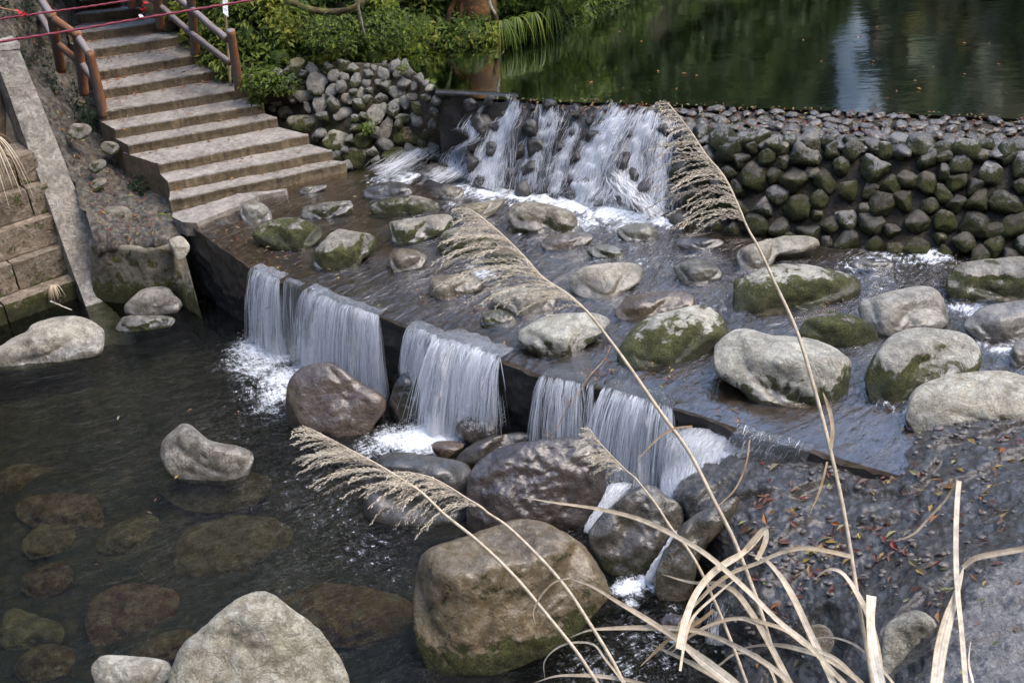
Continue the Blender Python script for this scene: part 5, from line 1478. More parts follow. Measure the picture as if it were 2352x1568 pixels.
# upper outline of the wall in the picture
topline = np.interp(px, [560, 640, 700, 740, 930, 1000, 1012], [180, 150, 139, 138, 140, 203, 208])
Y = topline[:, None] + (Y - 122) / (400 - 122) * (400 - topline[:, None])
Gw = P(X, Y, wall_sheet(X, Y)) + np.array([0, .08, -.09])
Gw = Gw + .05 * fbm(Gw * 3, 3, 5)[..., None] * np.array([0, -.5, 1])
o = mesh('earth_core', Gw.reshape(-1, 3), grid_faces(90, 70), M_SOIL); o.parent = wall; o.location = -wall.location
back = np.stack([Gw[:, 0], Gw[:, 0] + np.array([.05, .5, -.12]), Gw[:, 0] + np.array([.1, .9, -1.2])], 1)
o = mesh('wall_top', back.reshape(-1, 3), grid_faces(90, 3), M_OLDCONC); o.parent = wall; o.location = -wall.location
WS = [
    ([(190, 460), (230, 470), (300, 500), (400, 570), (415, 620), (380, 690), (300, 680), (210, 620)], dict(tint=(.33, .31, .27), stain=.2)),
    ([(535, 540), (560, 510), (790, 500), (835, 560), (800, 610), (700, 640), (580, 640)], dict(tint=(.27, .26, .22))),
    ([(660, 650), (700, 640), (740, 660), (770, 770), (740, 795), (680, 740)], dict(tint=(.25, .24, .21))),
    ([(780, 640), (820, 570), (880, 550), (960, 555), (985, 620), (970, 700), (900, 780), (830, 780), (790, 720)], dict(tint=(.27, .265, .26))),
    ([(690, 400), (740, 300), (790, 265), (870, 290), (960, 340), (1000, 400), (940, 440), (930, 530), (840, 545), (720, 480)], dict(tint=(.28, .27, .26))),
    ([(960, 310), (1010, 250), (1130, 235), (1165, 290), (1120, 340), (1060, 400), (990, 390)], dict(tint=(.28, .27, .27))),
    ([(940, 530), (980, 440), (1080, 410), (1105, 450), (1090, 560), (1010, 600), (950, 570)], dict(tint=(.26, .26, .26))),
    ([(1140, 560), (1180, 540), (1320, 545), (1345, 610), (1300, 670), (1200, 680), (1145, 620)], dict(tint=(.27, .25, .21), moss=.3)),
    ([(1320, 560), (1380, 470), (1420, 450), (1440, 520), (1490, 580), (1420, 600), (1340, 600)], dict(tint=(.27, .26, .23))),
    ([(1030, 830), (1060, 740), (1130, 710), (1250, 715), (1300, 770), (1280, 820), (1180, 850), (1080, 880)], dict(tint=(.28, .27, .25))),
    ([(740, 1050), (900, 960), (1250, 825), (1330, 820), (1395, 870), (1390, 980), (1330, 1040), (1150, 1040), (950, 1120), (800, 1140), (750, 1100)], dict(tint=(.22, .20, .165), stain=.5, moss=.4)),
    ([(890, 1150), (960, 1090), (980, 1020), (1070, 990), (1150, 1020), (1280, 1080), (1310, 1160), (1240, 1230), (1080, 1260), (950, 1210)], dict(tint=(.28, .27, .23), moss=.8)),
    ([(1440, 860), (1460, 780), (1540, 680), (1620, 645), (1700, 650), (1720, 720), (1690, 850), (1600, 920), (1500, 960), (1445, 920)], dict(tint=(.28, .275, .25), moss=.4)),
    ([(1580, 1050), (1620, 930), (1700, 880), (1760, 770), (1810, 780), (1800, 900), (1770, 1050), (1700, 1110), (1600, 1110)], dict(tint=(.19, .17, .15))),
    ([(1700, 690), (1850, 580), (1900, 590), (1910, 640), (1800, 690)], dict(tint=(.36, .35, .31))),
    ([(1780, 1040), (1800, 960), (1950, 960), (2170, 990), (2175, 1130), (2050, 1170), (1870, 1170), (1790, 1120)], dict(tint=(.20, .14, .09), moss=.8, stain=.6)),
    ([(1810, 840), (1850, 800), (1960, 795), (2050, 840), (2020, 890), (1900, 900), (1820, 870)], dict(tint=(.22, .21, .17), moss=.4)),
    ([(1990, 660), (2100, 640), (2280, 670), (2290, 720), (2200, 800), (2100, 820), (2020, 740)], dict(tint=(.24, .23, .18), moss=.9)),
    ([(1730, 480), (1790, 440), (1900, 480), (1965, 520), (1940, 560), (1850, 600), (1740, 570)], dict(tint=(.32, .31, .28))),
    ([(1945, 580), (1980, 540), (2080, 535), (2120, 590), (2060, 630), (1980, 620)], dict(tint=(.30, .29, .27))),
    ([(2180, 500), (2220, 440), (2290, 420), (2350, 480), (2260, 520)], dict(tint=(.36, .36, .33))),
    ([(2120, 580), (2180, 550), (2260, 560), (2290, 620), (2200, 640)], dict(tint=(.33, .31, .26), moss=.6)),
    ([(1150, 1300), (1180, 1240), (1260, 1215), (1430, 1215), (1540, 1250), (1640, 1330), (1600, 1400), (1450, 1450), (1290, 1480), (1240, 1400), (1160, 1350)], dict(tint=(.22, .205, .175), moss=.8)),
    ([(1270, 1080), (1450, 1020), (1580, 1020), (1570, 1120), (1480, 1200), (1360, 1230), (1300, 1150)], dict(tint=(.18, .175, .12), moss=1.0)),
    ([(1640, 1310), (1680, 1240), (1840, 1210), (1980, 1240), (1950, 1340), (1850, 1390), (1700, 1400)], dict(tint=(.12, .12, .08), moss=1.0)),
    ([(430, 870), (500, 820), (760, 810), (1000, 800), (1010, 880), (950, 960), (800, 1000), (700, 1030), (500, 970)], dict(tint=(.19, .18, .145), moss=.7)),
    ([(330, 790), (380, 700), (470, 690), (590, 700), (720, 790), (700, 810), (520, 820), (400, 850)], dict(tint=(.27, .26, .22), moss=.4)),
    ([(430, 240), (500, 110), (600, 85), (700, 120), (710, 210), (650, 270), (580, 310), (450, 270)], dict(tint=(.25, .22, .12), moss=.8, stain=.6)),
    ([(240, 760), (220, 680), (300, 660), (340, 720), (310, 780)], dict(tint=(.30, .28, .25))),
    ([(590, 470), (620, 440), (700, 450), (700, 500), (600, 520)], dict(tint=(.22, .22, .13), moss=.9)),
    ([(230, 450), (270, 390), (340, 400), (350, 470), (290, 500)], dict(tint=(.28, .21, .10), moss=.6, stain=.7)),
    ([(700, 380), (600, 330), (580, 380), (600, 430), (690, 420)], dict(tint=(.24, .23, .17), moss=.5)),
]
occ = []
for pts, kw in WS:
    q = crop('W', pts); yb = q[:, 1].max(); occ.append((q[:, 0].mean(), q[:, 1].mean(), .45 * math.sqrt(np.ptp(q[:, 0]) * np.ptp(q[:, 1]))))
    z = float(wall_sheet(q[np.argmax(q[:, 1]), 0], yb))
    blob_rock('stone', 'W', pts, z, None, None, tilt=60, flat=0, sub=4, wake=False, parent=wall, facet=.7, kf=.75, wl=z - .15, noise=.9, **{**dict(pale=.4), **kw})
# smaller stones filling the rest of the wall
cnt = 0
for _ in range(6000):
    x = rng.uniform(640, 1005); y = rng.uniform(141, 385)
    if y < np.interp(x, [640, 700, 740, 930, 1000], [165, 145, 143, 146, 208]) or (x < 760 and y > np.interp(x, [640, 760], [225, 330])): continue
    r_px = rng.uniform(10, 19) if y < 215 else rng.uniform(12, 22)
    if any((x - a) ** 2 + ((y - b) * 1.15) ** 2 < (.74 * (r_px + c)) ** 2 for a, b, c in occ): continue
    occ.append((x, y, r_px)); cnt += 1
    z = float(wall_sheet(x, y + r_px * .6))
    p_ = P(x, y, z + .06)
    nn = np.array([.1, -.75, .65])
    lay_stone('stone', wall, p_, nn, r_px * ((p_ - CAM) @ FWD) / FOC * 1.12, np.array([.27, .265, .24]) * rng.uniform(.65, 1.2), moss=rng.choice([0, .3, .6, .8]), pale=.5, stain=.3, wl=z - .2)
    if cnt > 68: break

# ------------------------------------------------------------------ concrete pillar, block wall, abutment on the left bank
def prism(name, bottom, top, mat, parent, rough=.02, n=26):
    b = np.asarray(bottom, float); t = np.asarray(top, float); k = len(b)
    # refine ring
    def ring(q):
        out = []
        for i in range(k): out += [q[i] * (1 - s) + q[(i + 1) % k] * s for s in np.linspace(0, 1, 7)[:-1]]
        return np.array(out)
    rb, rt_ = ring(b), ring(t)
    V = np.stack([rb * (1 - s) + rt_ * s for s in np.linspace(0, 1, n)], 0)
    nr = V.shape[1]
    cen = V.mean(1, keepdims=True)
    dirn = (V - cen); dirn /= np.linalg.norm(dirn, axis=-1)[..., None]
    V = V + dirn * (rough * fbm(V * 4, 4, 5) + rough * .5 * fbm(V * 15, 2, 3))[..., None]
    F = grid_faces(n, nr, True)
    mb = MB(); mb.add(V.reshape(-1, 3), F)
    c = V[-1].mean(0); base = (n - 1) * nr
    mb.V.append(c[None]); mb.A.append(np.array([.5])); ci = mb.n; mb.n += 1
    i = np.arange(nr); mb.F.append(np.stack([base + i, base + (i + 1) % nr, np.full(nr, ci), np.full(nr, ci)], -1))
    return mb.build(name, mat, parent, smooth=False)


pil = thing('concrete_buttress', P(197, 705, 0), 'leaning rough concrete buttress rising from the pool at the left', 'buttress')
z0 = -.5
B0 = [P(162, 690, 0), P(197, 704, 0), P(273, 681, 0)]; dB = B0[2] - B0[1]
B0.append(B0[0] + dB)
T0 = [P(-22, 112, 3.3), P(-16, 118, 3.3), P(44, 112, 3.3)]
ba = np.cross(dB, [0, 0, 1.]); ba /= np.linalg.norm(ba)
if ba[1] < 0: ba = -ba
bottom = [B0[1], B0[2], B0[2] + ba * .8, B0[1] + ba * .8 + (B0[0] - B0[1]) * .4]
tl_ = [T0[1], T0[2], T0[2] + ba * .5, T0[1] + ba * .5 + (B0[0] - B0[1]) * .2]
ext = [b + (b - t) * .18 for b, t in zip(bottom, tl_)]
prism('shaft', ext, tl_, M_PILLAR, pil, .03)
capb = [t + (t - np.mean(tl_, 0)) * .06 for t in tl_]
prism('cap', capb, [c + np.array([0, .05, .07]) for c in capb], M_CONC, pil, .008, 3)

bw = thing('block_wall', P(60, 722, 0), 'stepped retaining wall of big brown-stained concrete blocks at the left edge', 'retaining wall')
L0, L1 = P(-420, 905, 0), P(168, 690, 0)
dl = (L1 - L0); ln = np.linalg.norm(dl); dl /= ln
nb_ = np.array([-dl[1], dl[0], 0]); nb_ = nb_ if nb_[1] > 0 else -nb_
for c in range(5):
    h0 = -.35 if c == 0 else .30 + (c - 1) * .43
    h1 = .30 + c * .43
    sb = 0 if c == 0 else .10 + .24 * c
    x = -.4 - (c % 2) * .8
    while x < ln + .35:
        wl_ = 1.45 + rng.uniform(-.25, .4)
        x1 = min(x + wl_, ln + .35)
        a = L0 + dl * (x + .012) + nb_ * sb; b = L0 + dl * (x1 - .012) + nb_ * sb
        bot = [a + [0, 0, h0], b + [0, 0, h0], b + nb_ * .9 + [0, 0, h0], a + nb_ * .9 + [0, 0, h0]]
        top = [a + nb_ * .05 + [0, 0, h1 - .015], b + nb_ * .05 + [0, 0, h1 - .015], b + nb_ * .9 + [0, 0, h1 - .015], a + nb_ * .9 + [0, 0, h1 - .015]]
        prism('block', bot, top, M_OLDCONC, bw, .022, 10)
        x = x1
# abutment under the leafy slope
ab = thing('concrete_abutment', P(330, 670, 0), 'low mossy concrete abutment between the buttress and the weir', 'abutment')
fa = [P(215, 690, 0), P(345, 700, 0), P(405, 690, 0), P(440, 715, 0), P(465, 735, 0)]
ta = [P(205, 560, .90), P(330, 574, .88), P(398, 568, .93), P(402, 530, .98), P(404, 505, 1.04)]
rows = []
for f_, t_ in zip(fa, ta): rows.append([f_ + (f_ - t_) * .3, f_, t_, t_ + np.array([-.05, .5, .02]), t_ + np.array([-.1, 1.1, .0])])
Ra = np.array(rows)
Rg = np.stack([np.stack([np.interp(np.linspace(0, 4, 60), np.arange(5), Ra[:, j, k]) for k in range(3)], -1) for j in range(5)], 1)
Rg = np.stack([np.stack([np.interp(np.linspace(0, 4, 50), np.arange(5), Rg[i, :, k]) for k in range(3)], -1) for i in range(60)], 0)
Rg = Rg + (.06 * fbm(Rg * 2.5, 4, 4) + .02 * fbm(Rg * 9, 3, 4))[..., None] * np.array([.2, -1, .4])
o = mesh('face', Rg.reshape(-1, 3), grid_faces(60, 50), rock_material('mossy_abutment', use_obj=False, tint=(.17, .155, .12), moss=.55, stain=.5, wl=.05, world=True, tex=1.4, pale=.1)); o.parent = ab; o.location = -ab.location
blob_rock('boulder', 'L', [(1965, 515), (2010, 440), (2130, 415), (2200, 480), (2245, 560), (2180, 650), (2110, 690), (2060, 640), (2020, 570)], .85, 'pale square-cut lump of concrete on the corner between abutment and apron', 'concrete lump', tilt=60, flat=0, wake=False, tint=(.36, .345, .31), pale=.5, wl=-3)

# ------------------------------------------------------------------ leafy slope left of the stairs
slope_z = tps([(-400, -300, 5.2), (-250, -60, 4.4), (60, -160, 4.3), (200, -190, 4.0), (-250, 130, 3.6), (0, 100, 3.3), (60, 100, 3.05), (120, 130, 2.55), (90, 30, 3.3), (60, 240, 2.55), (130, 250, 2.2), (190, 240, 1.85), (215, 300, 1.65),
               (110, 370, 1.9), (200, 350, 1.55), (255, 350, 1.40), (170, 470, 1.30), (250, 440, 1.15), (320, 430, 1.05), (210, 560, .95), (300, 520, .93), (375, 470, .95), (400, 520, .95), (392, 556, .90), (270, 562, .88), (330, 568, .86), (300, 600, .45), (390, 600, .45), (240, 600, .5), (320, 645, -.2), (410, 640, -.2), (250, 640, -.1), (-100, 300, 2.9), (-100, 420, 2.6), (-300, 500, 2.6), (30, 420, 2.2), (90, 520, 1.6)])
py = np.linspace(-300, 640, 190)
X = np.interp(py, [-300, -60, 60, 110, 575, 640], [-420, -380, -60, 20, 225, 245])[None, :] * (1 - np.linspace(0, 1, 190))[:, None] + 415 * np.linspace(0, 1, 190)[:, None]
Y = np.broadcast_to(py[None, :], X.shape); Zs = slope_z(X, Y)
Gs = P(X, Y, Zs); Gs = Gs + gridnormals(Gs) * (.20 * fbm(Gs * 2.0, 4, 21, ridged=True) + .03 * fbm(Gs * 8, 3, 4))[..., None]
py = np.linspace(60, 400, 60)
X = -700 * (1 - np.linspace(0, 1, 60))[:, None] + np.interp(py, [60, 110, 300, 520], [-30, -15, 20, 70])[None] * np.linspace(0, 1, 60)[:, None]
Y = np.broadcast_to(py[None, :], X.shape)
bk_z = tps([(-700, 60, 5.0), (60, 60, 3.1), (-300, 150, 4.0), (40, 150, 2.75), (-20, 300, 2.30), (-300, 350, 2.5), (-700, 400, 2.8), (60, 400, 1.5), (-20, 400, 1.75), (-20, 520, .9), (-500, 520, 1.5), (60, 520, .7)])
Gq = P(X, Y, bk_z(X, Y)); Gq = Gq + gridnormals(Gq) * (.15 * fbm(Gq * 1.6, 4, 5))[..., None]
tag(mesh('bank', Gq.reshape(-1, 3), grid_faces(60, 60), M_SOIL), 'dark earth bank above the block wall', 'bank', kind='structure')
tag(mesh('bank_slope', Gs.reshape(-1, 3), grid_faces(190, 190), rock_material('slope_rock', use_obj=False, tint=(.08, .072, .064), stain=.45, moss=.3, wl=-9, world=True, tex=1.3, pale=.2, bumpk=1.5)), 'rocky slope beside the stairs', 'slope', kind='structure')
for c, pts, z, lab in [('V', [(200, 385), (212, 368), (240, 365), (246, 378), (232, 392), (212, 398)], 1.55, 'small mossy rock lying among leaves beside the buttress, upper of two'),
                       ('V', [(195, 430), (210, 412), (238, 408), (250, 416), (235, 430), (212, 440)], 1.3, 'small mossy rock lying among leaves beside the buttress, lower of two'),
                       ('V', [(215, 500), (235, 478), (280, 470), (310, 490), (290, 520), (240, 525)], .95, 'flat bluish-grey rock at the bottom of the leafy slope above the abutment'),
                       ('V', [(150, 300), (168, 282), (205, 285), (215, 302), (190, 318), (160, 315)], 2.0, 'grey rock high on the leafy slope between buttress and handrail'),
                       ('V', [(225, 335), (245, 322), (275, 330), (280, 348), (250, 356)], 1.6, 'small grey rock under the left edge of the stairs')]:
    blob_rock('boulder', c, pts, z, lab, 'rock', tilt=40, wake=False, tint=(.17, .16, .14), moss=.4, wl=z - .1, sub=4)

# ------------------------------------------------------------------ wooded bank behind the pond
wl_px = np.array([(-500, -40, 4.4), (-100, -160, 4.6), (200, -140, 4.3), (420, 30, 2.9), (545, 150, 2.35), (640, 142, 2.4), (740, 134, 2.34), (830, 131, 2.3), (905, 128, 2.3), (950, 98, 2.3), (1035, 96, 2.3), (1110, 92, 2.3), (1130, 72, 2.3), (1240, 58, 2.3), (1300, 30, 2.3), (1380, -10, 2.3), (1500, -60, 2.3), (1700, -130, 2.3), (2100, -250, 2.3)], float)
WLN = P(wl_px[:, 0], wl_px[:, 1], wl_px[:, 2])
WLN = spline(WLN, 260)
hts = np.linspace(-.6, 7, 80)
tang = np.gradient(WLN, axis=0); nout = np.stack([-tang[:, 1], tang[:, 0], 0 * tang[:, 0]], -1); nout /= np.linalg.norm(nout, axis=1)[:, None]
nout = np.where((nout[:, 1] < 0)[:, None], -nout, nout)
Gk = WLN[:, None, :] + nout[:, None, :] * (np.clip(hts, 0, None)[None, :, None] * .55 + .25 * np.clip(hts, -1, .5)[None, :, None]) + np.array([0, 0, 1.0]) * hts[None, :, None]
Gk = Gk + nout[:, None, :] * (.45 * fbm(Gk * .8, 3, 2) + .18 * fbm(Gk * 2.3, 3, 4))[..., None]
tag(mesh('pond_bank', Gk.reshape(-1, 3), grid_faces(260, 80), M_SOIL), 'steep earth bank behind the pond', 'bank', kind='structure')


def leaf_quads(pos, nrm, size, aspect=.45, bend=.25, up=None):
    """diamond leaves with a fold; returns V, F"""
    n = len(pos)
    d = rng.normal(size=(n, 3))
    if up is not None: d = d * .7 + up
    d = d - (d * nrm).sum(-1, keepdims=True) * nrm; d /= np.linalg.norm(d, axis=1)[:, None] + 1e-9
    s = np.cross(nrm, d)
    sz = size[:, None]
    V = np.stack([pos, pos + d * sz * .5 + s * sz * aspect * .5 + nrm * sz * bend * .3, pos + d * sz - nrm * sz * bend * .2, pos + d * sz * .5 - s * sz * aspect * .5 + nrm * sz * bend * .3], 1).reshape(-1, 3)
    return V, np.arange(4 * n).reshape(n, 4)


def unit(v): return v / (np.linalg.norm(v, axis=-1, keepdims=True) + 1e-9)


# undergrowth cover: clumped leaves over the bank
nk = gridnormals(Gk)
nk = np.where((nk * -nout[:, None, :]).sum(-1, keepdims=True) < 0, -nk, nk)
N_ = 125000
_dk = Gk - CAM; _pk = np.stack([1176 + FOC * (_dk @ RT) / (_dk @ FWD), 784 - FOC * (_dk @ UP) / (_dk @ FWD)], -1)
wk = np.where((_pk[..., 0] > 380) & (_pk[..., 0] < 1500) & (_pk[..., 1] > -160) & (_pk[..., 1] < 180), 1.0, np.where(_pk[..., 0] >= 1200, .35, .06))[:-1, :-1]
wk[:, :4] = 0
ci = rng.choice(wk.size, N_, p=(wk / wk.sum()).ravel())
iu = ci // wk.shape[1] + rng.random(N_); ih = ci % wk.shape[1] + rng.random(N_)
a0 = iu.astype(int); b0 = ih.astype(int)
pos = Gk[a0, b0] + (Gk[a0 + 1, b0] - Gk[a0, b0]) * (iu - a0)[:, None] + (Gk[a0, b0 + 1] - Gk[a0, b0]) * (ih - b0)[:, None]
nn = nk[a0, b0]
cl = fbm(pos * 1.5, 3, 55)
keepm = (cl > -.28)
# gaps of bare earth and wood
pos, nn, cl = pos[keepm], nn[keepm], cl[keepm]
pos = pos + nn * (rng.uniform(0, .28, len(pos)) * (1 + 1.6 * np.clip(cl, -.3, .5)))[:, None] + rng.normal(0, .04, (len(pos), 3))
ln_ = unit(nn * .5 + np.array([0, -.35, .9]) + rng.normal(0, .45, (len(pos), 3)))
V, F = leaf_quads(pos, ln_, rng.uniform(.05, .16, len(pos)) * np.where(pos[:, 2] > 4.2, 2.2, 1), .42, .3, up=np.array([0, -.3, -.8]))
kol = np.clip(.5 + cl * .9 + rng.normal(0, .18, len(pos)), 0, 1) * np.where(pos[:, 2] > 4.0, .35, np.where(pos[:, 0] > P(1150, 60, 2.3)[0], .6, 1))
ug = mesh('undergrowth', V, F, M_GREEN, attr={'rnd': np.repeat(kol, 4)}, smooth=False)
tag(ug, 'tangled green undergrowth covering the bank behind the pond', 'undergrowth', kind='stuff')
# dark leaves on the slope at top left
N_ = 5200
qx = rng.uniform(-60, 215, N_); qy = rng.uniform(-30, 330, N_)
m = (np.abs(qx - np.interp(qy, [0, 120, 200, 330], [40, 75, 140, 225])) < np.interp(qy, [0, 130, 200, 330], [60, 60, 42, 20])) & (noise3(np.stack([qx * .03, qy * .03, qx * 0], -1), 9) > -.18)
qx, qy = qx[m], qy[m]
pos = P(qx, qy, slope_z(qx, qy)) + np.array([0, 0, 1]) * rng.uniform(.02, .22, len(qx))[:, None]
V, F = leaf_quads(pos, unit(np.array([.1, -.4, .9]) + rng.normal(0, .4, (len(pos), 3))), rng.uniform(.05, .11, len(pos)), .45, .3)
tag(mesh('creeper', V, F, M_DKGREEN, attr={'rnd': rng.random(len(pos)).repeat(4)}, smooth=False), 'dark green creeper spreading over the slope left of the handrail', 'creeper', kind='stuff')


def shrub(label, px_, py_, z, rad, n, mat, lsize, parent_cat='shrub', asp=.45, squash=.7):
    c = P(px_, py_, z) + np.array([0, 0, rad * squash * .5])
    t = thing('shrub', c - [0, 0, rad * squash * .5], label, parent_cat)
    d = unit(rng.normal(size=(n, 3))); rr = rad * rng.uniform(.35, 1, n) ** .6
    pos = c + d * rr[:, None] * np.array([1, 1, squash]) * (1 + .35 * noise3(d * 2.2 + px_, 4))[:, None]
    V, F = leaf_quads(pos, unit(d * .4 + np.array([0, -.3, .8]) + rng.normal(0, .4, (n, 3))), rng.uniform(.7, 1.3, n) * lsize, asp, .3, up=np.array([0, -.2, -.5]))
    o = mesh('foliage', V, F, mat, attr={'rnd': np.clip(.45 + .5 * noise3(pos * 5, 3) + rng.normal(0, .15, n), 0, 1).repeat(4)}, smooth=False); o.parent = t; o.location = -t.location
    mb = MB()
    for k in range(6):
        e = c + d[k] * rad * .7 * np.array([1, 1, squash])
        Vt, Ft = tube(spline(np.array([np.array(t.location), (np.array(t.location) + e) / 2 + rng.normal(0, .03, 3), e]), 8), .006, 5); mb.add(Vt, Ft)
    mb.build('stem', M_TWIG, t)


shrub('leafy shrub growing over the left edge of the stairs', 190, 292, 1.75, .30, 420, M_DKGREEN, .085)
shrub('green bush at the foot of the right handrail', 600, 200, 2.2, .34, 500, M_GREEN, .09)
shrub('small fern-like plant between the pale angular stone and the handrail', 590, 240, 1.9, .16, 160, M_GREEN, .07)
shrub('green weeds among the stones of the wall', 655, 205, 2.1, .26, 300, M_GREEN, .07)
shrub('rounded bush overhanging the pond beside the dead vine', 885, 92, 2.6, .55, 1100, M_GREEN, .085)
shrub('leafy bush at the pond edge left of the dead vine', 760, 100, 2.7, .5, 900, M_GREEN, .09)
shrub('bright green tuft in the cobble wall above the green mossy stone', 845, 300, 1.6, .14, 110, M_GREEN, .06)
shrub('hanging leafy bush reaching over the pond at top centre', 1310, -25, 3.0, .7, 1300, M_GREEN, .12)
shrub('low yellow-green bush at the foot of the orange tree trunk', 1085, 84, 2.35, .42, 700, M_FERN, .09)
shrub('moss-green cushion plant at the corner of the cobble wall', 925, 165, 2.42, .13, 140, M_GREEN, .04)


def frondplant(name, label, cat, px_, py_, z, n, length, mat, droop=1.0, fern=True, wid=.032, heading=None, seed=0, grp=None):
    b = P(px_, py_, z)
    t = thing(name, b, label, cat, grp)
    for k in range(n):
        az = rng.uniform(0, 2 * math.pi) if heading is None else heading + rng.normal(0, .7)
        L = length * rng.uniform(.7, 1.15); hd = np.array([math.cos(az), math.sin(az), 0])
        s = np.linspace(0, 1, 14)
        path = b + hd * (L * (s - .15 * s ** 3))[:, None] * .85 + np.array([0, 0, 1]) * (L * (.75 * s - droop * .95 * s ** 2))[:, None]
        mb = MB()
        lat = np.cross(unit(np.gradient(path, axis=0)), [0, 0, 1.]); lat = unit(lat)
        cval = rng.uniform(.1, .9)
        if fern:
            for i in range(2, 14):
                for sg in (-1, 1):
                    ll = wid * 2.1 * math.sin(math.pi * min(1, .12 + .9 * (1 - s[i]))) * rng.uniform(.85, 1.1)
                    p0 = path[i]; tip = p0 + lat[i] * sg * ll + unit(np.gradient(path, axis=0))[i] * ll * .35 - np.array([0, 0, .25 * ll])
                    dd = unit(np.gradient(path, axis=0))[i] * L * .014
                    mb.add(np.array([p0 - dd, p0 + dd, (p0 + tip) / 2 + dd * .9, tip, ]), [[0, 1, 2, 3]], cval)
                    mb.add(np.array([p0 - dd, (p0 + tip) / 2 - dd * .7, tip, (p0 + tip) / 2]), [[0, 1, 2, 3]], cval)
            ribbons(mb, path, np.full(14, .004), lat, np.full(14, .1))
        else:
            ribbons(mb, path, wid * np.sin(np.linspace(.5, math.pi - .03, 14)) * .35 + 4e-4, lat, np.full(14, cval))
        o = mb.build('frond' if fern else 'blade', mat, t, smooth=False)


shrub('trailing green plant under the lower left edge of the stairs', 325, 432, 1.1, .22, 200, M_DKGREEN, .07)
G_F = 'ferns on the pond bank'
frondplant('fern', 'bright yellow-green fern hanging over the pond, left of the orange tree trunk', 'fern', 985, 40, 2.9, 8, .6, M_FERN, 1.5, heading=-1.7, grp=G_F)
frondplant('fern', 'fern with drooping fronds at the foot of the orange tree trunk', 'fern', 1075, 62, 2.65, 8, .55, M_FERN, 1.4, heading=-1.5, grp=G_F)
frondplant('fern', 'dark fern at the top of the bank near the mossy branch', 'fern', 690, -12, 3.6, 7, .6, M_FERN, 1.2, heading=-1.6, grp=G_F)
frondplant('fern', 'fern at the pond corner above the cobble wall', 'fern', 860, 118, 2.45, 7, .38, M_FERN, 1.2, heading=-1.5, grp=G_F)
frondplant('fern', 'fern on the bank just right of the notice sign', 'fern', 575, 60, 2.95, 7, .5, M_FERN, 1.2, heading=-1.4, grp=G_F)
frondplant('fern', 'fern growing where the mossy boulder meets the undergrowth', 'fern', 640, 118, 2.6, 7, .42, M_FERN, 1.2, heading=-1.4, grp=G_F)
frondplant('sedge', 'tuft of narrow green blades on the corner of the abutment', 'sedge', 388, 497, 1.02, 55, .42, M_GREEN, 1.35, fern=False, wid=.03, heading=-2.1)
frondplant('sedge', 'small tuft of green blades on the end of the cobble wall by the pond', 'sedge', 985, 188, 2.3, 22, .22, M_GREEN, 1.1, fern=False, wid=.025)
frondplant('dry_grass_tuft', 'long pale dry grass hanging down over the block wall at the left edge', 'dry grass', -30, 318, 2.5, 46, .85, M_GRASS, 1.75, fern=False, wid=.016, heading=-1.1)
frondplant('dry_grass_tuft', 'short dry yellow tuft on the lowest course of the block wall', 'dry grass', 122, 655, .34, 24, .22, M_GRASS, 1.7, fern=False, wid=.015, heading=-1.3)
for k, (x, y) in enumerate([(1150, 50), (1185, 42), (1222, 32), (1262, 16)]):
    frondplant('sedge', 'long drooping grass hanging into the pond right of the orange trunk', 'sedge', x, y, 2.75, 20, .52, M_GREEN, 1.7, fern=False, wid=.028, heading=-1.6, grp='drooping grass along the pond')

# tree with orange flaking trunk at the water, roots and dead vine
tr = thing('tree', P(1095, 88, 2.3), 'leaning tree with an orange-brown flaking trunk at the pond edge', 'tree')
mb = MB()
base = P(1098, 84, 2.32) + np.array([0, .25, 0])
path = spline(np.array([base + [0, 0, -.4], base + [-.03, 0, .5], base + [-.12, .1, 1.6], base + [-.1, .3, 3.2], base + [.3, .5, 5.2]]), 30)
V, F = tube(path, np.linspace(.36, .2, 30) * (1 + .18 * noise3(np.c_[np.arange(30) * .4, np.zeros(30), np.zeros(30)], 3)), 20)
cc = np.repeat(path, 20, 0); V[:600] = cc + (V[:600] - cc) * (1 + .35 * fbm(V[:600] * np.array([4, 4, 1.2]), 3, 8, ridged=True))[:, None]
mb.add(V, F); mb.build('trunk', M_BARK, tr)
for dx in (-.45, -.25, .3):
    mb = MB(); V, F = tube(spline(np.array([base + [dx * .3, -.1, 1.0], base + [dx, -.25, .45], base + [dx * 1.25, -.3, -.35]]), 14), np.linspace(.06, .035, 14), 8); mb.add(V, F); mb.build('root', M_BARK, tr)
n = 1500; c = base + np.array([.4, .6, 5.6]); d = unit(rng.normal(size=(n, 3))); pos = c + d * (1.9 * rng.uniform(.3, 1, n) ** .5)[:, None] * np.array([1.3, 1, .7])
V, F = leaf_quads(pos, unit(d * .3 + [0, 0, .8] + rng.normal(0, .4, (n, 3))), rng.uniform(.12, .25, n), .5, .3)
o = mesh('crown', V, F, M_GREEN, attr={'rnd': rng.random(n).repeat(4)}, smooth=False); o.parent = tr; o.location = -tr.location


def stick(name, label, cat, pts, rad, mat):
    q = np.array([P(x, y, z) for x, y, z in pts]); path = spline(q, 24)
    path = path + .012 * np.stack([noise3(np.c_[np.arange(24) * .5, np.zeros(24), np.full(24, k)], 4) for k in range(3)], -1)
    V, F = tube(path, np.linspace(rad[0], rad[1], 24), 7); mb = MB(); mb.add(V, F)
    return tag(mb.build(name, mat, loc=path[0]), label, cat)


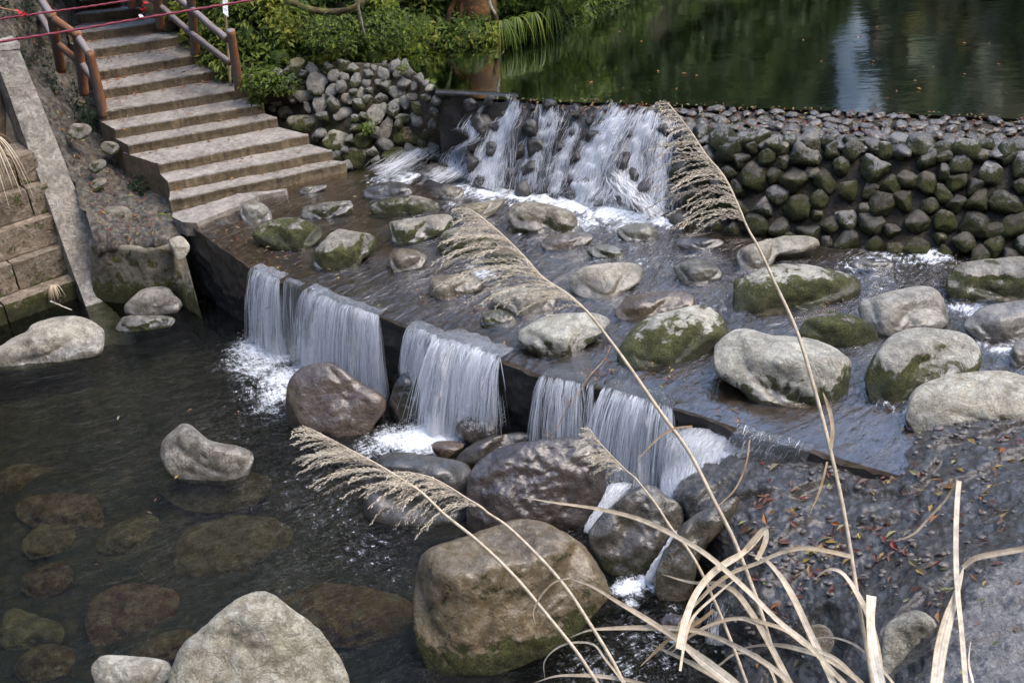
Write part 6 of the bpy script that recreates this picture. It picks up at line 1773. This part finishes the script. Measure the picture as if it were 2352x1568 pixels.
stick('dead_vine', 'pale dead vine hanging down the dark bank into the pond', 'vine', [(822, -14, 3.75), (824, 20, 3.4), (833, 62, 3.0), (842, 95, 2.65), (848, 118, 2.38)], (.022, .012), M_PALE)
stick('dead_stick', 'short white stick poking out of the bank right of the orange trunk', 'stick', [(1122, -4, 3.2), (1128, 16, 3.0), (1137, 32, 2.85)], (.03, .02), M_PALE)
stick('mossy_branch', 'curved mossy branch lying across the bank below the top edge', 'branch', [(655, -2, 3.45), (690, 14, 3.3), (730, 26, 3.22), (775, 27, 3.2), (815, 16, 3.3), (835, 0, 3.4)], (.06, .05), simple_noise_mat('mossy_bark', (.06, .045, .02), (.14, .12, .035), 5, .9, .02))
stick('dead_stick', 'thin bare stick leaning from the block wall into the pool', 'stick', [(116, 692, .25), (140, 702, .1), (165, 712, .0)], (.014, .008), M_PALE)
tw = thing('dry_twig', P(1263, 1009, .12), 'thin dry brown twig standing across the see-through veil', 'twig')
V, F = tube(np.array([PD(x, y, d) for x, y, d in zip(*[spline(np.array([(1403, 794, 13.6), (1390, 822, 13.5), (1355, 862, 13.3), (1330, 900, 13.25), (1308, 930, 13.2), (1285, 972, 13.2), (1263, 1012, 13.2)]), 24)[:, k] for k in range(3)])]), .006, 6)
mb = MB(); mb.add(V, F)
for (x, y, d) in [(1352, 862, 13.3), (1310, 925, 13.2), (1395, 812, 13.55), (1268, 1000, 13.2)]:
    for k in range(7):
        p0 = PD(x, y, d); e = p0 + (RT * rng.normal(-.3, .5) + UP * rng.normal(.5, .5) - FWD * rng.uniform(0, .5)) * .09
        V, F = tube(np.array([p0, (p0 + e) / 2 + rng.normal(0, .006, 3), e]), .0025, 4); mb.add(V, F)
mb.build('stem', M_TWIG, tw)

# ------------------------------------------------------------------ wooded hills all round
nth, nr = 180, 60
th = np.linspace(0, 2 * math.pi, nth, endpoint=False); rr = np.linspace(0, 1, nr)
TH, RR = np.meshgrid(th, rr, indexing='ij')
azim = (np.degrees(np.arctan2(np.cos(TH), np.sin(TH))) + 360) % 360        # angle from +x
vy = np.sin(TH); vx = np.cos(TH)
bear = np.degrees(np.arctan2(vx, vy))                                       # 0 = straight ahead, right positive
r0 = np.where(np.abs(bear) < 100, 26.0, 20.0) + 2.5 * noise3(np.stack([vx * 2, vy * 2, RR * 0], -1), 3)
gap = np.exp(-((bear - 17.6) / 2.1) ** 2)                                   # the valley upstream
hmax = 34 + 5 * noise3(np.stack([vx * 3, vy * 3, RR * 0 + 5], -1), 8) - 6 * gap
side = smoothstep(50, 110, np.abs(bear))
rad = r0 + RR * (52 - 22 * side)
Hz = 2.0 + (hmax + 14 * side) * RR ** .85
Xh = np.stack([2 + vx * rad, 14 + vy * rad, Hz], -1)
Xh = Xh + np.array([0, 0, 1.0]) * (2.2 * fbm(Xh * .13, 3, 4) * (RR > .02))[..., None]
Xh[:, 0, 2] = -2
Fh = grid_faces(nth, nr); wrap = (nth - 1) * nr + np.arange(nr - 1); w0 = np.arange(nr - 1)
Fh = np.r_[Fh, np.stack([wrap, w0, w0 + 1, wrap + 1], -1)]
tag(mesh('hills', Xh.reshape(-1, 3), Fh, M_SOIL), 'hillsides of the gorge, raised behind and beside the view to cut sky light', 'hills', kind='structure')
# far waterfall between the wooded hills, seen in the mirror of the pond
fb = np.linspace(0, 1, 60)
def hill_pt(be, r):
    t = math.radians((90 - be) % 360) / (2 * math.pi) * nth; a = int(t) % nth; f = t - int(t); k = r * (nr - 1); b = min(int(k), nr - 2); g_ = k - b
    q = lambda i, j: Xh[i % nth, j]
    return (q(a, b) * (1 - f) + q(a + 1, b) * f) * (1 - g_) + (q(a, b + 1) * (1 - f) + q(a + 1, b + 1) * f) * g_
fw = np.array([[hill_pt(19.5 - .8 * s_ ** 1.5 * 0 + (.85 + .7 * (1 - s_)) * u + .5 * math.sin(s_ * 5), .03 + .9 * s_) for u in np.linspace(-1, 1, 12)] for s_ in fb])
cdir = unit_(np.array([2, 14, 0]) - fw * np.array([1, 1, 0]))
fw = fw + cdir * 4.5 + np.array([0, 0, 2.0])
tag(mesh('waterfall', fw.reshape(-1, 3), grid_faces(60, 12), simple_noise_mat('far_white_water', (.13, .145, .16), (.25, .27, .30), .7, .6, .05)), 'tall pale waterfall beyond the pond, seen only as a reflection', 'waterfall')
N_ = 95000
front = rng.random(N_) < .8
bi = np.where(front, rng.normal(8, 32, N_), rng.uniform(-180, 180, N_)); ti = np.radians((90 - bi) % 360) / (2 * math.pi) * nth
a0 = ti.astype(int) % nth; b0 = rng.integers(1, nr - 1, N_)
b0 = np.where(rng.random(N_) < .4, rng.integers(1, nr // 3, N_), b0)
pos = Xh[a0, b0] + (Xh[(a0 + 1) % nth, b0] - Xh[a0, b0]) * (ti - ti.astype(int))[:, None]
clf = fbm(pos * .22, 3, 71)
pos = pos + np.array([0, 0, 1]) * (np.clip(.4 + clf, 0, 1) * rng.uniform(.2, 5.5, N_))[:, None] + rng.normal(0, .7, (N_, 3))
inn = unit(np.array([2, 14, 0]) - pos * np.array([1, 1, 0]))
V, F = leaf_quads(pos, unit(inn * .6 + [0, 0, .5] + rng.normal(0, .5, (N_, 3))), rng.uniform(.5, 1.7, N_), .65, .3)
fo = mesh('forest', V, F, M_FOREST, attr={'rnd': np.clip(.45 + clf * 1.1 + rng.normal(0, .18, N_), 0, 1).repeat(4)}, smooth=False)
tag(fo, 'wooded hillsides around the gorge', 'forest', kind='stuff')
mb = MB()
for k in range(70):
    be = rng.uniform(-40, 50); t_ = math.radians(90 - be); rd = 26.5 + rng.uniform(0, 12)
    if abs(be - 17.6) < 3: continue
    b_ = np.array([2 + math.cos(t_) * rd, 14 + math.sin(t_) * rd, 2 + (rd - 26) * .75])
    ht = rng.uniform(5, 11); ln_v = rng.normal(0, .8, 2)
    pth = spline(np.array([b_ + [0, 0, -1], b_ + [ln_v[0] * .4, ln_v[1] * .3, ht * .5], b_ + [ln_v[0], ln_v[1], ht]]), 12)
    V, F = tube(pth, np.linspace(rng.uniform(.16, .4), .07, 12), 7); mb.add(V, F)
tag(mb.build('forest_trunks', simple_noise_mat('grey_bark', (.10, .075, .05), (.30, .26, .20), 1.3, .9, .02, c3=(.24, .12, .05))), 'bare grey and brown trunks among the far wood', 'forest', kind='stuff')
#MARK5


# ------------------------------------------------------------------ silver grass in front
GB = PD(2130, 2600, 2.9)
grass = thing('silver_grass', GB, 'dry straw-coloured clump of tall plume grass leaning in from the lower right', 'plume grass')
GD = 3.25


def dsp(pts, n, d0, d1):
    q = spline(np.array(pts, float), n)
    d = np.linspace(d0, d1, n)
    return np.array([PD(x, y, dd) for (x, y), dd in zip(q, d)])


def stalk(pts, plume, d_tip, d_base, px_w, nb, left, droop, lens):
    """pts: stem from plume base down to below the frame; plume: axis from tip to base"""
    path = dsp(plume + pts, 70, d_tip, d_base)
    n = len(path)
    k = np.linspace(0, 1, n)
    rad = (px_w * (.35 + .65 * smoothstep(.0, .45, k))) * .5 * GD / FOC
    V, F = tube(np.r_[path, [GB]], np.r_[rad, rad[-1:]], 8); mb = MB()
    Arad = np.repeat(np.clip(.55 + .3 * noise3(np.c_[np.r_[k, 1] * 30, np.zeros(n + 1), np.zeros(n + 1)], 3), 0, 1), 8)
    mb.add(V, F, np.r_[Arad, .5, .5])
    st = mb.build('stalk', M_GRASS, grass)
    mb = MB()
    ax = spline(np.array(plume, float), 60)
    tdir = unit(ax[0] - ax[-1])
    for i in range(nb):
        s = (i + rng.uniform(0, 1)) / nb
        if rng.random() < .06: continue
        j = int(s * 59)
        p0 = ax[j]; dl_ = d_tip + (GD - d_tip) * s
        L = np.interp(s, np.linspace(0, 1, len(lens)), lens) * rng.uniform(.5, 1.15)
        tang_ = unit(ax[max(j - 1, 0)] - ax[min(j + 1, 59)])
        endd = unit(np.array(left) + rng.normal(0, .15, 2))
        c1 = p0 + tang_ * L * .30; c2 = p0 + tang_ * L * .38 + endd * L * .55; e = p0 + tang_ * L * .22 + endd * L + np.array([0, droop * L])
        t = np.linspace(0, 1, 26)[:, None]
        B = (1 - t) ** 3 * p0 + 3 * (1 - t) ** 2 * t * c1 + 3 * (1 - t) * t ** 2 * c2 + t ** 3 * e
        dz_ = dl_ + rng.normal(0, .05) * t[:, 0] + .02 * rng.normal()
        Q = np.array([PD(x, y, d) for (x, y), d in zip(B, dz_)])
        # branch with spikelets
        V, F = tube(Q, .00055, 4); mb.add(V, F, .5)
        m = int(max(10, L / 2.2))
        for q in range(m):
            f = .10 + .9 * (q + rng.uniform(0, .8)) / m
            if f > 1: continue
            a = f * 25; ia = min(24, int(a)); p = Q[ia] + (Q[ia + 1] - Q[ia]) * (a - ia)
            dd = unit(Q[ia + 1] - Q[ia]); sd_ = unit(np.cross(dd, rng.normal(size=3)))
            ln2 = rng.uniform(.006, .011); w2 = rng.uniform(.0008, .0015)
            p = p + sd_ * .0018
            nn2 = np.cross(dd, sd_)
            dd2 = unit(dd + sd_ * .35)
            Vq = np.array([p, p + dd2 * ln2 * .45 + sd_ * w2, p + dd2 * ln2, p + dd2 * ln2 * .45 - sd_ * w2, p + dd2 * ln2 * .45 + nn2 * w2, p + dd2 * ln2 * .45 - nn2 * w2])
            mb.add(Vq, [[0, 1, 2, 3], [0, 4, 2, 5]], rng.uniform(.7, 1))
    o = mb.build('plume', M_GRASS, st, smooth=False)


stalk([(1400, 780), (1520, 950), (1579, 1032), (1640, 1149), (1685, 1237), (1719, 1323), (1746, 1398), (1770, 1477), (1801, 1568), (1860, 1760)],
      [(1084, 483), (1120, 510), (1160, 545), (1205, 590), (1250, 640), (1300, 672), (1345, 712)], 3.35, 3.0, 9, 66, (-1, .12), .10, [35, 75, 110, 150, 190, 200, 150, 110])
stalk([(1731, 548), (1780, 650), (1830, 760), (1870, 890), (1907, 1032), (1934, 1152), (1955, 1272), (1968, 1357), (1982, 1443), (2003, 1568), (2030, 1760)],
      [(1534, 237), (1560, 268), (1592, 310), (1625, 360), (1657, 396), (1695, 470), (1720, 530)], 3.4, 3.0, 9, 50, (-1, .22), .06, [25, 50, 80, 110, 130, 165, 180, 130])
stalk([(1020, 1180), (1088, 1234), (1191, 1333), (1259, 1415), (1328, 1501), (1372, 1568), (1480, 1740)],
      [(708, 982), (750, 1003), (800, 1030), (860, 1062), (910, 1092), (965, 1128)], 3.3, 3.0, 8, 52, (-1, .10), .10, [25, 60, 95, 120, 150, 170, 130])
stalk([(1113, 1171), (1155, 1200), (1225, 1265), (1293, 1340), (1362, 1443), (1413, 1528), (1430, 1562), (1520, 1740)],
      [(915, 1083), (950, 1086), (990, 1096), (1032, 1118), (1072, 1144), (1110, 1168)], 3.28, 3.0, 8, 44, (-.95, .35), .22, [25, 50, 90, 130, 160, 150, 110])
stalk([(1452, 1091), (1479, 1122), (1510, 1163), (1540, 1210), (1573, 1251), (1606, 1304), (1630, 1355), (1657, 1416), (1690, 1500), (1715, 1568), (1790, 1760)],
      [(1354, 985), (1372, 1010), (1395, 1036), (1420, 1062), (1445, 1086)], 3.2, 3.0, 7, 34, (-1, .12), .08, [20, 35, 50, 60, 65, 60])


def blade(c, pts, wpx, d0=3.15, d1=2.95, taper=True, to_base=True, tone=.6):
    q = crop(c, pts)
    n = 40
    path = dsp(q, n, d0, d1)
    k = np.linspace(0, 1, n)
    wd = wpx * CROPS[c][2] * .5 * GD / FOC * (np.minimum(1, .04 + (k * 3.2) ** .7) if taper else np.ones(n))
    t = unit(np.gradient(path, axis=0))
    roll_ = .9 * noise3(np.c_[k * 2.5, np.full(n, wpx), np.full(n, len(pts))], 5)
    s0 = unit(np.cross(t, FWD))
    s = unit(s0 * np.cos(roll_)[:, None] + np.cross(t, s0) * np.sin(roll_)[:, None])
    nrm_ = np.cross(t, s)
    if to_base:
        path = np.r_[path, [GB]]; wd = np.r_[wd, wd[-1:]]; s = np.r_[s, s[-1:]]; nrm_ = np.r_[nrm_, nrm_[-1:]]; n += 1
    CX = np.linspace(-1, 1, 9)
    V = np.stack([path + s * (wd * c_)[:, None] + nrm_ * (wd * .14 * abs(c_))[:, None] for c_ in CX], 1)
    tn = np.clip(tone + .45 * noise3(np.c_[np.linspace(0, 1, n) * 4, np.full(n, wpx * .3), np.zeros(n)], 2), 0, 1)
    vein_shade = np.array([.35, 1.05, .75, 1.35, .5, 1.4, .8, 1.15, .4])  # leaf veins, contrast widened to paint in highlights and shading
    mb = MB(); mb.add(V.reshape(-1, 3), grid_faces(n, 9), np.clip(tn[:, None] * vein_shade[None], 0, 1).ravel())
    mb.build('leaf', M_GRASS, grass)


for args in [
    ('V', [(1201, 1142), (1276, 1154), (1379, 1169), (1464, 1190), (1548, 1228), (1616, 1268), (1685, 1326), (1739, 1377), (1787, 1425), (1856, 1480), (1910, 1538), (1960, 1590), (2010, 1700)], 11),
    ('V', [(1757, 1220), (1735, 1245), (1702, 1272), (1668, 1292), (1640, 1312), (1600, 1360), (1575, 1420), (1560, 1490)], 16, 3.15, 2.95, True, False),
    ('V', [(1690, 1290), (1712, 1262), (1734, 1236), (1758, 1216), (1760, 1230), (1750, 1262), (1738, 1285)], 12, 3.12, 3.1, False, False),
    ('X', [(10, 1230), (20, 1200), (60, 1130), (150, 1030), (260, 920), (400, 820), (560, 760), (720, 690), (880, 660), (1030, 680), (1190, 715)], 28, 3.1, 3.05, True, False),
    ('X', [(490, 695), (600, 730), (700, 830), (800, 990), (900, 1200), (990, 1390), (1070, 1568), (1160, 1800)], 42),
    ('X', [(940, 870), (1050, 800), (1120, 820), (1190, 900), (1250, 1000), (1300, 1100), (1360, 1300), (1400, 1568), (1450, 1850)], 36),
    ('X', [(1325, 980), (1318, 1150), (1340, 1350), (1385, 1568), (1440, 1850)], 66, 3.05, 2.9, False, True, .8),
    ('X', [(1945, 790), (1900, 950), (1850, 1100), (1800, 1300), (1760, 1568), (1720, 1850)], 78, 3.05, 2.9, True, True, .8),
    ('X', [(1915, 208), (1902, 350), (1896, 500), (1897, 800), (1905, 950), (1930, 1200), (1960, 1568), (1990, 1900)], 34, 3.1, 2.9, False, True, .8),
    ('X', [(1480, 615), (1600, 570), (1720, 450), (1830, 330), (1905, 205)], 17, 3.15, 3.1, True, False, .5),
    ('X', [(2600, 620), (2352, 665), (2150, 700), (2000, 740), (1940, 790)], 38, 3.0, 3.05, True, False, .6),
    ('V', [(1520, 1318), (1600, 1338), (1640, 1338), (1680, 1352), (1725, 1405), (1760, 1465), (1800, 1540), (1850, 1640), (1920, 1800)], 13),
    ('V', [(1307, 1327), (1362, 1347), (1413, 1378), (1464, 1408), (1515, 1440), (1600, 1500), (1660, 1545), (1720, 1600), (1800, 1720)], 12),
    ('V', [(1307, 1464), (1348, 1448), (1413, 1442), (1498, 1441), (1550, 1442), (1585, 1445), (1640, 1460), (1690, 1483), (1740, 1510), (1790, 1545), (1880, 1640)], 12),
    ('V', [(1225, 1568), (1276, 1552), (1327, 1550), (1413, 1556), (1464, 1566), (1560, 1600), (1700, 1700)], 9),
    ('X', [(-60, 1360), (0, 1310), (150, 1230), (300, 1150), (430, 1130), (600, 1160), (750, 1210), (900, 1320), (1080, 1400), (1250, 1568), (1380, 1750)], 26),
    ('X', [(380, 1360), (520, 1320), (700, 1310), (850, 1340), (1000, 1390), (1150, 1480), (1260, 1568), (1380, 1750)], 32),
    ('V', [(1231, 1436), (1225, 1408), (1240, 1372), (1283, 1332), (1310, 1327)], 4, 3.1, 3.05, True, False),
    ('V', [(1252, 1560), (1250, 1520), (1280, 1487), (1327, 1474), (1365, 1480), (1389, 1511), (1416, 1545), (1480, 1640)], 5),
    ('V', [(1700, 1320), (1640, 1370), (1590, 1420), (1572, 1480), (1562, 1540)], 6, 3.12, 3.0, True, False),
    ('V', [(1540, 1500), (1600, 1450), (1660, 1425), (1700, 1420), (1740, 1432)], 7, 3.1, 3.05, True, False),
    ('V', [(1470, 1530), (1540, 1465), (1600, 1430), (1640, 1400)], 8, 3.1, 3.05, True, False, .4),
    ('V', [(1600, 1490), (1640, 1530), (1690, 1500), (1730, 1500), (1765, 1530), (1790, 1590), (1840, 1700)], 6),
    ('V', [(1850, 1470), (1900, 1462), (1960, 1478), (2010, 1520), (2060, 1580), (2120, 1700)], 6),
    ('V', [(1640, 1170), (1690, 1120), (1715, 1060), (1722, 1010)], 4, 3.1, 3.1, True, False, .3),
    ('V', [(1860, 1180), (1885, 1120), (1900, 1060)], 5, 3.1, 3.1, True, False, .3),
    ('V', [(1500, 1480), (1640, 1550), (1700, 1590), (1800, 1700)], 14),
    ('V', [(1556, 1470), (1620, 1520), (1690, 1575), (1760, 1650)], 24, 3.05, 2.95, True, True, .75),
    ('V', [(1460, 1060), (1520, 1000), (1545, 985), (1590, 978)], 4, 3.1, 3.1, True, False, .25),
    ('V', [(1890, 900), (1905, 940), (1912, 990), (1908, 1030)], 9, 3.02, 3.02, True, False, .5),
    ('V', [(2230, 1470), (2225, 1520), (2235, 1568), (2250, 1660)], 6),
]:
    blade(*args)

# ------------------------------------------------------------------ fallen leaves
def litter(name, label, pos, nrm_, size, mat, asp=.42):
    n = len(pos)
    V, F = leaf_quads(np.asarray(pos), unit(np.asarray(nrm_) + rng.normal(0, .22, (n, 3))), size, asp, .35)
    o = mesh(name, V, F, mat, attr={'rnd': rng.random(n).repeat(4)}, smooth=False)
    return tag(o, label, 'fallen leaves', kind='stuff')


bpx, bpy_ = 1440 + (2900 - 1440) * np.linspace(0, 1, 420) ** 1.15, 985 + (2300 - 985) * np.linspace(0, 1, 420) ** 1.35
def bed_surface(x, y):
    i = np.clip(np.searchsorted(bpx, x), 0, 418); j = np.clip(np.searchsorted(bpy_, y), 0, 418)
    return Gb[i, j], nb[i, j]


x = rng.uniform(1700, 2500, 2400); y = rng.uniform(1000, 1568, 2400)
den = np.exp(-((y - np.interp(x, [1700, 1900, 2352], [1240, 1180, 1080])) / 150) ** 2) * .45 + .10 + .9 * np.exp(-(((x - 1860) / 110) ** 2 + ((y - 1300) / 60) ** 2)) + .6 * np.exp(-(((x - 2050) / 130) ** 2 + ((y - 1290) / 50) ** 2)) + .5 * np.exp(-(((x - 2230) / 160) ** 2 + ((y - 1050) / 60) ** 2))
m = (rng.random(len(x)) < den * 1.35 * np.clip(.4 + 2.2 * noise3(np.stack([x * .016, y * .02, x * 0], -1), 14), 0, 1.6)) & (y > np.interp(x, [1700, 1800, 2060, 2352], [1090, 1075, 1085, 1000]))
p_, n_2 = bed_surface(x[m], y[m])
litter('fallen_leaves', 'red, yellow and brown leaves scattered over the bedrock', p_ + n_2 * .012, n_2, rng.uniform(.05, .15, m.sum()), M_LITTER)
# loose gravel in the hollows of the bedrock
gm = MB(); V_, F_ = ico(2)
for (cx, cy, sx, sy, n) in [(1860, 1300, 90, 40, 90), (2080, 1300, 110, 40, 60), (2150, 1010, 110, 22, 70), (1960, 1100, 80, 16, 40), (1760, 1400, 60, 60, 40), (2200, 1180, 160, 60, 40)]:
    for k in range(n):
        a_, b_ = bed_surface(np.array([cx + rng.normal() * sx]), np.array([cy + rng.normal() * sy]))
        r_ = rng.uniform(.010, .034)
        gm.add(a_[0] + V_ * np.array([1.2, .9, .7]) * rng.uniform(.7, 1.3, 3) * r_ * (1 + .5 * noise3(V_ * 1.4 + k, k))[:, None] + b_[0] * r_ * .3, F_[:, [0, 1, 2, 2]])
tag(gm.build('gravel', rock_material('gravel_rock', use_obj=False, tint=(.19, .165, .15), wet=.6, wl=-9, world=False, tex=3)), 'loose gravel lying in the hollows of the bedrock', 'gravel', kind='stuff')
x = rng.uniform(1300, 2500, 900); y = rng.uniform(225, 300, 900)
cand_v = rng.uniform(0, .8, 900)
S_ = dam_surf(rng.uniform(1180, 2500, 900), cand_v)
litter('fallen_leaves', 'small autumn leaves caught along the crest of the weir', S_ + [0, 0, .05], np.tile([0, -.2, 1.0], (900, 1)), rng.uniform(.03, .075, 900), M_LITTER)
# leaves at the back of each stair tread
pos = []
for i in range(len(ST) - 1):
    for _ in range(70 if i > 4 else 14):
        u = rng.random(); L1 = stepL[i + 1]; R1 = stepR[i + 1]
        b = L1 * (1 - u) + R1 * u; f = stepL[i] * (1 - u) + stepR[i] * u
        s = 1 - abs(rng.normal(0, .12 if rng.random() < .8 else .5))
        q = f * (1 - s) + b * s; q[2] = stepL[i][2] + .012; pos.append(q)
litter('fallen_leaves', 'orange leaves gathered at the back of the stair treads', np.array(pos), np.tile([0, 0, 1.0], (len(pos), 1)), rng.uniform(.04, .09, len(pos)), M_ORLEAF)
x = rng.uniform(60, 400, 1500); y = rng.uniform(90, 560, 1500)
m = (x > np.interp(y, [110, 560], [50, 235])) & (x < np.interp(y, [130, 250, 340, 460, 560], [110, 215, 250, 340, 400])) & (rng.random(1500) < .62)
xl_ = np.interp(y[m], [-300, -60, 60, 110, 575, 640], [-420, -380, -60, 20, 225, 245])
ii_ = np.clip(((x[m] - xl_) / (415 - xl_) * 189).astype(int), 0, 189); jj_ = np.clip(((y[m] + 300) / 940 * 189).astype(int), 0, 189)
p_ = Gs[ii_, jj_] + [0, -.01, .025]
litter('fallen_leaves', 'brown leaves strewn on the rocky slope beside the buttress', p_, np.tile([.1, -.5, .8], (m.sum(), 1)), rng.uniform(.04, .09, m.sum()), M_LITTER)
lx = []
for cx, cy, sx, sy, n in [(600, 560, 70, 30, 40), (640, 600, 60, 25, 16), (700, 600, 120, 50, 20), (1000, 690, 90, 40, 18), (1180, 730, 80, 40, 12), (1400, 850, 60, 30, 40), (1530, 850, 60, 40, 14), (1560, 880, 60, 20, 10), (1700, 950, 80, 20, 14), (2150, 985, 60, 15, 30), (870, 430, 60, 20, 8), (540, 520, 50, 25, 24), (1900, 700, 80, 15, 10), (1470, 760, 80, 30, 8), (800, 480, 120, 40, 12), (2100, 660, 20, 10, 6)]:
    lx += [(cx + rng.normal() * sx * .6, cy + rng.normal() * sy * .6) for _ in range(n)]
lx = np.array(lx)
p_ = P(lx[:, 0], lx[:, 1], ZA + .022)
litter('floating_leaves', 'orange and yellow leaves stuck in the shallow apron water', p_, np.tile([0, 0, 1.0], (len(lx), 1)), rng.uniform(.035, .08, len(lx)), M_LITTER)
lx = np.array([(545, 1085), (400, 1100), (355, 1152), (215, 1295), (350, 1180), (270, 965), (547, 947), (430, 945)])
litter('floating_leaves', 'a few pale leaves floating on the lower pool', P(lx[:, 0], lx[:, 1], .03), np.tile([0, 0, 1.0], (len(lx), 1)), np.full(len(lx), .08), M_LITTER)
# pond flotsam
lx = np.stack([rng.uniform(1300, 2350, 26), rng.uniform(60, 225, 26)], -1)
litter('floating_leaves', 'tiny pale leaves drifting on the pond', P(lx[:, 0], lx[:, 1], ZU + .012), np.tile([0, 0, 1.0], (26, 1)), rng.uniform(.04, .09, 26), M_ORLEAF)
# drops thrown up by the falls
mb = MB()
for px_, py_, z, r_, n in [(600, 795, .0, .30, 150), (790, 860, .0, .5, 90), (990, 1000, .05, .42, 240), (1110, 970, .35, .28, 200), (1430, 1120, .25, .2, 90), (1570, 1160, .3, .25, 90), (1130, 440, 1.12, .35, 160), (1330, 470, 1.12, .45, 220), (1450, 490, 1.12, .35, 160), (950, 390, 1.12, .3, 70)]:
    c = P(px_, py_, z)
    for k in range(n * 3):
        a = rng.uniform(0, 6.28); rr_ = r_ * math.sqrt(rng.random()); hh_ = abs(rng.normal(0, .11))
        p0 = c + np.array([math.cos(a) * rr_, math.sin(a) * rr_, hh_]); d = unit(np.array([math.cos(a), math.sin(a), rng.normal(.3, .6)]))
        L = rng.uniform(.008, .04)
        ribbons(mb, np.array([p0 - d * L / 2, p0, p0 + d * L / 2]), np.array([.0004, rng.uniform(.001, .0024), .0004]), unit(np.cross(d, FWD)), np.full(3, rng.uniform(.4, .9)))
sp_ = mb.build('spray', M_STRAND); tag(sp_, 'spray thrown up where the falls land', 'spray', kind='stuff')
